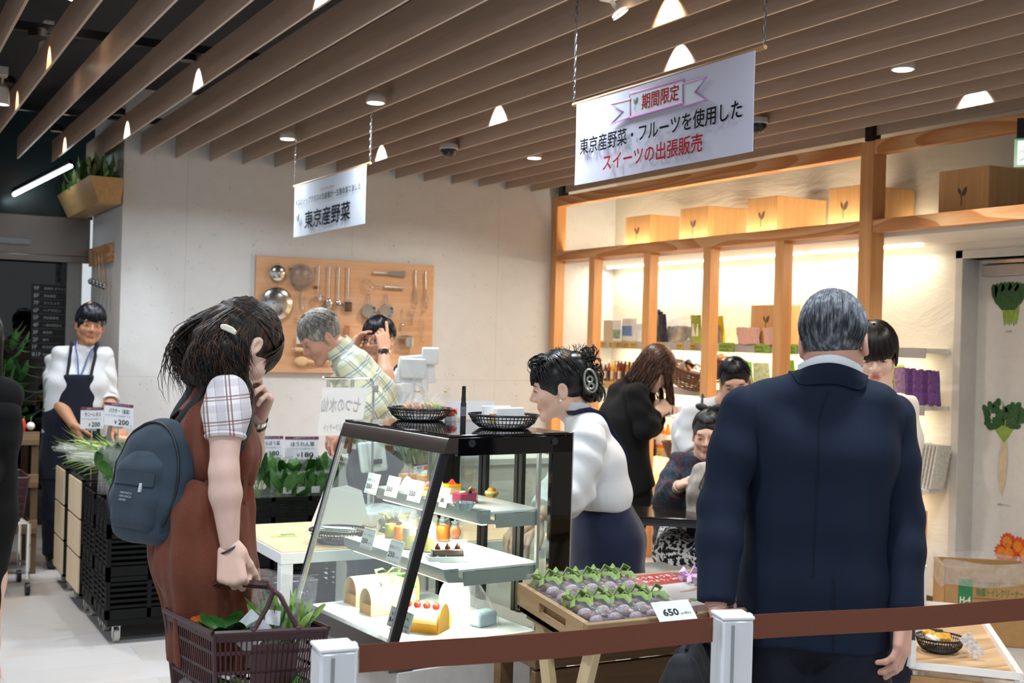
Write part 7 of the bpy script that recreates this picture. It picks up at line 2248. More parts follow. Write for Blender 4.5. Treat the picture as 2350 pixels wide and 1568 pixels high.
# middle shelf
p=fl(856,1228,Z2)+E1*.05+E2*.02
t=thing('pound_cake',p,'dark pound cake with pale yellow seals in a tied bag on the middle shelf','cake',CG)
MB().prism([(-.035,0),(.035,0),(.038,.040),(.012,.052),(-.012,.052),(-.038,.040)],p,-E2,(0,0,1),E1,.05).build('cake',M('#5a4136',.6,0,.3,30),t)
for k in (-.024,.018): MB().cyl(p-E2*k*-1*-1+V((0,0,.018+.003*(k>0)))-E1*.003,p-E2*k+V((0,0,.018))-E1*.0045,.0095,n=20).build('round_seal',M('#efe2a2',.6),t)
bag(MB(),p+E1*.02,.10,.075,.085,4,pinch=.2).build('bag_film',film(.07,60),t)
m=MB()
for k in range(5): m.tube([p+E1*.0+V((0,0,.062)),p-E2*(.02*(k-2))+V((0,-.005,.062+.006*sin(k)))],.0025,5)
m.build('yellow_tie',M('#e8cf2e',.5),t)
def jar(px,py,col,lab,zz=Z2,s=1.0,film_top=True,white=False):
 p=fl(px,py,zz)+E1*.02
 t=thing('pudding_jar',p,lab,'pudding','pudding jars on the middle shelf')
 MB().lathe([(.018*s,.002),(.0205*s,.006),(.0205*s,.046*s),(.018*s,.052*s)],p,22).build('pudding',col,t)
 if white: MB().lathe([(.0207*s,.046*s),(.0207*s,.058*s),(.019*s,.064*s),(.0195*s,.068*s)],p,22).build('cream_top',M_CREAM,t)
 MB().lathe([(.0195*s,0),(.0222*s,.005),(.0222*s,.060*s),(.0205*s,.067*s),(.0205*s,.072*s)],p,22,cap1=False).build('glass_jar',glass('#f6faf8',.6),t)
 return t,p
M_CARROT=M('#f08028',.4,0,.06,30)
jar(926,1262,M_CUST,'yellow pudding jar with white cream top, front of the middle shelf',white=True)
jar(972,1268,M_CUST,'yellow pudding jar with white cream top beside the black corner bar',white=True)
jar(905,1242,M_CARROT,'orange carrot pudding left of the front yellow jar',s=.9)
jar(947,1246,M_CARROT,'orange carrot pudding between the two yellow jars',s=.9)
jar(1005,1244,M_CARROT,'orange carrot pudding right of the black corner bar',s=1.0)
jar(884,1236,M('#c9c25a',.45,0,.1),'olive green pudding left of the orange pudding',s=.9)
for k,(px,py) in enumerate(((892,1226),(915,1226),(938,1230),(960,1234),(985,1234),(1012,1240))):
 p=fl(px,py,Z2)+E1*.055
 t=thing('tied_bag',p,['first','second','third','fourth','fifth','sixth'][k]+' tied clear bag from the left behind the pudding jars','bag','tied bags behind the pudding jars')
 MB().ball(p+V((0,0,.022)),(.020,.018,.022)).build('bun',M(['#f5efe0','#e9d9b0','#f5efe0','#f0e4c8','#f5efe0','#f08028'][k],.7),t)
 bag(MB(),p,.052,.045,.080,k+11,pinch=.12,lean=(.1*(k%3-1),0)).build('bag_film',film(.14,70),t)
 MB().tube([p+V((-.016,0,.058)),p+V((0,-.004,.055)),p+V((.018,0,.060))],.003,5).build('ribbon_tie',M(['#e8cf2e','#8fc9cf','#e8cf2e','#8fc9cf','#7fbfc6','#8fc9cf'][k],.5),t)
p=fl(1052,1290,Z2)+E1*.006-E2*.0
t=thing('chocolate_log',p,'chocolate log cake with three chocolate drops in a white paper tray','cake',CG)
c=p+V((.0,.03,0))-E1*.03
MX=Matrix((tuple(-E2*.35+E1*.94),tuple(E2*.94+E1*.35),(0,0,1))).transposed()
MB().box(c+V((0,0,.002)),(.12,.06,.003),mat=MX).box(c+MX @ V((0,-.03,.009)),(.12,.002,.016),mat=MX).box(c+MX @ V((0,.03,.009)),(.12,.002,.016),mat=MX).box(c+MX @ V((.06,0,.009)),(.002,.06,.016),mat=MX).box(c+MX @ V((-.06,0,.009)),(.002,.06,.016),mat=MX).build('paper_tray',M('#e9eff2',.6),t)
MB().prism([(-.019,.003),(.019,.003),(.021,.024),(.014,.036),(-.014,.036),(-.021,.024)],c-MX @ V((.048,0,0)),MX @ V((0,1,0)),(0,0,1),MX @ V((1,0,0)),.094).build('log',M_CHOC,t,bevel=.003)
for k in (-.03,.0,.03): MB().lathe([(.008,.034),(.0085,.040),(.004,.048),(.0008,.054)],c+MX @ V((k,0,0)),14).build('chocolate_drop',M('#4a2d20',.2),t)
MB().box(c+MX @ V((.01,.030,.034)),(.11,.0008,.05),mat=MX).build('printed_film',film(.10,40),t)
text('offre de',c+MX @ V((-.045,-.0222,.010)),MX @ V((1,0,0)),(0,0,1),.010,M('#f0f0f0',.6),t,width=.045); text('intro',c+MX @ V((.03,.029,.040)),MX @ V((1,0,0)),(0,0,1),.010,M('#f0f0f0',.6),t,width=.03)
# lowest deck: roll cake boxes
M_RBOX=M('#f3e2a8',.5,0,.03,20); M_RBOXI=M('#eba531',.5,0,.05,20)
def arch(w,h,n=14): return [(-w/2,0)]+[(-w/2*cos(PI*i/n),h*.45+h*.55*sin(PI*i/n)) for i in range(n+1)]+[(w/2,0)]
def roll_box(p,L,w,h,lab,ribbon):
 t=thing('roll_cake_box',p,lab,'cake box','yellow arched roll cake boxes')
 m=MB(); pts=arch(w,h); q=arch(w-.004,h-.002)
 n=len(pts)
 ring=lambda P_,a: [p+E1*a-E2*x+V((0,0,z+.001)) for x,z in P_]
 o=len(m.v); m.v+=[tuple(x) for x in ring(pts,0)+ring(pts,L)+ring(q,0)+ring(q,L)]
 for i in range(n-1): m.f+=[(i,i+1,n+i+1,n+i),(2*n+i+1,2*n+i,3*n+i,3*n+i+1),(i+1,i,2*n+i,2*n+i+1),(n+i,n+i+1,3*n+i+1,3*n+i)]
 m.build('arched_cover',M_RBOX,t)
 MB().prism(arch(w-.006,h-.006),p+E1*.022+V((0,0,.002)),-E2,(0,0,1),E1,.003).build('inner_end',M_RBOXI,t)
 MB().prism([(-w/2,0),(w/2,0),(w/2,.002),(-w/2,.002)],p,-E2,(0,0,1),E1,L).build('base_flap',M_RBOXI,t)
 MB().prism([(-w/2+.002,0),(w/2-.002,0),(w/2-.002,h*.34),(-w/2+.002,h*.34)],p+E1*.008+V((0,0,.002)),-E2,(0,0,1),E1,.002).build('front_flap',M_RBOXI,t)
 mt=M(['#a9cf7a','#f2d3a0'][ribbon],.5,0,.1)
 rb_=MB(); rb_.prism(arch(w+.002,h+.002),p+E1*L*.55,-E2,(0,0,1),E1,.016); rb_.build('ribbon',mt,t)
 bw=MB(); top=p+E1*(L*.55+.008)+V((0,0,h+.004))
 for s_ in (-1,1):
  bw.tube([top,top+E1*s_*.02+V((0,0,.014)),top+E1*s_*.045+V((0,0,.010)),top+E1*s_*.04-V((0,0,.004)),top],[.003,.008,.010,.007,.003],8,flat=.3,up=tuple(E2))
  bw.tube([top,top+E1*s_*.03-E2*.015-V((0,0,.006)),top+E1*s_*.055-E2*.03-V((0,0,.02))],[.003,.007,.006],6,flat=.2,up=tuple(E2))
 bw.build('bow',mt,t)
 MB().box(top-E2*.02+E1*.045-V((0,0,.008)),(.045,.03,.002),rz=CTH).build('green_label',M('#3ba55e',.5,0,.15,200),t)
 return t
roll_box(fl(806,1390,Z3)+E2*.012,.235,.088,.090,'rear yellow roll cake box with green bow on the lowest deck',0)
roll_box(fl(836,1410,Z3)-E2*.005+E1*.0,.16,.078,.082,'front yellow roll cake box with pale ribbon on the lowest deck',1)
p=fl(1024,1452,Z3)+E2*.012
t=thing('open_roll_cake',p,'opened roll cake topped with red cherry tomatoes in a yellow card tray','cake',CG)
AX=(E2*.80-E1*.60).normalized(); LX=V((AX.y,-AX.x,0));
MB().prism(arch(.080,.082),p,LX,(0,0,1),AX,.003).build('front_arch',M('#e3a93c',.5,0,.04,10),t)
MB().prism([(-.045,0),(.045,0),(.045,.002),(-.045,.002)],p,LX,(0,0,1),AX,.16).build('card_base',M_RBOXI,t)
for s_ in (-1,1):
 m=MB(); a=p+LX*s_*.045; m.hexa([a,a+AX*.15,a+AX*.15+V((0,0,.002)),a+V((0,0,.002))],[a+LX*s_*.022+V((0,0,.034)),a+AX*.15+LX*s_*.022+V((0,0,.034)),a+AX*.15+LX*s_*.021+V((0,0,.035)),a+LX*s_*.021+V((0,0,.035))]); m.build('side_flap',M_RBOXI,t)
MB().prism(arch(.068,.056),p+AX*.012+V((0,0,.003)),LX,(0,0,1),AX,.13).build('sponge_roll',M('#f3e6b2',.7,0,.05,60),t)
MB().prism([(-.016,.050),(.016,.050),(.012,.064),(-.012,.064)],p+AX*.015,LX,(0,0,1),AX,.12).build('cream_line',M_CREAM,t)
for k in range(4):
 q_=p+AX*(.028+.030*k)+V((0,0,.072))
 tm=MB().ball(q_,.0115,12,8).build('cherry_tomato',M_STRAW,t); mm=MB()
 for j in range(5): leaf_blade(mm,q_+V((0,0,.011)),(cos(j*1.26),sin(j*1.26),.4),(0,0,1),.009,.003)
 mm.build('stem',M_LEAFG,tm)
p=fl(1036,1420,Z3)+E2*.02+E1*.022
tag(MB().prism(arch(.10,.125),p+E2*.0,(E1*.9-E2*.43),(0,0,1),(E2*.9+E1*.43),.003).build('cake_box_lid',M('#f4f6f4',.5)),'white arched card lid standing behind the opened roll cake','lid')
p=fl(1118,1440,Z3)+E2*.03
t=thing('ice_pack_bag',p,'clear plastic bag with a pale blue ice pack at the right of the lowest deck','bag')
bag(MB(),p,.115,.10,.15,5,lean=(-.28,0),pinch=.12,n=12).build('bag_film',film(.16,45),t)
MB().box(p+V((0,-.005,.024)),(.078,.05,.046),rz=CTH+.2).build('ice_pack',M('#bcd8ea',.6,0,.12,40),t,bevel=.008)
# ------------------------------------------------------------------ sign stand with a hanging paper and other things on the white table
q0=onz(857,1240,zt_); st0=V((tx0+.62,ty1-.10,zt_))
pole_x=at(857,1000,(V((st0.x,st0.y,1))-CAMP).dot(_fw))
sx0,sy0=pole_x.x,pole_x.y
dS=(pole_x-CAMP).dot(_fw)
def sgn(px,py): return at(px,py,dS)
ss=thing('sign_stand',(sx0,sy0,zt_),'chrome pole stand with a hanging paper seen from behind, left of the showcase','sign stand')
MB().lathe([(.07,zt_),(.07,zt_+.008),(.012,zt_+.02)],(sx0,sy0,0),24).build('base',M_CHROME,ss)
MB().cyl((sx0,sy0,zt_+.01),sgn(857,892),.0065).build('pole',M_CHROME,ss)
MB().tube([sgn(857,892),sgn(855,876),sgn(848,869),sgn(742,868)],.0045,8).build('arm',M_CHROME,ss)
MB().ball(sgn(742,868),.008).build('end_ball',M('#d9dde0',.1,.5),ss); MB().box(sgn(862,892),(.02,.02,.03)).build('clamp',M_GREYPL,ss,bevel=.003)
for px in (754,809): MB().box(sgn(px,880),(.016,.008,.030)).build('clip',glass('#dfe6e8',1.5),ss,bevel=.003)
c00,c10,c01=sgn(728,1000),sgn(826,1000),sgn(740,890)
xd=(sgn(838,890)-c01).normalized(); yd=(c01-c00).normalized()
MB().sheet(lambda u,v: c00+(c10-c00)*u+(c01-c00)*v+xd*(.014*v*u) ,6,6,.0008).build('paper',M('#d4d3d0',.8,0,.02,5),ss)
M_PENC=M('#a8a8a8',.8)
nd_=xd.cross(yd)
text('七つの水仙',sgn(826,945)-nd_*-.001,xd,yd,.062,M_PENC,ss,width=.165,mirror=True,lift=.002); text('ハーバルマーケット',sgn(806,990)-nd_*-.001,xd,yd,.034,M_PENC,ss,width=.12,mirror=True,lift=.002)
def tp(px,py): p=onz(px,py,zt_); return V((p.x,p.y,zt_))
p=tp(652,1231); t=thing('seed_leaflet',p,'green and yellow printed leaflet lying on the white table','leaflet')
MB().box(p+V((0,0,.003)),(.10,.035,.005),rz=-.25).build('card',M('#d9d28a',.6,0,.3,60),t); MB().box(p+V((.014,-.001,.006)),(.055,.03,.002),rz=-.25).build('green_panel',M('#4f9a6a',.6,0,.2,60),t)
p=tp(770,1252); rb_=.092
t=thing('slatted_bowl',p+V((.03,.05,0)),'black slatted bowl of leaflets on the white table beside the showcase','bowl','black slatted plastic bowls')
cb_c=p+V((.03,.05,0)); bowl_mesh(cb_c,.11,.05).build('bowl',M_BOWL,t)
lf_=thing('leaflet_pile',cb_c+V((0,0,.02)),'pile of black and white leaflets in the bowl on the white table','leaflets')
for k in range(5): MB().box(cb_c+V((-.05+.012*k,-.01+.004*k,.040+.004*k)),(.13,.06,.002),rz=-.2+.07*k,mat=MRot(-.2+.07*k,3,'Z') @ MRot(.12,3,'Y')).build('leaflet',M(['#e9e9e6','#3d3d40','#e6e4d2','#cfe0d2','#f0f0ee'][k],.6,0,.25,90),lf_)
p=tp(735,1232)+V((.05,.10,0)); q=[at(706,1230,4.75),at(712,1140,4.75)]
t=thing('plastic_display_panel',p,'translucent white rounded panel standing on the white table behind the bowl','panel')
MB().prism([(0,0),(.20,0),(.24,.08),(.22,.17),(.16,.19),(.07,.17)],p-V((.07,0,0)),(.9,-.42,0),(0,.12,1),(.42,.9,0),.003).build('panel',M('#dedcd8',.35,0,.02,5),t); MB().box(p+V((.07,-.03,.04)),(.07,.012,.022),rz=-.4).build('blue_clip',M('#3558b0',.4),t,bevel=.003)
p=tp(815,1215)+V((.16,.16,0))
t=thing('weighing_scale',p,'white scale with tilted display panel on the table behind the showcase glass','scale')
MB().box(p+V((0,0,.03)),(.24,.26,.06),rz=.2).build('scale_body',M('#dfe1e0',.4),t,bevel=.01); MB().cyl(p+V((0,.08,.06)),p+V((0,.08,.20)),.015).build('post',M('#cfd2d2',.4),t)
MB().box(p+V((0,.07,.27)),(.17,.02,.13),mat=MRot(.5,3,'Z') @ MRot(-.2,3,'X')).build('display_panel',M('#dbe2e2',.35),t,bevel=.01); MB().box(p+V((.01,.055,.25)),(.06,.02,.02),rz=.5).build('dark_slot',M_BLACK,t)
p=V((tx0+.80,ty1-.12,zt_))
t=thing('flower_bundle',p,'wrapped bunch of pale flowers standing behind the showcase','flowers')
m=MB(); m2=MB(); rr=random.Random(5)
for i in range(40):
 d=V((rr.uniform(-.3,.3),rr.uniform(-.3,.3),1)); m.tube([p+V((0,0,.02)),p+d*.18,p+d*.34+V((rr.uniform(-.02,.02),0,0))],.0025,4); leaf_blade(m,p+d*(.12+.2*rr.random()),d+V((rr.uniform(-.6,.6),rr.uniform(-.6,.6),0)),(0,1,0),.09,.016)
 if i%2: m2.ball(p+d*.36,.012,8,5)
m.build('stems',M('#5b7040',.6,0,.3),t); m2.build('blooms',M('#e6d06a',.6,0,.2),t)
MB().lathe([(.035,.0),(.06,.14),(.12,.36)],p,16,cap1=False).build('wrap',film(.1,25),t)
# register, behind the showcase
p=at(945,905,6.1); zc=.895
rg=thing('cash_register',(p.x,p.y,zc),'white touch screen cash register seen from behind on the checkout counter','register')
M_REG=M('#e7eaee',.4,0,.02,5)
c=V((p.x,p.y+.05,zc))
MB().box(c+V((0,0,.07)),(.36,.34,.14),rz=-.3).build('register_base',M_REG,rg,bevel=.015)
def rgp(px,py): return at(px,py,6.05)
scr=[rgp(905,880),rgp(916,818),rgp(995,812),rgp(1000,880)]
nn=(scr[1]-scr[0]).cross(scr[3]-scr[0]).normalized()
MB().hexa([v for v in scr],[v+nn*.045 for v in scr]).build('screen_back',M_REG,rg,bevel=.008)
MB().box((scr[0]+scr[2])/2+nn*-.012,(.13,.02,.10),rz=-.5).build('rear_cover',M('#d8dce1',.4),rg,bevel=.008)
MB().cyl(rgp(974,900),rgp(976,845),.018).build('pole',M_REG,rg); MB().box(rgp(988,817),(.085,.04,.085),rz=-.6).build('customer_display',M_REG,rg,bevel=.01)
MB().cyl(c+V((0,.03,.13)),(scr[0]+scr[3])/2+V((0,.04,.03)),.03).build('neck',M_REG,rg); MB().box(rgp(934,890),(.06,.05,.05),rz=-.4).build('card_reader',M_REG,rg,bevel=.006)
p2=V((c.x+.30,c.y-.05,zc)); tag(MB().box(p2+V((0,0,.05)),(.16,.2,.10),rz=-.2).build('receipt_printer',M('#e2e5e8',.4),bevel=.02),'rounded white receipt printer right of the cash register','printer')
p2=V((c.x-.20,c.y-.12,zc)); t=thing('coin_tray',p2,'blue coin tray on the checkout counter left of the cash register','tray')
MB().box(p2+V((0,0,.01)),(.2,.15,.018),rz=-.1).build('tray',M('#4466b8',.4),t,bevel=.004);
p2=V((c.x-.18,c.y+.08,zc)); t=thing('bread_bag',p2,'bag of orange breads on the checkout counter behind the chrome pole','bag'); MB().ball(p2+V((0,0,.03)),(.05,.04,.03)).build('bread',M('#c98a4a',.7,0,.15),t); bag(MB(),p2,.14,.11,.13,9).build('bag_film',film(.12,60),t)
# ------------------------------------------------------------------ goods on the timber display shelf
def oy(px,x,py=790): return onx(px,py,x).y
M_BOXW=wood('#deb27c','#c4945c','z',1.0,.5); M_BRAND=M('#5d5148',.7)
def cedar_box(pl,pc,pr,pt,zb,label,x=5.10,front_w=None):
 yc=oy(pc,x,pt); y1=oy(pl,x,pt); zt=onx(pc,pt,x).z
 d=min(ony(pr,pt+4,yc).x-x,XW-x-.03)
 t=thing('cedar_box',(x,yc,zb),label,'wooden box','pale cedar boxes with branded leaf mark')
 MB().bx(x,x+d,yc,y1,zb+.001,zt).build('box_body',M_BOXW,t,bevel=.002)
 emblem((x-.0006,(yc+y1)/2+.035,zb+(zt-zb)*.36),(0,-1,0),(0,0,1),.10,t,M_BRAND)
ZU=2.166
for a in ((1436,1492,1561,492,'cedar box nearest the speckled wall on top of the timber shelf'),(1562,1625,1715,472,'second cedar box from the speckled wall on top of the timber shelf'),(1717,1784,1897,449,'third cedar box from the speckled wall on top of the timber shelf'),(1903,1978,2106,423,'cedar box behind the thick post on top of the timber shelf'),(2156,2271,2360,379,'cedar box nearest the exit sign on top of the timber shelf')):
 cedar_box(a[0],a[1],a[2],a[3],ZU,a[4])
S1,S2,S3=SHZ
cedar_box(1724,1798,1850,699,S1,'left cedar box on the upper shelf behind the pink packets',5.372)
cedar_box(1880,1962,2083,697,S1,'right cedar box on the upper shelf beside the man in navy suit',5.372)
def pouch(pl,pr,pt,z,mat,label,cat,kind,x=5.44,d=.05,seed=1,grp=None,band=None,lean=.12,film_=None):
 y1,y0=oy(pl,x),oy(pr,x); w=max(y1-y0,.02); zt=onx((pl+pr)/2,pt,x).z
 c=V((x,(y0+y1)/2,z+.002)); t=thing(kind,c,label,cat,grp)
 m=bag(MB(),c,w,d,max(zt-z,.03),seed,lean=(0,-lean),pinch=1.0,n=8); m.xf(MTr(c) @ MRot(-PI/2,4,'Z') @ MTr(-c)); m.build('pouch',mat,t)
 if band: MB().bx(x-d*.52-.002,x-d*.45,y0+w*.2,y1-w*.2,z+(zt-z)*.25,z+(zt-z)*.7).build('label_panel',M(band,.6,0,.3,120),t)
 return t
def carton(pl,pr,pt,z,mat,label,kind='carton',cat='carton',x=5.40,d=.05,panel=None,grp=None):
 y1,y0=oy(pl,x),oy(pr,x); zt=onx((pl+pr)/2,pt,x).z
 t=thing(kind,(x,(y0+y1)/2,z),label,cat,grp); MB().bx(x,x+d,y0,y1,z+.001,zt).build('body',mat,t,bevel=.001)
 if panel: MB().bx(x-.001,x,y0+.006,y1-.006,z+(zt-z)*.12,z+(zt-z)*.55).build('picture_panel',M(panel,.6,0,.45,40),t)
ORD=('first','second','third','fourth','fifth','sixth','seventh','eighth','ninth','tenth','eleventh','twelfth')
def bottle(px,pt,z,body,cap,label,kind='bottle',x=5.40,w=9,grp=None,lab=None,py=790):
 y=oy(px,x,py); zt=onx(px,pt,x).z; h=zt-z; dd=(V((x,y,z))-CAMP).dot(_fw); r=w/2/FPX*dd
 t=thing(kind,(x,y,z),label,kind.replace('spice_',''),grp)
 MB().lathe([(r,.001),(r,h*.6),(r*.5,h*.78),(r*.45,h*.86)] if kind != 'spice_jar' else [(r,.001),(r,h*.74)],(x,y,z),12).build('body',body,t)
 MB().lathe([(r*.5,h*.86),(r*.5,h)] if kind != 'spice_jar' else [(r*.96,h*.745),(r*.96,h)],(x,y,z),12).build('cap',cap,t)
 if lab: MB().lathe([(r*1.03,h*.14),(r*1.03,h*.5)],(x,y,z),12,cap0=False,cap1=False).build('paper_label',lab,t)
for k in range(11):
 bottle(1268+k*7.1,757,S1,M('#c8c2cc',.2,0,.1),M('#9a9ca0',.3,.4),ORD[k]+' small spice jar from the left post on the upper shelf','spice_jar',w=6.6,grp='spice jars on the upper shelf',lab=M('#e9e8ea',.6))
carton(1384,1403,735,S1,M('#c9b7a0',.7),'tall beige booklet with green top on the upper shelf','booklet','booklet',d=.02)
carton(1405,1424,735,S1,M('#e4e6e8',.6),'tall booklet with landscape picture on the upper shelf','booklet','booklet',d=.02,panel='#7f9a86')
pouch(1426,1462,733,S1,M('#eef0f3',.3,0,.05),'white plastic packet with blue print behind the third post on the upper shelf','packet','packet',band='#5f83c4',seed=2)
pouch(1462,1478,745,S1,M('#e3e7ee',.3,0,.1),'narrow white and blue packet beside the third post on the upper shelf','packet','packet',seed=3)
for k in range(3):
 pouch(1499+7*k,1521+5*k,712+5*k,S1,M(['#2f78c8','#191c2c','#23263a'][k],.12,.2,.5,30),['blue topped','shiny black','black and pink'][k]+' crinkled foil bag in the bundle beside the third post','bag','foil_bag',x=5.43-.02*k,seed=4+k,grp='foil bags beside the third post')
pouch(1533,1590,750,S1,M('#a59f97',.15,.5,.4,30),'silver crinkled pack lying left of the green pouch on the upper shelf','packet','packet',d=.12,seed=8,lean=.0)
pouch(1590,1612,725,S1,M('#8f9a3a',.25,0,.15),'green standing tea pouch left of the fourth post on the upper shelf','pouch','tea_pouch',seed=9,band='#e8e6dc')
pouch(1634,1664,727,S1,M('#d2b023',.25,0,.12),'yellow standing tea pouch right of the fourth post on the upper shelf','pouch','tea_pouch',seed=10)
pouch(1632,1655,748,S1,M('#8f857c',.3,.3,.3),'grey pouch in front of the yellow pouch on the upper shelf','pouch','tea_pouch',x=5.39,d=.03,seed=11)
pouch(1694,1743,753,S1,M('#dcb3a8',.5,0,.15,60),'pink packet in front of the left cedar box on the upper shelf','packet','packet',x=5.40-.05,d=.03,seed=12)
pouch(1754,1800,753,S1,M('#dcb3a8',.5,0,.15,60),'pink packet beside the fifth post on the upper shelf','packet','packet',x=5.40-.05,d=.03,seed=13)
M_TAGY,M_TAGG,M_TAGO=M('#d8b75e',.6,0,.06,60),M('#8fb548',.6,0,.1,60),M('#2d2a22',.7)
def shelf_tag(pl,pr,z,mat,txt,label,hpx=15,off=0):
 x=XS-.008; y1,y0=oy(pl,x),oy(pr,x); h=hpx/FPX*9.3
 t=thing('shelf_tag',(x,(y0+y1)/2,z-.05),label,'shelf tag','price tags on the shelf lips')
 MB().bx(x-.002,x,y0,y1,z-.025-h/2+off,z-.025+h/2+off).build('card',mat,t,smooth=False)
 text(txt,(x-.0022,y1-.008,z-.03+off),(0,-1,0),(0,0,1),h*.30,M_TAGO,t,width=(y1-y0)*.8)
 text('580円',(x-.0022,y1-.012,z-.03-h*.32+off),(0,-1,0),(0,0,1),h*.22,M_TAGO,t,width=(y1-y0)*.55)
for k,(a,b,tx) in enumerate(((1271,1282,'ハーブ'),(1295,1307,'ハーブ'),(1315,1327,'塩'),(1331,1343,'塩'),(1377,1390,'手帳'),(1397,1410,'冊子'),(1413,1427,'米粉'),(1431,1444,'米粉'),(1447,1460,'麦茶'),(1511,1525,'海苔'),(1552,1567,'煎餅'),(1583,1599,'緑茶'))):
 shelf_tag(a,b,S1,M_TAGG if k<4 else M_TAGY,tx,ORD[k]+(' shelf tag from the speckled wall, green, on the upper shelf lip' if k<4 else ' shelf tag from the speckled wall, yellow, on the upper shelf lip'))
for a,b,l in ((1650,1685,'green sign of black lettering on the upper shelf lip, right of the fourth post'),(1731,1769,'green and white sign on the upper shelf lip below the pink packets'),(1812,1830,'green sign on the upper shelf lip left of the man in navy suit')): shelf_tag(a,b,S1,M_TAGG,'東京狭山茶コーナー',l,20)
for k,px in enumerate((1372,1381,1391,1399,1407,1416,1424,1432,1441,1450,1459)):
 bottle(px,826+(k%3)*2,S2,M(['#5a2a1c','#2a1418','#7d3a1c','#8a4a20','#c98a2c','#c08428','#7b2a24','#5b2620','#b5762a','#c98f3a','#6b3420'][k],.15,0,.2),M(['#b9bdb4','#e0e0e0','#e8e4dc','#dcdad2','#e2a73a','#d8d2c4'][k%6],.4),ORD[k]+' sauce bottle from the second post on the middle shelf',w=9,grp='sauce bottles on the middle shelf',lab=M(['#d9cfae','#8c4a5a','#e6ddd0','#3b2a2a'][k%4],.6))
MB().bx(5.44,5.52,oy(1468,5.44),oy(1412,5.44),S2+.002,S2+.165).build('bottle_rack',M_BLACK); tag(bpy.data.objects['bottle_rack'],'black rack behind the sauce bottles on the middle shelf','rack')
for k,(a,b) in enumerate(((1366,1378),(1382,1394),(1397,1409))): shelf_tag(a,b,S2,M_TAGY,('醤油','ソース','ジャム')[k],ORD[k]+' yellow tag under the sauce bottles on the middle shelf lip')
M_WICK=M('#5c3a2a',.55,0,.35,90,stretch=(1,1,3))
def wicker(pl,pr,pt,pb,x,label,tilt=0.0):
 y1,y0=oy(pl,x,pb),oy(pr,x,pb); cyy=(y0+y1)/2; a=(y1-y0)/2; zb=onx((pl+pr)/2,pb,x).z; zt=onx((pl+pr)/2,pt,x).z; h=zt-zb
 t=thing('wicker_basket',(x,cyy,zb),label,'basket','brown wicker baskets on the shelves'); m=MB(); R_=MTr((x,cyy,zb)) @ MRot(tilt,4,'X')
 for j in range(9):
  f=j/8; m.tube([R_ @ V((.12*(.72+.28*f)*cos(s),a*(.72+.28*f)*sin(s),h*f)) for s in [2*PI*i/36 for i in range(36)]],.0075 if j<8 else .011,5,closed=True,flat=.8)
 for i in range(22):
  s=2*PI*i/22; m.cyl(R_ @ V((.087*cos(s),a*.72*sin(s),0)),R_ @ V((.12*cos(s),a*sin(s),h)),.005,n=5)
 m.lathe([(.001,0),(.72,0)],(x,cyy,zb+.004),24,rx=.12,ry=a,cap0=False,cap1=False); m.build('weave',M_WICK,t)
 return V((x,cyy,zb)),a,h
GB='packets in the wicker baskets'
for (pl,pr,pt,pb,lb,tl) in ((1540,1612,842,884,'left wicker basket of wrapped sweets on the middle shelf',.28),(1628,1667,822,872,'wicker basket right of the fourth post on the middle shelf',.2)):
 c,a,h=wicker(pl,pr,pt,pb,5.30,lb,tl)
 for k in range(9):
  q=c+V((rr.uniform(-.06,.06),rr.uniform(-.6,.6)*a,h*.55+.02*k*.5)); t=thing('sweet_packet',q,ORD[k]+' packet from the bottom in the wicker basket '+('left of' if pl<1600 else 'right of')+' the fourth post','packet',GB)
  MB().box(q,(.05,.075,.045),mat=MRot(rr.uniform(-1,1),3,'X') @ MRot(rr.uniform(-1,1),3,'Z')).build('wrapper',M(['#e6dfcf','#3b3230','#d9d3c6','#b5a98f','#efeade','#5b4a3c','#c9774a','#e9e4d8','#2f2b2a'][k],.25,0,.4,60),t,bevel=.008)
c,a,h=wicker(1530,1606,1018,1052,5.30,'wicker basket of white leeks on the lowest shelf')
for k in range(7):
 q=c+V((rr.uniform(-.04,.04),a*(-.6+.2*k),h*.5)); e=q+V((.04,rr.uniform(-.05,.05),.24)); t=thing('leek',q,ORD[k]+' leek from the right in the wicker basket on the lowest shelf','leek','leeks in the wicker basket')
 MB().tube([q,q*.5+e*.5,e],[.016,.015,.013],8).build('stalk',M('#efeedd',.4,0,.1),t); m=MB(); leaf_blade(m,e-V((0,0,.02)),e-q,(1,0,0),.10,.03); leaf_blade(m,e-V((0,0,.02)),e-q+V((0,.08,0)),(1,0,0),.09,.03); m.build('leaf',M('#8fa653',.5,0,.2),t)
c,a,h=wicker(1362,1392,943,985,5.30,'wicker basket beside the second post above the lowest shelf'); c.z+=h
tag(MB().ball(c,(.08,a*.8,.04)).build('bread_bundle',M('#cbb79a',.7,0,.2,40)),'beige wrapped bundle in the wicker basket beside the second post','bundle')
MB().bx(5.18,5.36,c.y-.14,c.y+.14,c.z-h-.02,c.z-h-.001).build('side_ledge',M_LIP); tag(bpy.data.objects['side_ledge'],'small grey ledge carrying the wicker basket beside the second post','ledge')
for k,px in enumerate((1496,1507,1519,1532)): bottle(px,962+3*(k%2),S3,M('#ee7e22',.2,0,.1),M('#e8e6e0',.4),ORD[k]+' orange juice bottle from the left on the lowest shelf',w=13,grp='orange juice bottles on the lowest shelf',lab=M('#f1e9dc',.6),x=5.40,py=1030)
shelf_tag(1515,1530,S3,M_TAGY,'ジュース','yellow tag under the orange juice bottles on the lowest shelf',18); shelf_tag(1534,1549,S3,M_TAGY,'長ねぎ','yellow tag in front of the leek basket on the lowest shelf',18,.06)
carton(1487,1505,1008,S3-.06,M_BLACK,'small black box hanging at the left end of the lowest shelf','black_box','box',x=XS-.04,d=.025)
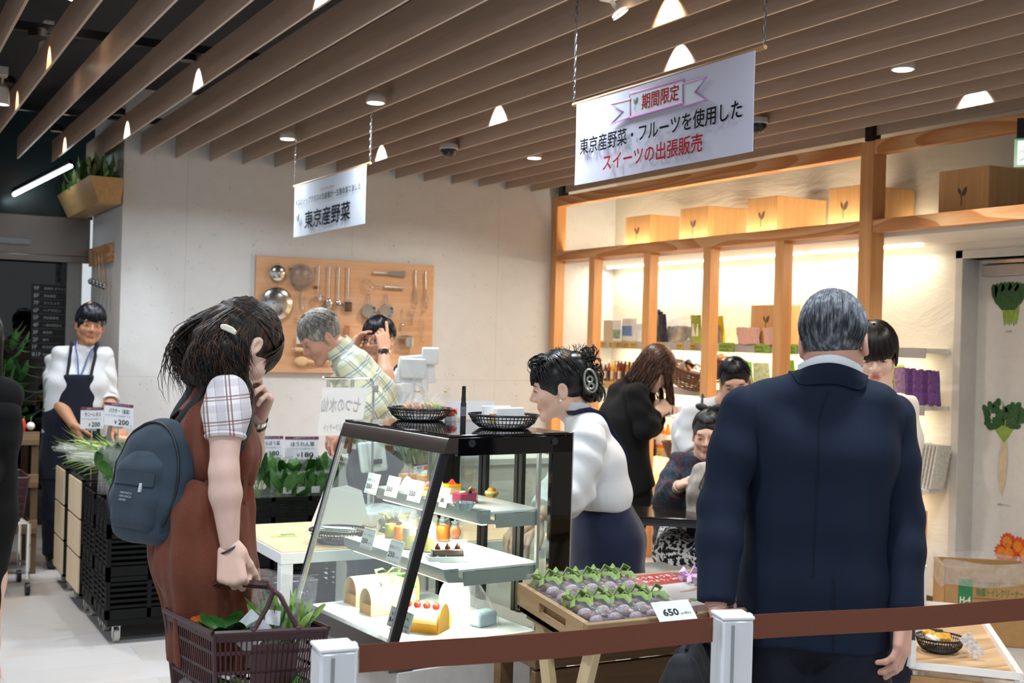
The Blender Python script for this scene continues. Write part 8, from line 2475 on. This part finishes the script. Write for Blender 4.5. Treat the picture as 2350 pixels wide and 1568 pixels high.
for k,(a,b,pt,col) in enumerate(((1706,1722,828,'#4f9a3e'),(1718,1732,832,'#6fae52'),(1736,1772,834,'#c9d3a4'),(1800,1832,828,'#7fae35'))): pouch(a,b,pt,S2,M(col,.2,0,.3,50),['narrow green pack beside the bending staff woman','second green pack behind the bending staff woman','pale green pack right of the bending staff woman','leafy green pack left of the navy suit'][k]+' on the middle shelf','packet','packet',x=5.42,seed=20+k)
pouch(2028,2085,838,S2,M('#8ea653',.2,0,.35,40),'green asparagus pack leaning on the middle shelf at the right end','packet','packet',x=5.44,seed=30,band='#3d6330')
for k in range(5): pouch(2060+k*19,2094+k*17,845+2*k,S2,M(['#9a7aa8','#5b3a78','#6a4488','#573674','#63407f'][k],.2,0,.35,60),ORD[k]+' purple lavender pack from the left on the middle shelf','packet','packet',x=5.42+.0*k,seed=40+k,grp='lavender packs on the middle shelf')
for k in range(6):
 y=oy(2104+8*k,5.44,1060); q=V((5.45,y,S3+.002)); d=V((.0,-.05,.25)); t=tag(MB().hexa([q+V((-.05,-.012,0)),q+V((.06,-.012,0)),q+V((.06,.0,0)),q+V((-.05,.0,0))],[q+d+V((-.05,-.010,0)),q+d+V((.06,-.010,0)),q+d+V((.06,.0,0)),q+d+V((-.05,.0,0))]).build('newspaper',M('#cfccc2',.8,0,.25,120)),ORD[k]+' folded newspaper from the left, leaning on the lowest shelf','newspaper','newspapers on the lowest shelf')
carton(2094,2106,1018,S3,M('#8fbede',.5),'pale blue folder beside the newspapers on the lowest shelf','folder','folder',x=5.38,d=.14)
# ------------------------------------------------------------------ vegetable prints on the grey door
xd_=XD-.002
def dp(px,py): p=onx(px,py,xd_); return V((xd_,p.y,p.z))
def dleaf(mb,px,py,ang,L,w,off=0.0):
 p=dp(px,py); s=1/FPX*7.0; d=V((0,-cos(ang),sin(ang))); n=V((0,sin(ang),cos(ang))); L *= s; w *= s
 mb.prism([(0,-.12),(.25,-.42),(.6,-.5),(.9,-.3),(1,0),(.9,.3),(.6,.5),(.25,.42),(0,.12)],p,d*L,n*w,(-1,0,0),.0006+.00023*(len(mb.v) // 18%23)+off)
def decal(nm,px,py,label): return thing(nm,dp(px,py),label,'door picture','vegetable pictures on the grey door')
G1,G2,G3=M('#3d7a35',.5,0,.3,60),M('#2c5a2c',.5,0,.3,60),M('#8fae4a',.5,0,.2,40)
t=decal('greens_picture',2312,690,'picture of a bunch of green leaves, uppermost on the grey door'); m=MB(); m2=MB(); m3=MB()
for k in range(9): dleaf(m if k%2 else m2,2298+4*k,705,PI/2+.45-.11*k,58,26)
for k in range(5): dleaf(m2,2302+6*k,712,PI/2+.3-.15*k,46,22)
for k in range(6): dleaf(m3,2306+5*k,748-(k%2)*3,PI/2+.12-.05*k,52,7)
m.build('leaves',G1,t,smooth=False); m2.build('dark_leaves',G2,t,smooth=False); m3.build('stems',G3,t,smooth=False)
text('小松菜',dp(2307,764),(0,-1,0),(0,0,1),.014,M('#77756f',.6),t)
t=decal('radish_picture',2308,1030,'picture of a long white radish with green top, middle of the grey door'); m=MB(); m2=MB()
for k in range(9): a=PI/2+.7-.16*k; dleaf(m2,2304,1015,a,92-abs(k-4)*9,6)
_r=random.Random(21)
for k in range(64): a=PI/2+.72-1.44*_r.random(); L=34+48*_r.random(); dleaf(m,2304+L*cos(a),1015-L*sin(a),a+_r.uniform(-1,1),20,14)
m2.build('stems',G3,t,smooth=False); m.build('leaves',G2,t,smooth=False)
MB().prism([(p.y,p.z) for p in [dp(*q) for q in ((2297,1014),(2311,1014),(2312,1060),(2308,1105),(2299,1140),(2294,1128),(2289,1090),(2291,1050))]],(xd_,0,0),(0,1,0),(0,0,1),(-1,0,0),.001).build('root',M('#d8c6a6',.6,0,.08,20),t,smooth=False)
text('練馬ダイコン',dp(2289,1160),(0,-1,0),(0,0,1),.014,M('#77756f',.6),t)
t=decal('gerbera_picture',2315,1258,'picture of orange gerbera flowers, lowest on the grey door')
for nm,mat,r0 in (('petals',M('#d9501f',.5,0,.2,60),22),('inner_petals',M('#e98a2c',.5,0,.2,60),13)):
 m=MB()
 for cx_,cy_ in ((2300,1268),(2314,1245),(2338,1254),(2352,1270),(2318,1270)):
  for k in range(14): dleaf(m,cx_,cy_,k*PI/7,r0,8,.0 if r0>20 else .0055)
 m.build(nm,mat,t,smooth=False)
# ------------------------------------------------------------------ right foreground: cardboard box, low display table
p=onz(2162,1392,.02); bx0=at(2166,1385,6.35); bw=(at(2365,1390,6.35)-bx0).length
t=thing('cardboard_box',(bx0.x,bx0.y,0),'brown cardboard carton with green lettering and a plastic liner beside the grey door','box')
u_=V((.80,-.60,0)); v_=V((.60,.80,0)); o=V((bx0.x,bx0.y,0)); M_CARD2=M('#b08a58',.8,0,.05,30); hb=.40
for a0,a1,b0,b1 in ((0,bw,0,.005),(0,bw,.295,.30),(0,.005,0,.3),(bw-.005,bw,0,.3),(0,bw,0,.3)):
 z1=hb if (a1-a0<.01 or b1-b0<.01) else .005
 MB().prism([(a0,b0),(a1,b0),(a1,b1),(a0,b1)],o,u_,v_,(0,0,1),z1).build('wall' if z1>.1 else 'bottom',M_CARD2,t,smooth=False)
M_GRN=M('#2f7d4c',.7); M_GREYP=M('#6b5f4c',.7); n_=-v_
def bt_(a,z): return o+u_*a+V((0,0,z))+n_*.0012
MB().prism([(0,0),(.07,0),(.07,.14),(0,.14)],bt_(.07,.20),u_,(0,0,1),n_,.0006).build('green_panel',M_GRN,t)
text('H-4',bt_(.078,.215)+n_*.001,u_,(0,0,1),.035,M('#e8e2cf',.7),t,width=.054,bold=.03)
text('ニイタカ',bt_(.16,.305),u_,(0,0,1),.022,M_GRN,t,bold=.02); text('除菌トイレクリーナー',bt_(.16,.255),u_,(0,0,1),.042,M_GRN,t,width=.23,bold=.02); text('トイレ用洗浄剤',bt_(.19,.212),u_,(0,0,1),.024,M_GREYP,t,width=.16,bold=.02)
m=MB()
for q in ((.145,.20,.40,.203),(.145,.325,.40,.328),(.397,.20,.40,.328),(.145,.242,.40,.245)): m.prism([(q[0],q[1]),(q[2],q[1]),(q[2],q[3]),(q[0],q[3])],o+n_*.0012,u_,(0,0,1),n_,.0005)
m.build('printed_frame',M_GREYP,t)
def lin_(u,v):
 a=2*PI*u; cx_=max(-1,min(1,1.6*cos(a))); cy_=max(-1,min(1,1.6*sin(a))); k=1.03+.015*sin(a*9)
 return o+u_*(bw/2+cx_*bw/2*k)+v_*(.15+cy_*.15*k)+V((0,0,hb+.03-.12*v+.01*sin(a*5)+.02*cos(a)*v))
MB().sheet(lin_,60,5).build('plastic_liner',film(.22,30),t)
zd=.30; q1,q2,q4=onz(2236,1396,zd),onz(2340,1553,zd),onz(2068,1524,zd); q3=q4+(q1-q2)
t=thing('low_display_table',q2,'low white framed table with wooden top at the lower right','table')
ex_=(q4-q2).normalized(); ey_=(q1-q2).normalized(); L1,L2=(q4-q2).length,(q1-q2).length
MB().hexa([q2-V((0,0,.02)),q4-V((0,0,.02)),q3-V((0,0,.02)),q1-V((0,0,.02))],[q2-V((0,0,.004)),q4-V((0,0,.004)),q3-V((0,0,.004)),q1-V((0,0,.004))]).build('wooden_top',wood('#d3b38f','#b28c64','x',1,.5,rings=True),t)
def bar(a,b,r=.013):
 m=MB(); m.tube([a,b],r*1.41,4); return m.build('frame_bar',M_WHITE,t,smooth=False)
for a,b in ((q2,q4),(q2,q1),(q4,q3),(q1,q3)): bar(a,b)
for a in (q1,q2,q3,q4): bar(a-V((0,0,.013)),V((a.x,a.y,0)))
MB().hexa([q2-V((0,0,.30))-ey_*.0,q4-V((0,0,.30)),q4-V((0,0,.30))+ey_*.012,q2-V((0,0,.30))+ey_*.012],[q2-V((0,0,.04)),q4-V((0,0,.04)),q4-V((0,0,.04))+ey_*.012,q2-V((0,0,.04))+ey_*.012]).build('wooden_apron',wood('#c9a06f','#a87c4c','x',1,.5,knots=4),t)
a=onz(2090,1530,zd); bar(V((a.x,a.y,zd)),V((a.x,a.y,zd+.10)))
p=onz(2160,1502,zd); t2=thing('slatted_bowl',p,'black slatted bowl of snacks on the low display table','bowl','black slatted plastic bowls'); c=V((p.x,p.y,zd))+ey_*.06; bowl_mesh(c,.095,.055).build('bowl',M_BOWL,t2)
for k in range(5): q=c+V((rr.uniform(-.05,.05),rr.uniform(-.05,.05),.05+.004*k)); tag(MB().box(q,(.06,.05,.02),mat=MRot(rr.uniform(-1,1),3,'Z') @ MRot(.3,3,'X')).build('snack_packet',M(['#c98a2c','#e8e2d2','#d9a03a','#23202a','#e0b04a'][k],.2,0,.4,80),bevel=.006),ORD[k]+' snack packet from the bottom in the bowl on the low display table','packet','snack packets in the low bowl')
p=onz(2230,1512,zd); tag(MB().box(V((p.x,p.y,zd+.05)),(.10,.004,.05),mat=MRot(-.7,3,'Z') @ MRot(.9,3,'Y')).build('tilted_card',M('#dfe0ea',.6,0,.35,90)),'small tilted printed card on the low display table','card')
p=at(2115,1290,5.9); tag(MB().bx(p.x,p.x+.03,p.y,p.y+.10,0,onz(2115,1190,.7).z if False else .74).build('wooden_plank',M_FRAMEWOOD_V),'upright wooden plank right of the man in navy suit','plank')
p=at(2114,1345,5.2); tag(MB().cyl((p.x,p.y,0),(p.x,p.y,.60),.022,n=16).lathe([(.10,0),(.10,.015),(.03,.02)],(p.x,p.y,0),20).build('white_post',M_WHITE),'short white round post right of the man in navy suit','post')
# ------------------------------------------------------------------ vegetables on the racks, with price signs
LF1,LF2,LF3=M('#41752e',.45,0,.35,40),M('#2f5f2a',.45,0,.35,40),M('#86a84c',.45,0,.3,40)
FILM1=film(.10,45)
def pack(c,az,lean,L,label,leaf=LF1,n=16,stem=LF3,group='bagged greens on the vegetable racks',lw=.055,sticker=True,w=.15,d=.075,blade=.11):
 t=thing('greens_bag',c,label,'vegetables',group); r_=random.Random(int(c[0]*977+c[1]*331)%9999)
 ax=V((cos(az)*sin(lean),sin(az)*sin(lean),cos(lean))); sd=V((-sin(az),cos(az),0)); nn=ax.cross(sd); c=V(c)
 m,ms=MB(),MB()
 for i in range(n):
  b=c+sd*r_.uniform(-.35,.35)*w*.5+nn*r_.uniform(-.3,.3)*d; e=c+ax*L*r_.uniform(.35,.7)+sd*r_.uniform(-.5,.5)*w+nn*r_.uniform(-.5,.5)*d
  ms.tube([b,b*.5+e*.5,e],.0035,4); leaf_blade(m,e-(e-b)*.15,(e-b)+sd*r_.uniform(-.06,.06),nn*r_.choice((-1,1))+sd*r_.uniform(-.6,.6),blade*r_.uniform(.7,1.2),lw*r_.uniform(.7,1.2),r_.uniform(-.3,.5))
 ms.build('stems',stem,t); m.build('leaves',leaf,t)
 f=bag(MB(),(0,0,0),w,d,L,r_.randint(0,99),pinch=1.1,n=7); R_=Matrix((tuple(sd),tuple(nn),tuple(ax))).transposed(); f.xf(MTr(c) @ R_.to_4x4()); f.build('film_bag',FILM1,t)
 if sticker: MB().box(c+ax*L*.55-nn*d*.45*(1 if nn.y>0 else -1),(.045,.003,.035),mat=R_).build('price_sticker',M('#eceef2',.6,0,.12,200),t)
 return t
yF=vy0+.06
for k,px in enumerate((582,614,648,680,712,742)):
 c=onz(px,1140,.60); c.y=yF+.02; c=V((c.x,yF+.02,.60)); pack(c,-PI/2,.12,.20,ORD[k]+' bag of spinach from the woman, front row of the black crates',[LF1,LF2][k%2],15)
for k,px in enumerate((590,630,675,722,752)):
 c=ony(px,1100,yF+.16); pack(V((c.x,yF+.16,.64)),-PI/2,.05,.22,ORD[k]+' bag of greens from the woman, second row of the black crates',[LF2,LF1][k%2],12,sticker=False)
c=onz(235,1150,.60); pack(V((vx0+.12,yF+.03,.60)),-PI/2,.1,.24,'bag of spinach at the left front corner of the black crates',LF2,18)
pack(V((vx0+.22,yF+.22,.62)),-PI/2,.1,.30,'tall bag of leafy greens behind the backpack',LF1,20); pack(V((vx0+.10,yF+.40,.64)),-PI/2,.2,.28,'bag of greens with green label at the left edge of the second crate',LF1,16); pack(V((vx0+.34,yF+.42,.64)),-PI/2,.0,.32,'bag of greens behind the tall bag next to the backpack',LF3,14,sticker=False)
for k in range(9):
 c=V((vx0+.50-.02*(k%3),6.86+.095*k,.735+.03*(k%2))); pack(c,PI+.2-.08*(k%3),1.44,.50,ORD[k]+' bag of long green onions from the front, lying on the plywood racks',[LF3,M('#a9bf78',.4,0,.25,40)][k%2],34,M('#b9c98a',.4,0,.2,40),'green onion bags on the plywood racks',.010,k==2,.14,.08,.20)
for k,(x,y,z_,le) in enumerate(((.10,.12,.67,.25),(.30,.10,.67,.1),(.44,.10,.67,.1),(.20,.50,.68,.2),(.10,.28,.68,.35))): pack(V((vx0+x,yF+y,z_)),-PI/2-.3,le,.26,['front left','middle front','third front','rear','left side'][k]+' bag of greens crowded beside the backpack on the black crates',[LF1,LF2,LF3][k%3],22,LF3)
t=thing('paper_bag_roll',(vx0+.5,7.3,.70),'long beige paper roll lying behind the vegetables in front of the staff man','paper'); MB().tube([V((vx0+.30,7.50,.86)),V((vx0+.55,7.45,.82)),V((vx0+.85,7.3,.80))],[.02,.035,.03],10).build('roll',M('#b99a78',.7,0,.1),t)
M_PURP=M('#6a2c48',.6,0,.05); M_SIGN=M('#dfe2ea',.6,0,.02)
def sign(c4,name,price,label,d,sub='おすすめの旬野菜です'):
 a,b,e=at(*c4[0],d),at(*c4[1],d),at(*c4[2],d)   # top-left, top-right, bottom-left
 xd=(b-a).normalized(); w=(b-a).length; h=(a-e).length; yd=V((0,0,1)); nd=xd.cross(yd); t=thing('price_sign',e,label,'price sign','vegetable price signs on poles')
 MB().prism([(0,0),(w,0),(w,h),(0,h)],e,xd,yd,-nd,.002).build('card',M_SIGN,t,smooth=False); MB().prism([(.0,h*.87),(w,h*.87),(w,h),(0,h)],e+nd*.0006,xd,yd,nd,.0006).build('header_bar',M_PURP,t,smooth=False)
 f=e+nd*.001
 for tx,x0,y0,ww,hh,mt in (('JA東京アグリパーク',.26,.895,.62,.075,M_SIGN),(name,.18,.57,.70,.20,M_TBLK),(sub,.06,.42,.86,.065,M('#6d6c72',.7)),('￥',.36,.10,.09,.16,M_TBLK),(price,.50,.09,.36,.22,M_TBLK),('税込',.90,.06,.07,.05,M_TBLK)):
  text(tx,f+xd*w*x0+yd*h*y0,xd,yd,h*hh,mt,t,width=w*ww,bold=.012 if mt is M_TBLK else 0,lift=.0015)
 p=e+xd*w*.5; MB().cyl(p,V((p.x,p.y,.64 if p.y>5.3 else zt_)),.0035,n=6).build('pole',M_STEEL,t); MB().box(p-V((0,0,.006)),(.05,.01,.012),rz=math.atan2(xd.y,xd.x)).build('clip',M_GREYPL,t)
sign(((184,935),(237,935),(184,984)),'サニーレタス','200','price sign 200 in front of the staff man, left of the pair',6.75)
sign(((238,922),(305,930),(238,975)),'パクチー（香菜）','200','price sign 200 left of the backpack, right of the pair',6.6)
sign(((592,1001),(653,1001),(588,1050)),'のらぼう菜','180','price sign 180 right of the woman, left of the pair',6.45)
sign(((655,1002),(732,1002),(653,1054)),'ほうれん草','180','price sign 180 right of the woman, right of the pair',6.5)
q=onz(958,1095,.93); sign(((946,1066),(985,1061),(949,1096)),'切花','300','small tilted purple headed sign behind the showcase',4.95)
t=thing('green_foliage',(.75,8.25,.82),'tall bunch of dark green leaves on the dark wooden stand at the left','plants'); m=MB()
for i in range(170):
 b=V((.62+.34*rr.random(),8.15+.22*rr.random(),.84+.62*rr.random())); leaf_blade(m,b,(rr.uniform(-1,1),-.7*rr.random(),rr.uniform(-.6,.7)),(0,0,1),.13,.05,.5)
for i in range(14): m.tube([V((.8,8.25,.83)),V((.64+.3*rr.random(),8.15+.2*rr.random(),1.3))],.005,4)
m.build('leaves',LF2,t)
for k in range(8):
 q=V((.66+.045*k,8.0+.02*(k%3),.90)); t=thing(['chilli','turnip','aubergine'][k%3],q,ORD[k]+' '+['red chilli','white turnip','purple aubergine'][k%3]+' from the left on the dark wooden stand','vegetable','vegetables on the dark wooden stand'); s_=(.016,.026,.022)[k%3]
 MB().ball(q,(s_,s_,(.05,.026,.04)[k%3])).build('flesh',M(['#c8321f','#e9e4dc','#4a2f6a'][k%3],.3,0,.1),t); MB().tube([q+V((0,0,.03)),q+V((.005,0,.06))],.004,5).build('stalk',LF1,t)
t=thing('basket_trolley',(.82,7.65,0),'brown shopping basket on a chrome trolley behind the person in black','trolley'); bq=onz(48,1250,.45)
tx_,ty_=.74,7.55
for x in (-.16,.16):
 for y in (-.2,.2):
  MB().tube([V((tx_+x,ty_+y,.09)),V((tx_+x,ty_+y,.40)),V((tx_+x*.7,ty_+y,.43))],.012,8).build('leg',M_CHROME,t); MB().cyl((tx_+x-.012,ty_+y,.035),(tx_+x+.012,ty_+y,.035),.035,n=14).build('caster',M_BLACK,t)
MB().bx(tx_-.16,tx_+.16,ty_-.2,ty_+.2,.40,.415).build('shelf',M_CHROME,t)
# ------------------------------------------------------------------ slotted shopping baskets
M_BSK=M('#3d1e23',.38,0,.06)
def slotted(N_,Rr,Lf,h,taper,plaque=True):
 """N_, Rr, Lf: near, right and left rim corners; walls as slat lattices"""
 m=MB(); F=Lf+(Rr-N_); cc=(Rr+Lf)/2; C4=[N_,Rr,F,Lf]
 lo=[cc+(p-cc)*taper-V((0,0,h)) for p in C4]
 for k in range(4):
  a,b,la,lb=C4[k],C4[(k+1)%4],lo[k],lo[(k+1)%4]
  def P_(u,v): return (a*(1-u)+b*u)*v+(la*(1-u)+lb*u)*(1-v)
  nrm=(b-a).cross(a-la).normalized(); th=nrm*.003
  def slab(u0,u1,v0,v1): q=[P_(u0,v0),P_(u1,v0),P_(u1,v1),P_(u0,v1)]; m.hexa(q,[x+th for x in q])
  W_=(b-a).length; nb=max(8,int(W_/.0125))
  for v0,v1 in ((0,.04),(.185,.22),(.37,.405),(.555,.59),(.76,.80),(.90,1)): slab(0,1,v0,v1)
  for j in range(nb+1):
   u=j/nb; slab(max(0,u-.16/nb),min(1,u+.16/nb),0,.92)
  if plaque and k==0: slab(.34,.76,.42,.86)
  m.tube([a+nrm*.004,b+nrm*.004],.007,6)
  m.tube([a,la],.006,6)
 m.hexa([p for p in lo],[p+V((0,0,.003)) for p in lo])
 return m,C4
Bn,Br,Bl=onz(492,1454,.79),onz(750,1443,.79),onz(380,1400,.79)
sbk=thing('shopping_basket',(Bn+Br)/2,'dark brown slotted shopping basket of vegetables in the hand of the woman','basket')
m,C4=slotted(Bn,Br,Bl,.23,.84); m.build('basket_body',M_BSK,sbk,smooth=False)
gA,gB=GRIP[0],GRIP[1]
def pth(*a): return [V(x) for x in a]
f1,f2=Bn+(Br-Bn)*.34,Bn+(Br-Bn)*.74; r1_,r2_=C4[3]+(C4[2]-C4[3])*.28,C4[3]+(C4[2]-C4[3])*.66
jn=at(628,1356,2.97)
hd_=MB(); hd_.tube(pth(gA,gB,gB+(jn-gB)*.3),[.010,.010,.007],8); hd_.tube(pth(gB,jn,f1*.3+jn*.7-V((0,0,.01)),f1),[.007,.006,.0055,.0055],8); hd_.tube(pth(jn,jn*.75+f2*.25+V((0,0,.012)),f2),.006,8); hd_.build('front_handle',M_BSK,sbk)
hd_=MB(); jb=gA+V((-.03,.03,-.02)); hd_.tube(pth(gA,jb,r1_),[.008,.006,.0055],8); hd_.tube(pth(gA+V((0,0,-.005)),gA+V((.0,.05,-.05)),r2_),.006,8); hd_.build('rear_handle',M_BSK,sbk)
for p in (f1,f2,r1_,r2_): MB().ball(p+V((0,0,.002)),.011,8,6).build('hinge',M_BSK,sbk)
BC=(Br+Bl)/2; ue,ve=(Br-Bn),(Bl-Bn)
def bp_(u,v,z): return Bn+ue*u+ve*v+V((0,0,z))
t=thing('spinach_head',bp_(.24,.38,-.05),'dark green spinach head sticking out of the brown shopping basket','vegetables'); m=MB()
c=bp_(.30,.40,-.045)
for i in range(26): a=i*2.4; k=i/26; leaf_blade(m,c+V((cos(a),sin(a),0))*.012,(cos(a)*(.25+.6*k),sin(a)*(.25+.6*k),1.2-.4*k),(cos(a),sin(a),-.6),.075-.02*k,.068,.6)
m.build('leaves',M('#24561f',.35,0,.3,40),t)
pack(bp_(.68,.30,-.12),0.6,.15,.24,'clear bag of mizuna sticking out of the brown shopping basket',LF3,44,LF1,None,.016,True,.17,.06,.06)
pack(bp_(.35,.30,-.215),0,1.2,.20,'bag of greens lying low in the brown shopping basket',LF1,14,LF3,None); pack(bp_(.70,.5,-.21),2.6,1.3,.20,'bag of greens lying at the back of the brown shopping basket',LF2,14,LF3,None)
tag(MB().box(bp_(.46,.30,-.02),(.075,.002,.085),mat=MRot(-.2,3,'Z') @ MRot(.75,3,'Y')).build('flyer',M('#e9ebf2',.6,0,.06,60)),'white printed card standing in the brown shopping basket','card')
t=thing('orange_pouch',bp_(.06,.72,-.10),'orange pouch with a chrome clip inside the far left of the shopping basket','pouch'); bag(MB(),bp_(.20,.66,-.15),.06,.035,.15,6,pinch=1.0).build('pouch',M('#e0752c',.5,0,.1),t); MB().tube([bp_(.2,.56,-.02),bp_(.2,.56,-.07)],.004,6).build('clip',M_CHROME,t)
tq=V((tx_,ty_,.66)); m,_=slotted(tq+V((-.15,-.21,0)),tq+V((.15,-.21,0)),tq+V((-.15,.21,0)),.24,.84,False); tag(m.build('stacked_basket',M_BSK,smooth=False),'dark brown basket standing on the chrome trolley','basket')
# ------------------------------------------------------------------ sweets on the trestle tray
def tbase(px,py): p=onz(px,py,TZ-.01); p.z=tz(p.y)+.013; return p
M_SWEET=M('#8d7a86',.6,0,.5,120); M_BOXP=M('#6f6672',.5,0,.6,180,stretch=(1,.3,1)); M_GRIB,M_PRIB=M('#7f9a4c',.5,0,.1),M('#e3bfe6',.5,0,.1)
def sweet_box(x,y,label,rib,L=.168,w=.052,h=.036,rz=.0,dz=0.0):
 z=TZ-.021+dz+(y-tN.y-.018)*.118; t=thing('sweets_box',(x,y,z),label,'sweets box','ribboned sweets boxes on the wooden tray',rz=rz); R_=MTr((x,y,z+.0)) @ MRot(rz,4,'Z') @ MRot(.117,4,'X')
 b=MB().bx(-w/2,w/2,0,L,0,h); b.xf(R_); b.build('clear_box',film(.06,25),t); b=MB().bx(-w/2+.002,w/2-.002,.002,L-.002,.001,h*.35); b.xf(R_); b.build('printed_base',M_BOXP,t)
 for k in range(6): b=MB().ball((0,.018+k*.027,h*.50),(w*.38,.0128,h*.36),10,7); b.xf(R_); b.build('sweet',M(['#a89aa6','#7a5f66','#b5aab0','#6b5048','#8d7f8a','#a3969a'][k],.6,0,.45,140),t)
 b=MB(); yq=L*.74
 b.tube([V((-w/2-.001,yq,0)),V((-w/2-.001,yq,h+.001)),V((w/2+.001,yq,h+.001)),V((w/2+.001,yq,0))],.009,6,flat=.12,up=(0,1,0))
 for s_ in (-1,1): b.tube([V((0,yq,h)),V((s_*.016,yq+.005,h+.018)),V((s_*.032,yq,h+.010)),V((s_*.02,yq-.006,h+.002)),V((0,yq,h))],[.004,.009,.010,.007,.004],7,flat=.4); b.tube([V((0,yq,h)),V((s_*.02,yq-.025,h+.006)),V((s_*.028,yq-.04,h-.004))],[.004,.008,.007],6,flat=.2)
 b.xf(R_); b.build('ribbon_bow',rib,t)
for k in range(5): sweet_box(tN.x+.050+k*.056,tN.y+.022+.008*(k%2),ORD[k]+' green ribboned sweets box from the left on the wooden tray',M_GRIB)
for k in range(5): sweet_box(tN.x+.048+k*.057,tN.y+.172+.004*(k%2),ORD[k]+' green ribboned sweets box from the left, back row of the wooden tray',M_GRIB,dz=.006)
for k in range(4): sweet_box(tN.x+.47+k*.062,tN.y+.10-.02*(k%2),ORD[k]+' pink ribboned sweets box from the left, right half of the wooden tray',M_PRIB,.2)
t=thing('magazine',(tN.x+.385,tN.y+.15,TZ),'red and white magazine lying between the green and pink ribboned boxes','magazine'); yy=tN.y+.06; Rm=MTr((tN.x+.40,yy,TZ+.008)) @ MRot(.10,4,'Z') @ MRot(.12,4,'X')
b=MB().bx(-.085,.085,0,.25,-.018,0); b.xf(Rm); b.build('pages',M('#e6e7ea',.4,0,.03,30),t); b=MB().bx(-.085,.085,.165,.25,0,.0008); b.xf(Rm); b.build('red_band',M('#a32636',.25),t); b=MB().bx(-.085,.085,0,.165,0,.0006); b.xf(Rm); b.build('cover',M('#d6d4d2',.15,0,.12,9),t)
R3=Rm.to_3x3(); text('とうきょうを、',Rm @ V((-.055,.215,.001)),R3 @ V((1,0,0)),R3 @ V((0,1,0)),.018,M('#f2e9e6',.5),t,bold=.02); text('食べよう。2017',Rm @ V((-.055,.188,.001)),R3 @ V((1,0,0)),R3 @ V((0,1,0)),.018,M('#f2e9e6',.5),t,bold=.02)
for k,cl_ in enumerate(('#c23a3a','#3f8a5a','#5a8f9a','#4aa35a','#8a4a3a')): b=MB().lathe([(.010,.001),(.010,.0016)],(-.045+k*.024,.035+.004*(k%2),0),12); b.xf(Rm); b.build('round_badge',M(cl_,.5,0,.3,200),t)
b=MB().tube([V((-.01,.10,.001)),V((.04,.105,.001)),V((.075,.12,.001))],[.003,.006,.002],6,flat=.15,up=(0,1,0)); b.xf(Rm); b.build('spoon_picture',M('#b5875a',.5),t)
p=V((tN.x+.34,tN.y+.03,TZ-.012)); tag(MB().box(p+V((.07,.028,0)),(.22,.09,.0015),mat=MRot(.2,3,'X')).build('pink_sheet',M('#e3a9b8',.6,0,.12,60)),'pink paper sheet lying under the magazine on the wooden tray','paper')
p=V((tN.x+.235,tN.y-.004,tz(tN.y)+.068)); t=thing('price_card',p,'white price card 650 lying on the front edge of the wooden tray','price card'); Rc=MTr(p-V((0,.012,-.014))) @ MRot(.75,4,'X')
b=MB().bx(-.055,.055,-.03,.03,.001,.0025); b.xf(Rc); b.build('card',M_CARD,t,bevel=.0006); R3=Rc.to_3x3(); text('650',Rc @ V((-.035,-.012,.0026)),R3 @ V((1,0,0)),R3 @ V((0,1,0)),.020,M_INK,t,width=.045,bold=.03); text('yen(税込)',Rc @ V((.014,-.012,.0026)),R3 @ V((1,0,0)),R3 @ V((0,1,0)),.009,M_INK,t,width=.03)
# white take-away cartons and paper bag under the black table
for k,(x,y,s_) in enumerate(((.12,.14,1),(.30,.20,1.05),(.52,.15,.9))):
 q=parent_world(ftab) @ V((x,y,.20)); t=thing('takeaway_carton',q,['left white carton with folded handle','tall white carton with pointed lid','right white carton'][k]+' under the black folding table','carton','white cartons under the black table'); R_=MTr(q) @ MRot(FTR+.3,4,'Z')
 b=MB().bx(-.10*s_,.10*s_,-.08,.08,.001,.20*s_); b.xf(R_); b.build('carton_body',M('#d9d5cf',.6,0,.02),t,bevel=.003); b=MB().prism([(-.08,0),(.08,0),(0,.09)],(-.10*s_,0,.20*s_),(0,1,0),(0,0,1),(1,0,0),.20*s_); b.xf(R_); b.build('folded_lid',M('#cfcac3',.6,0,.02),t,smooth=False)
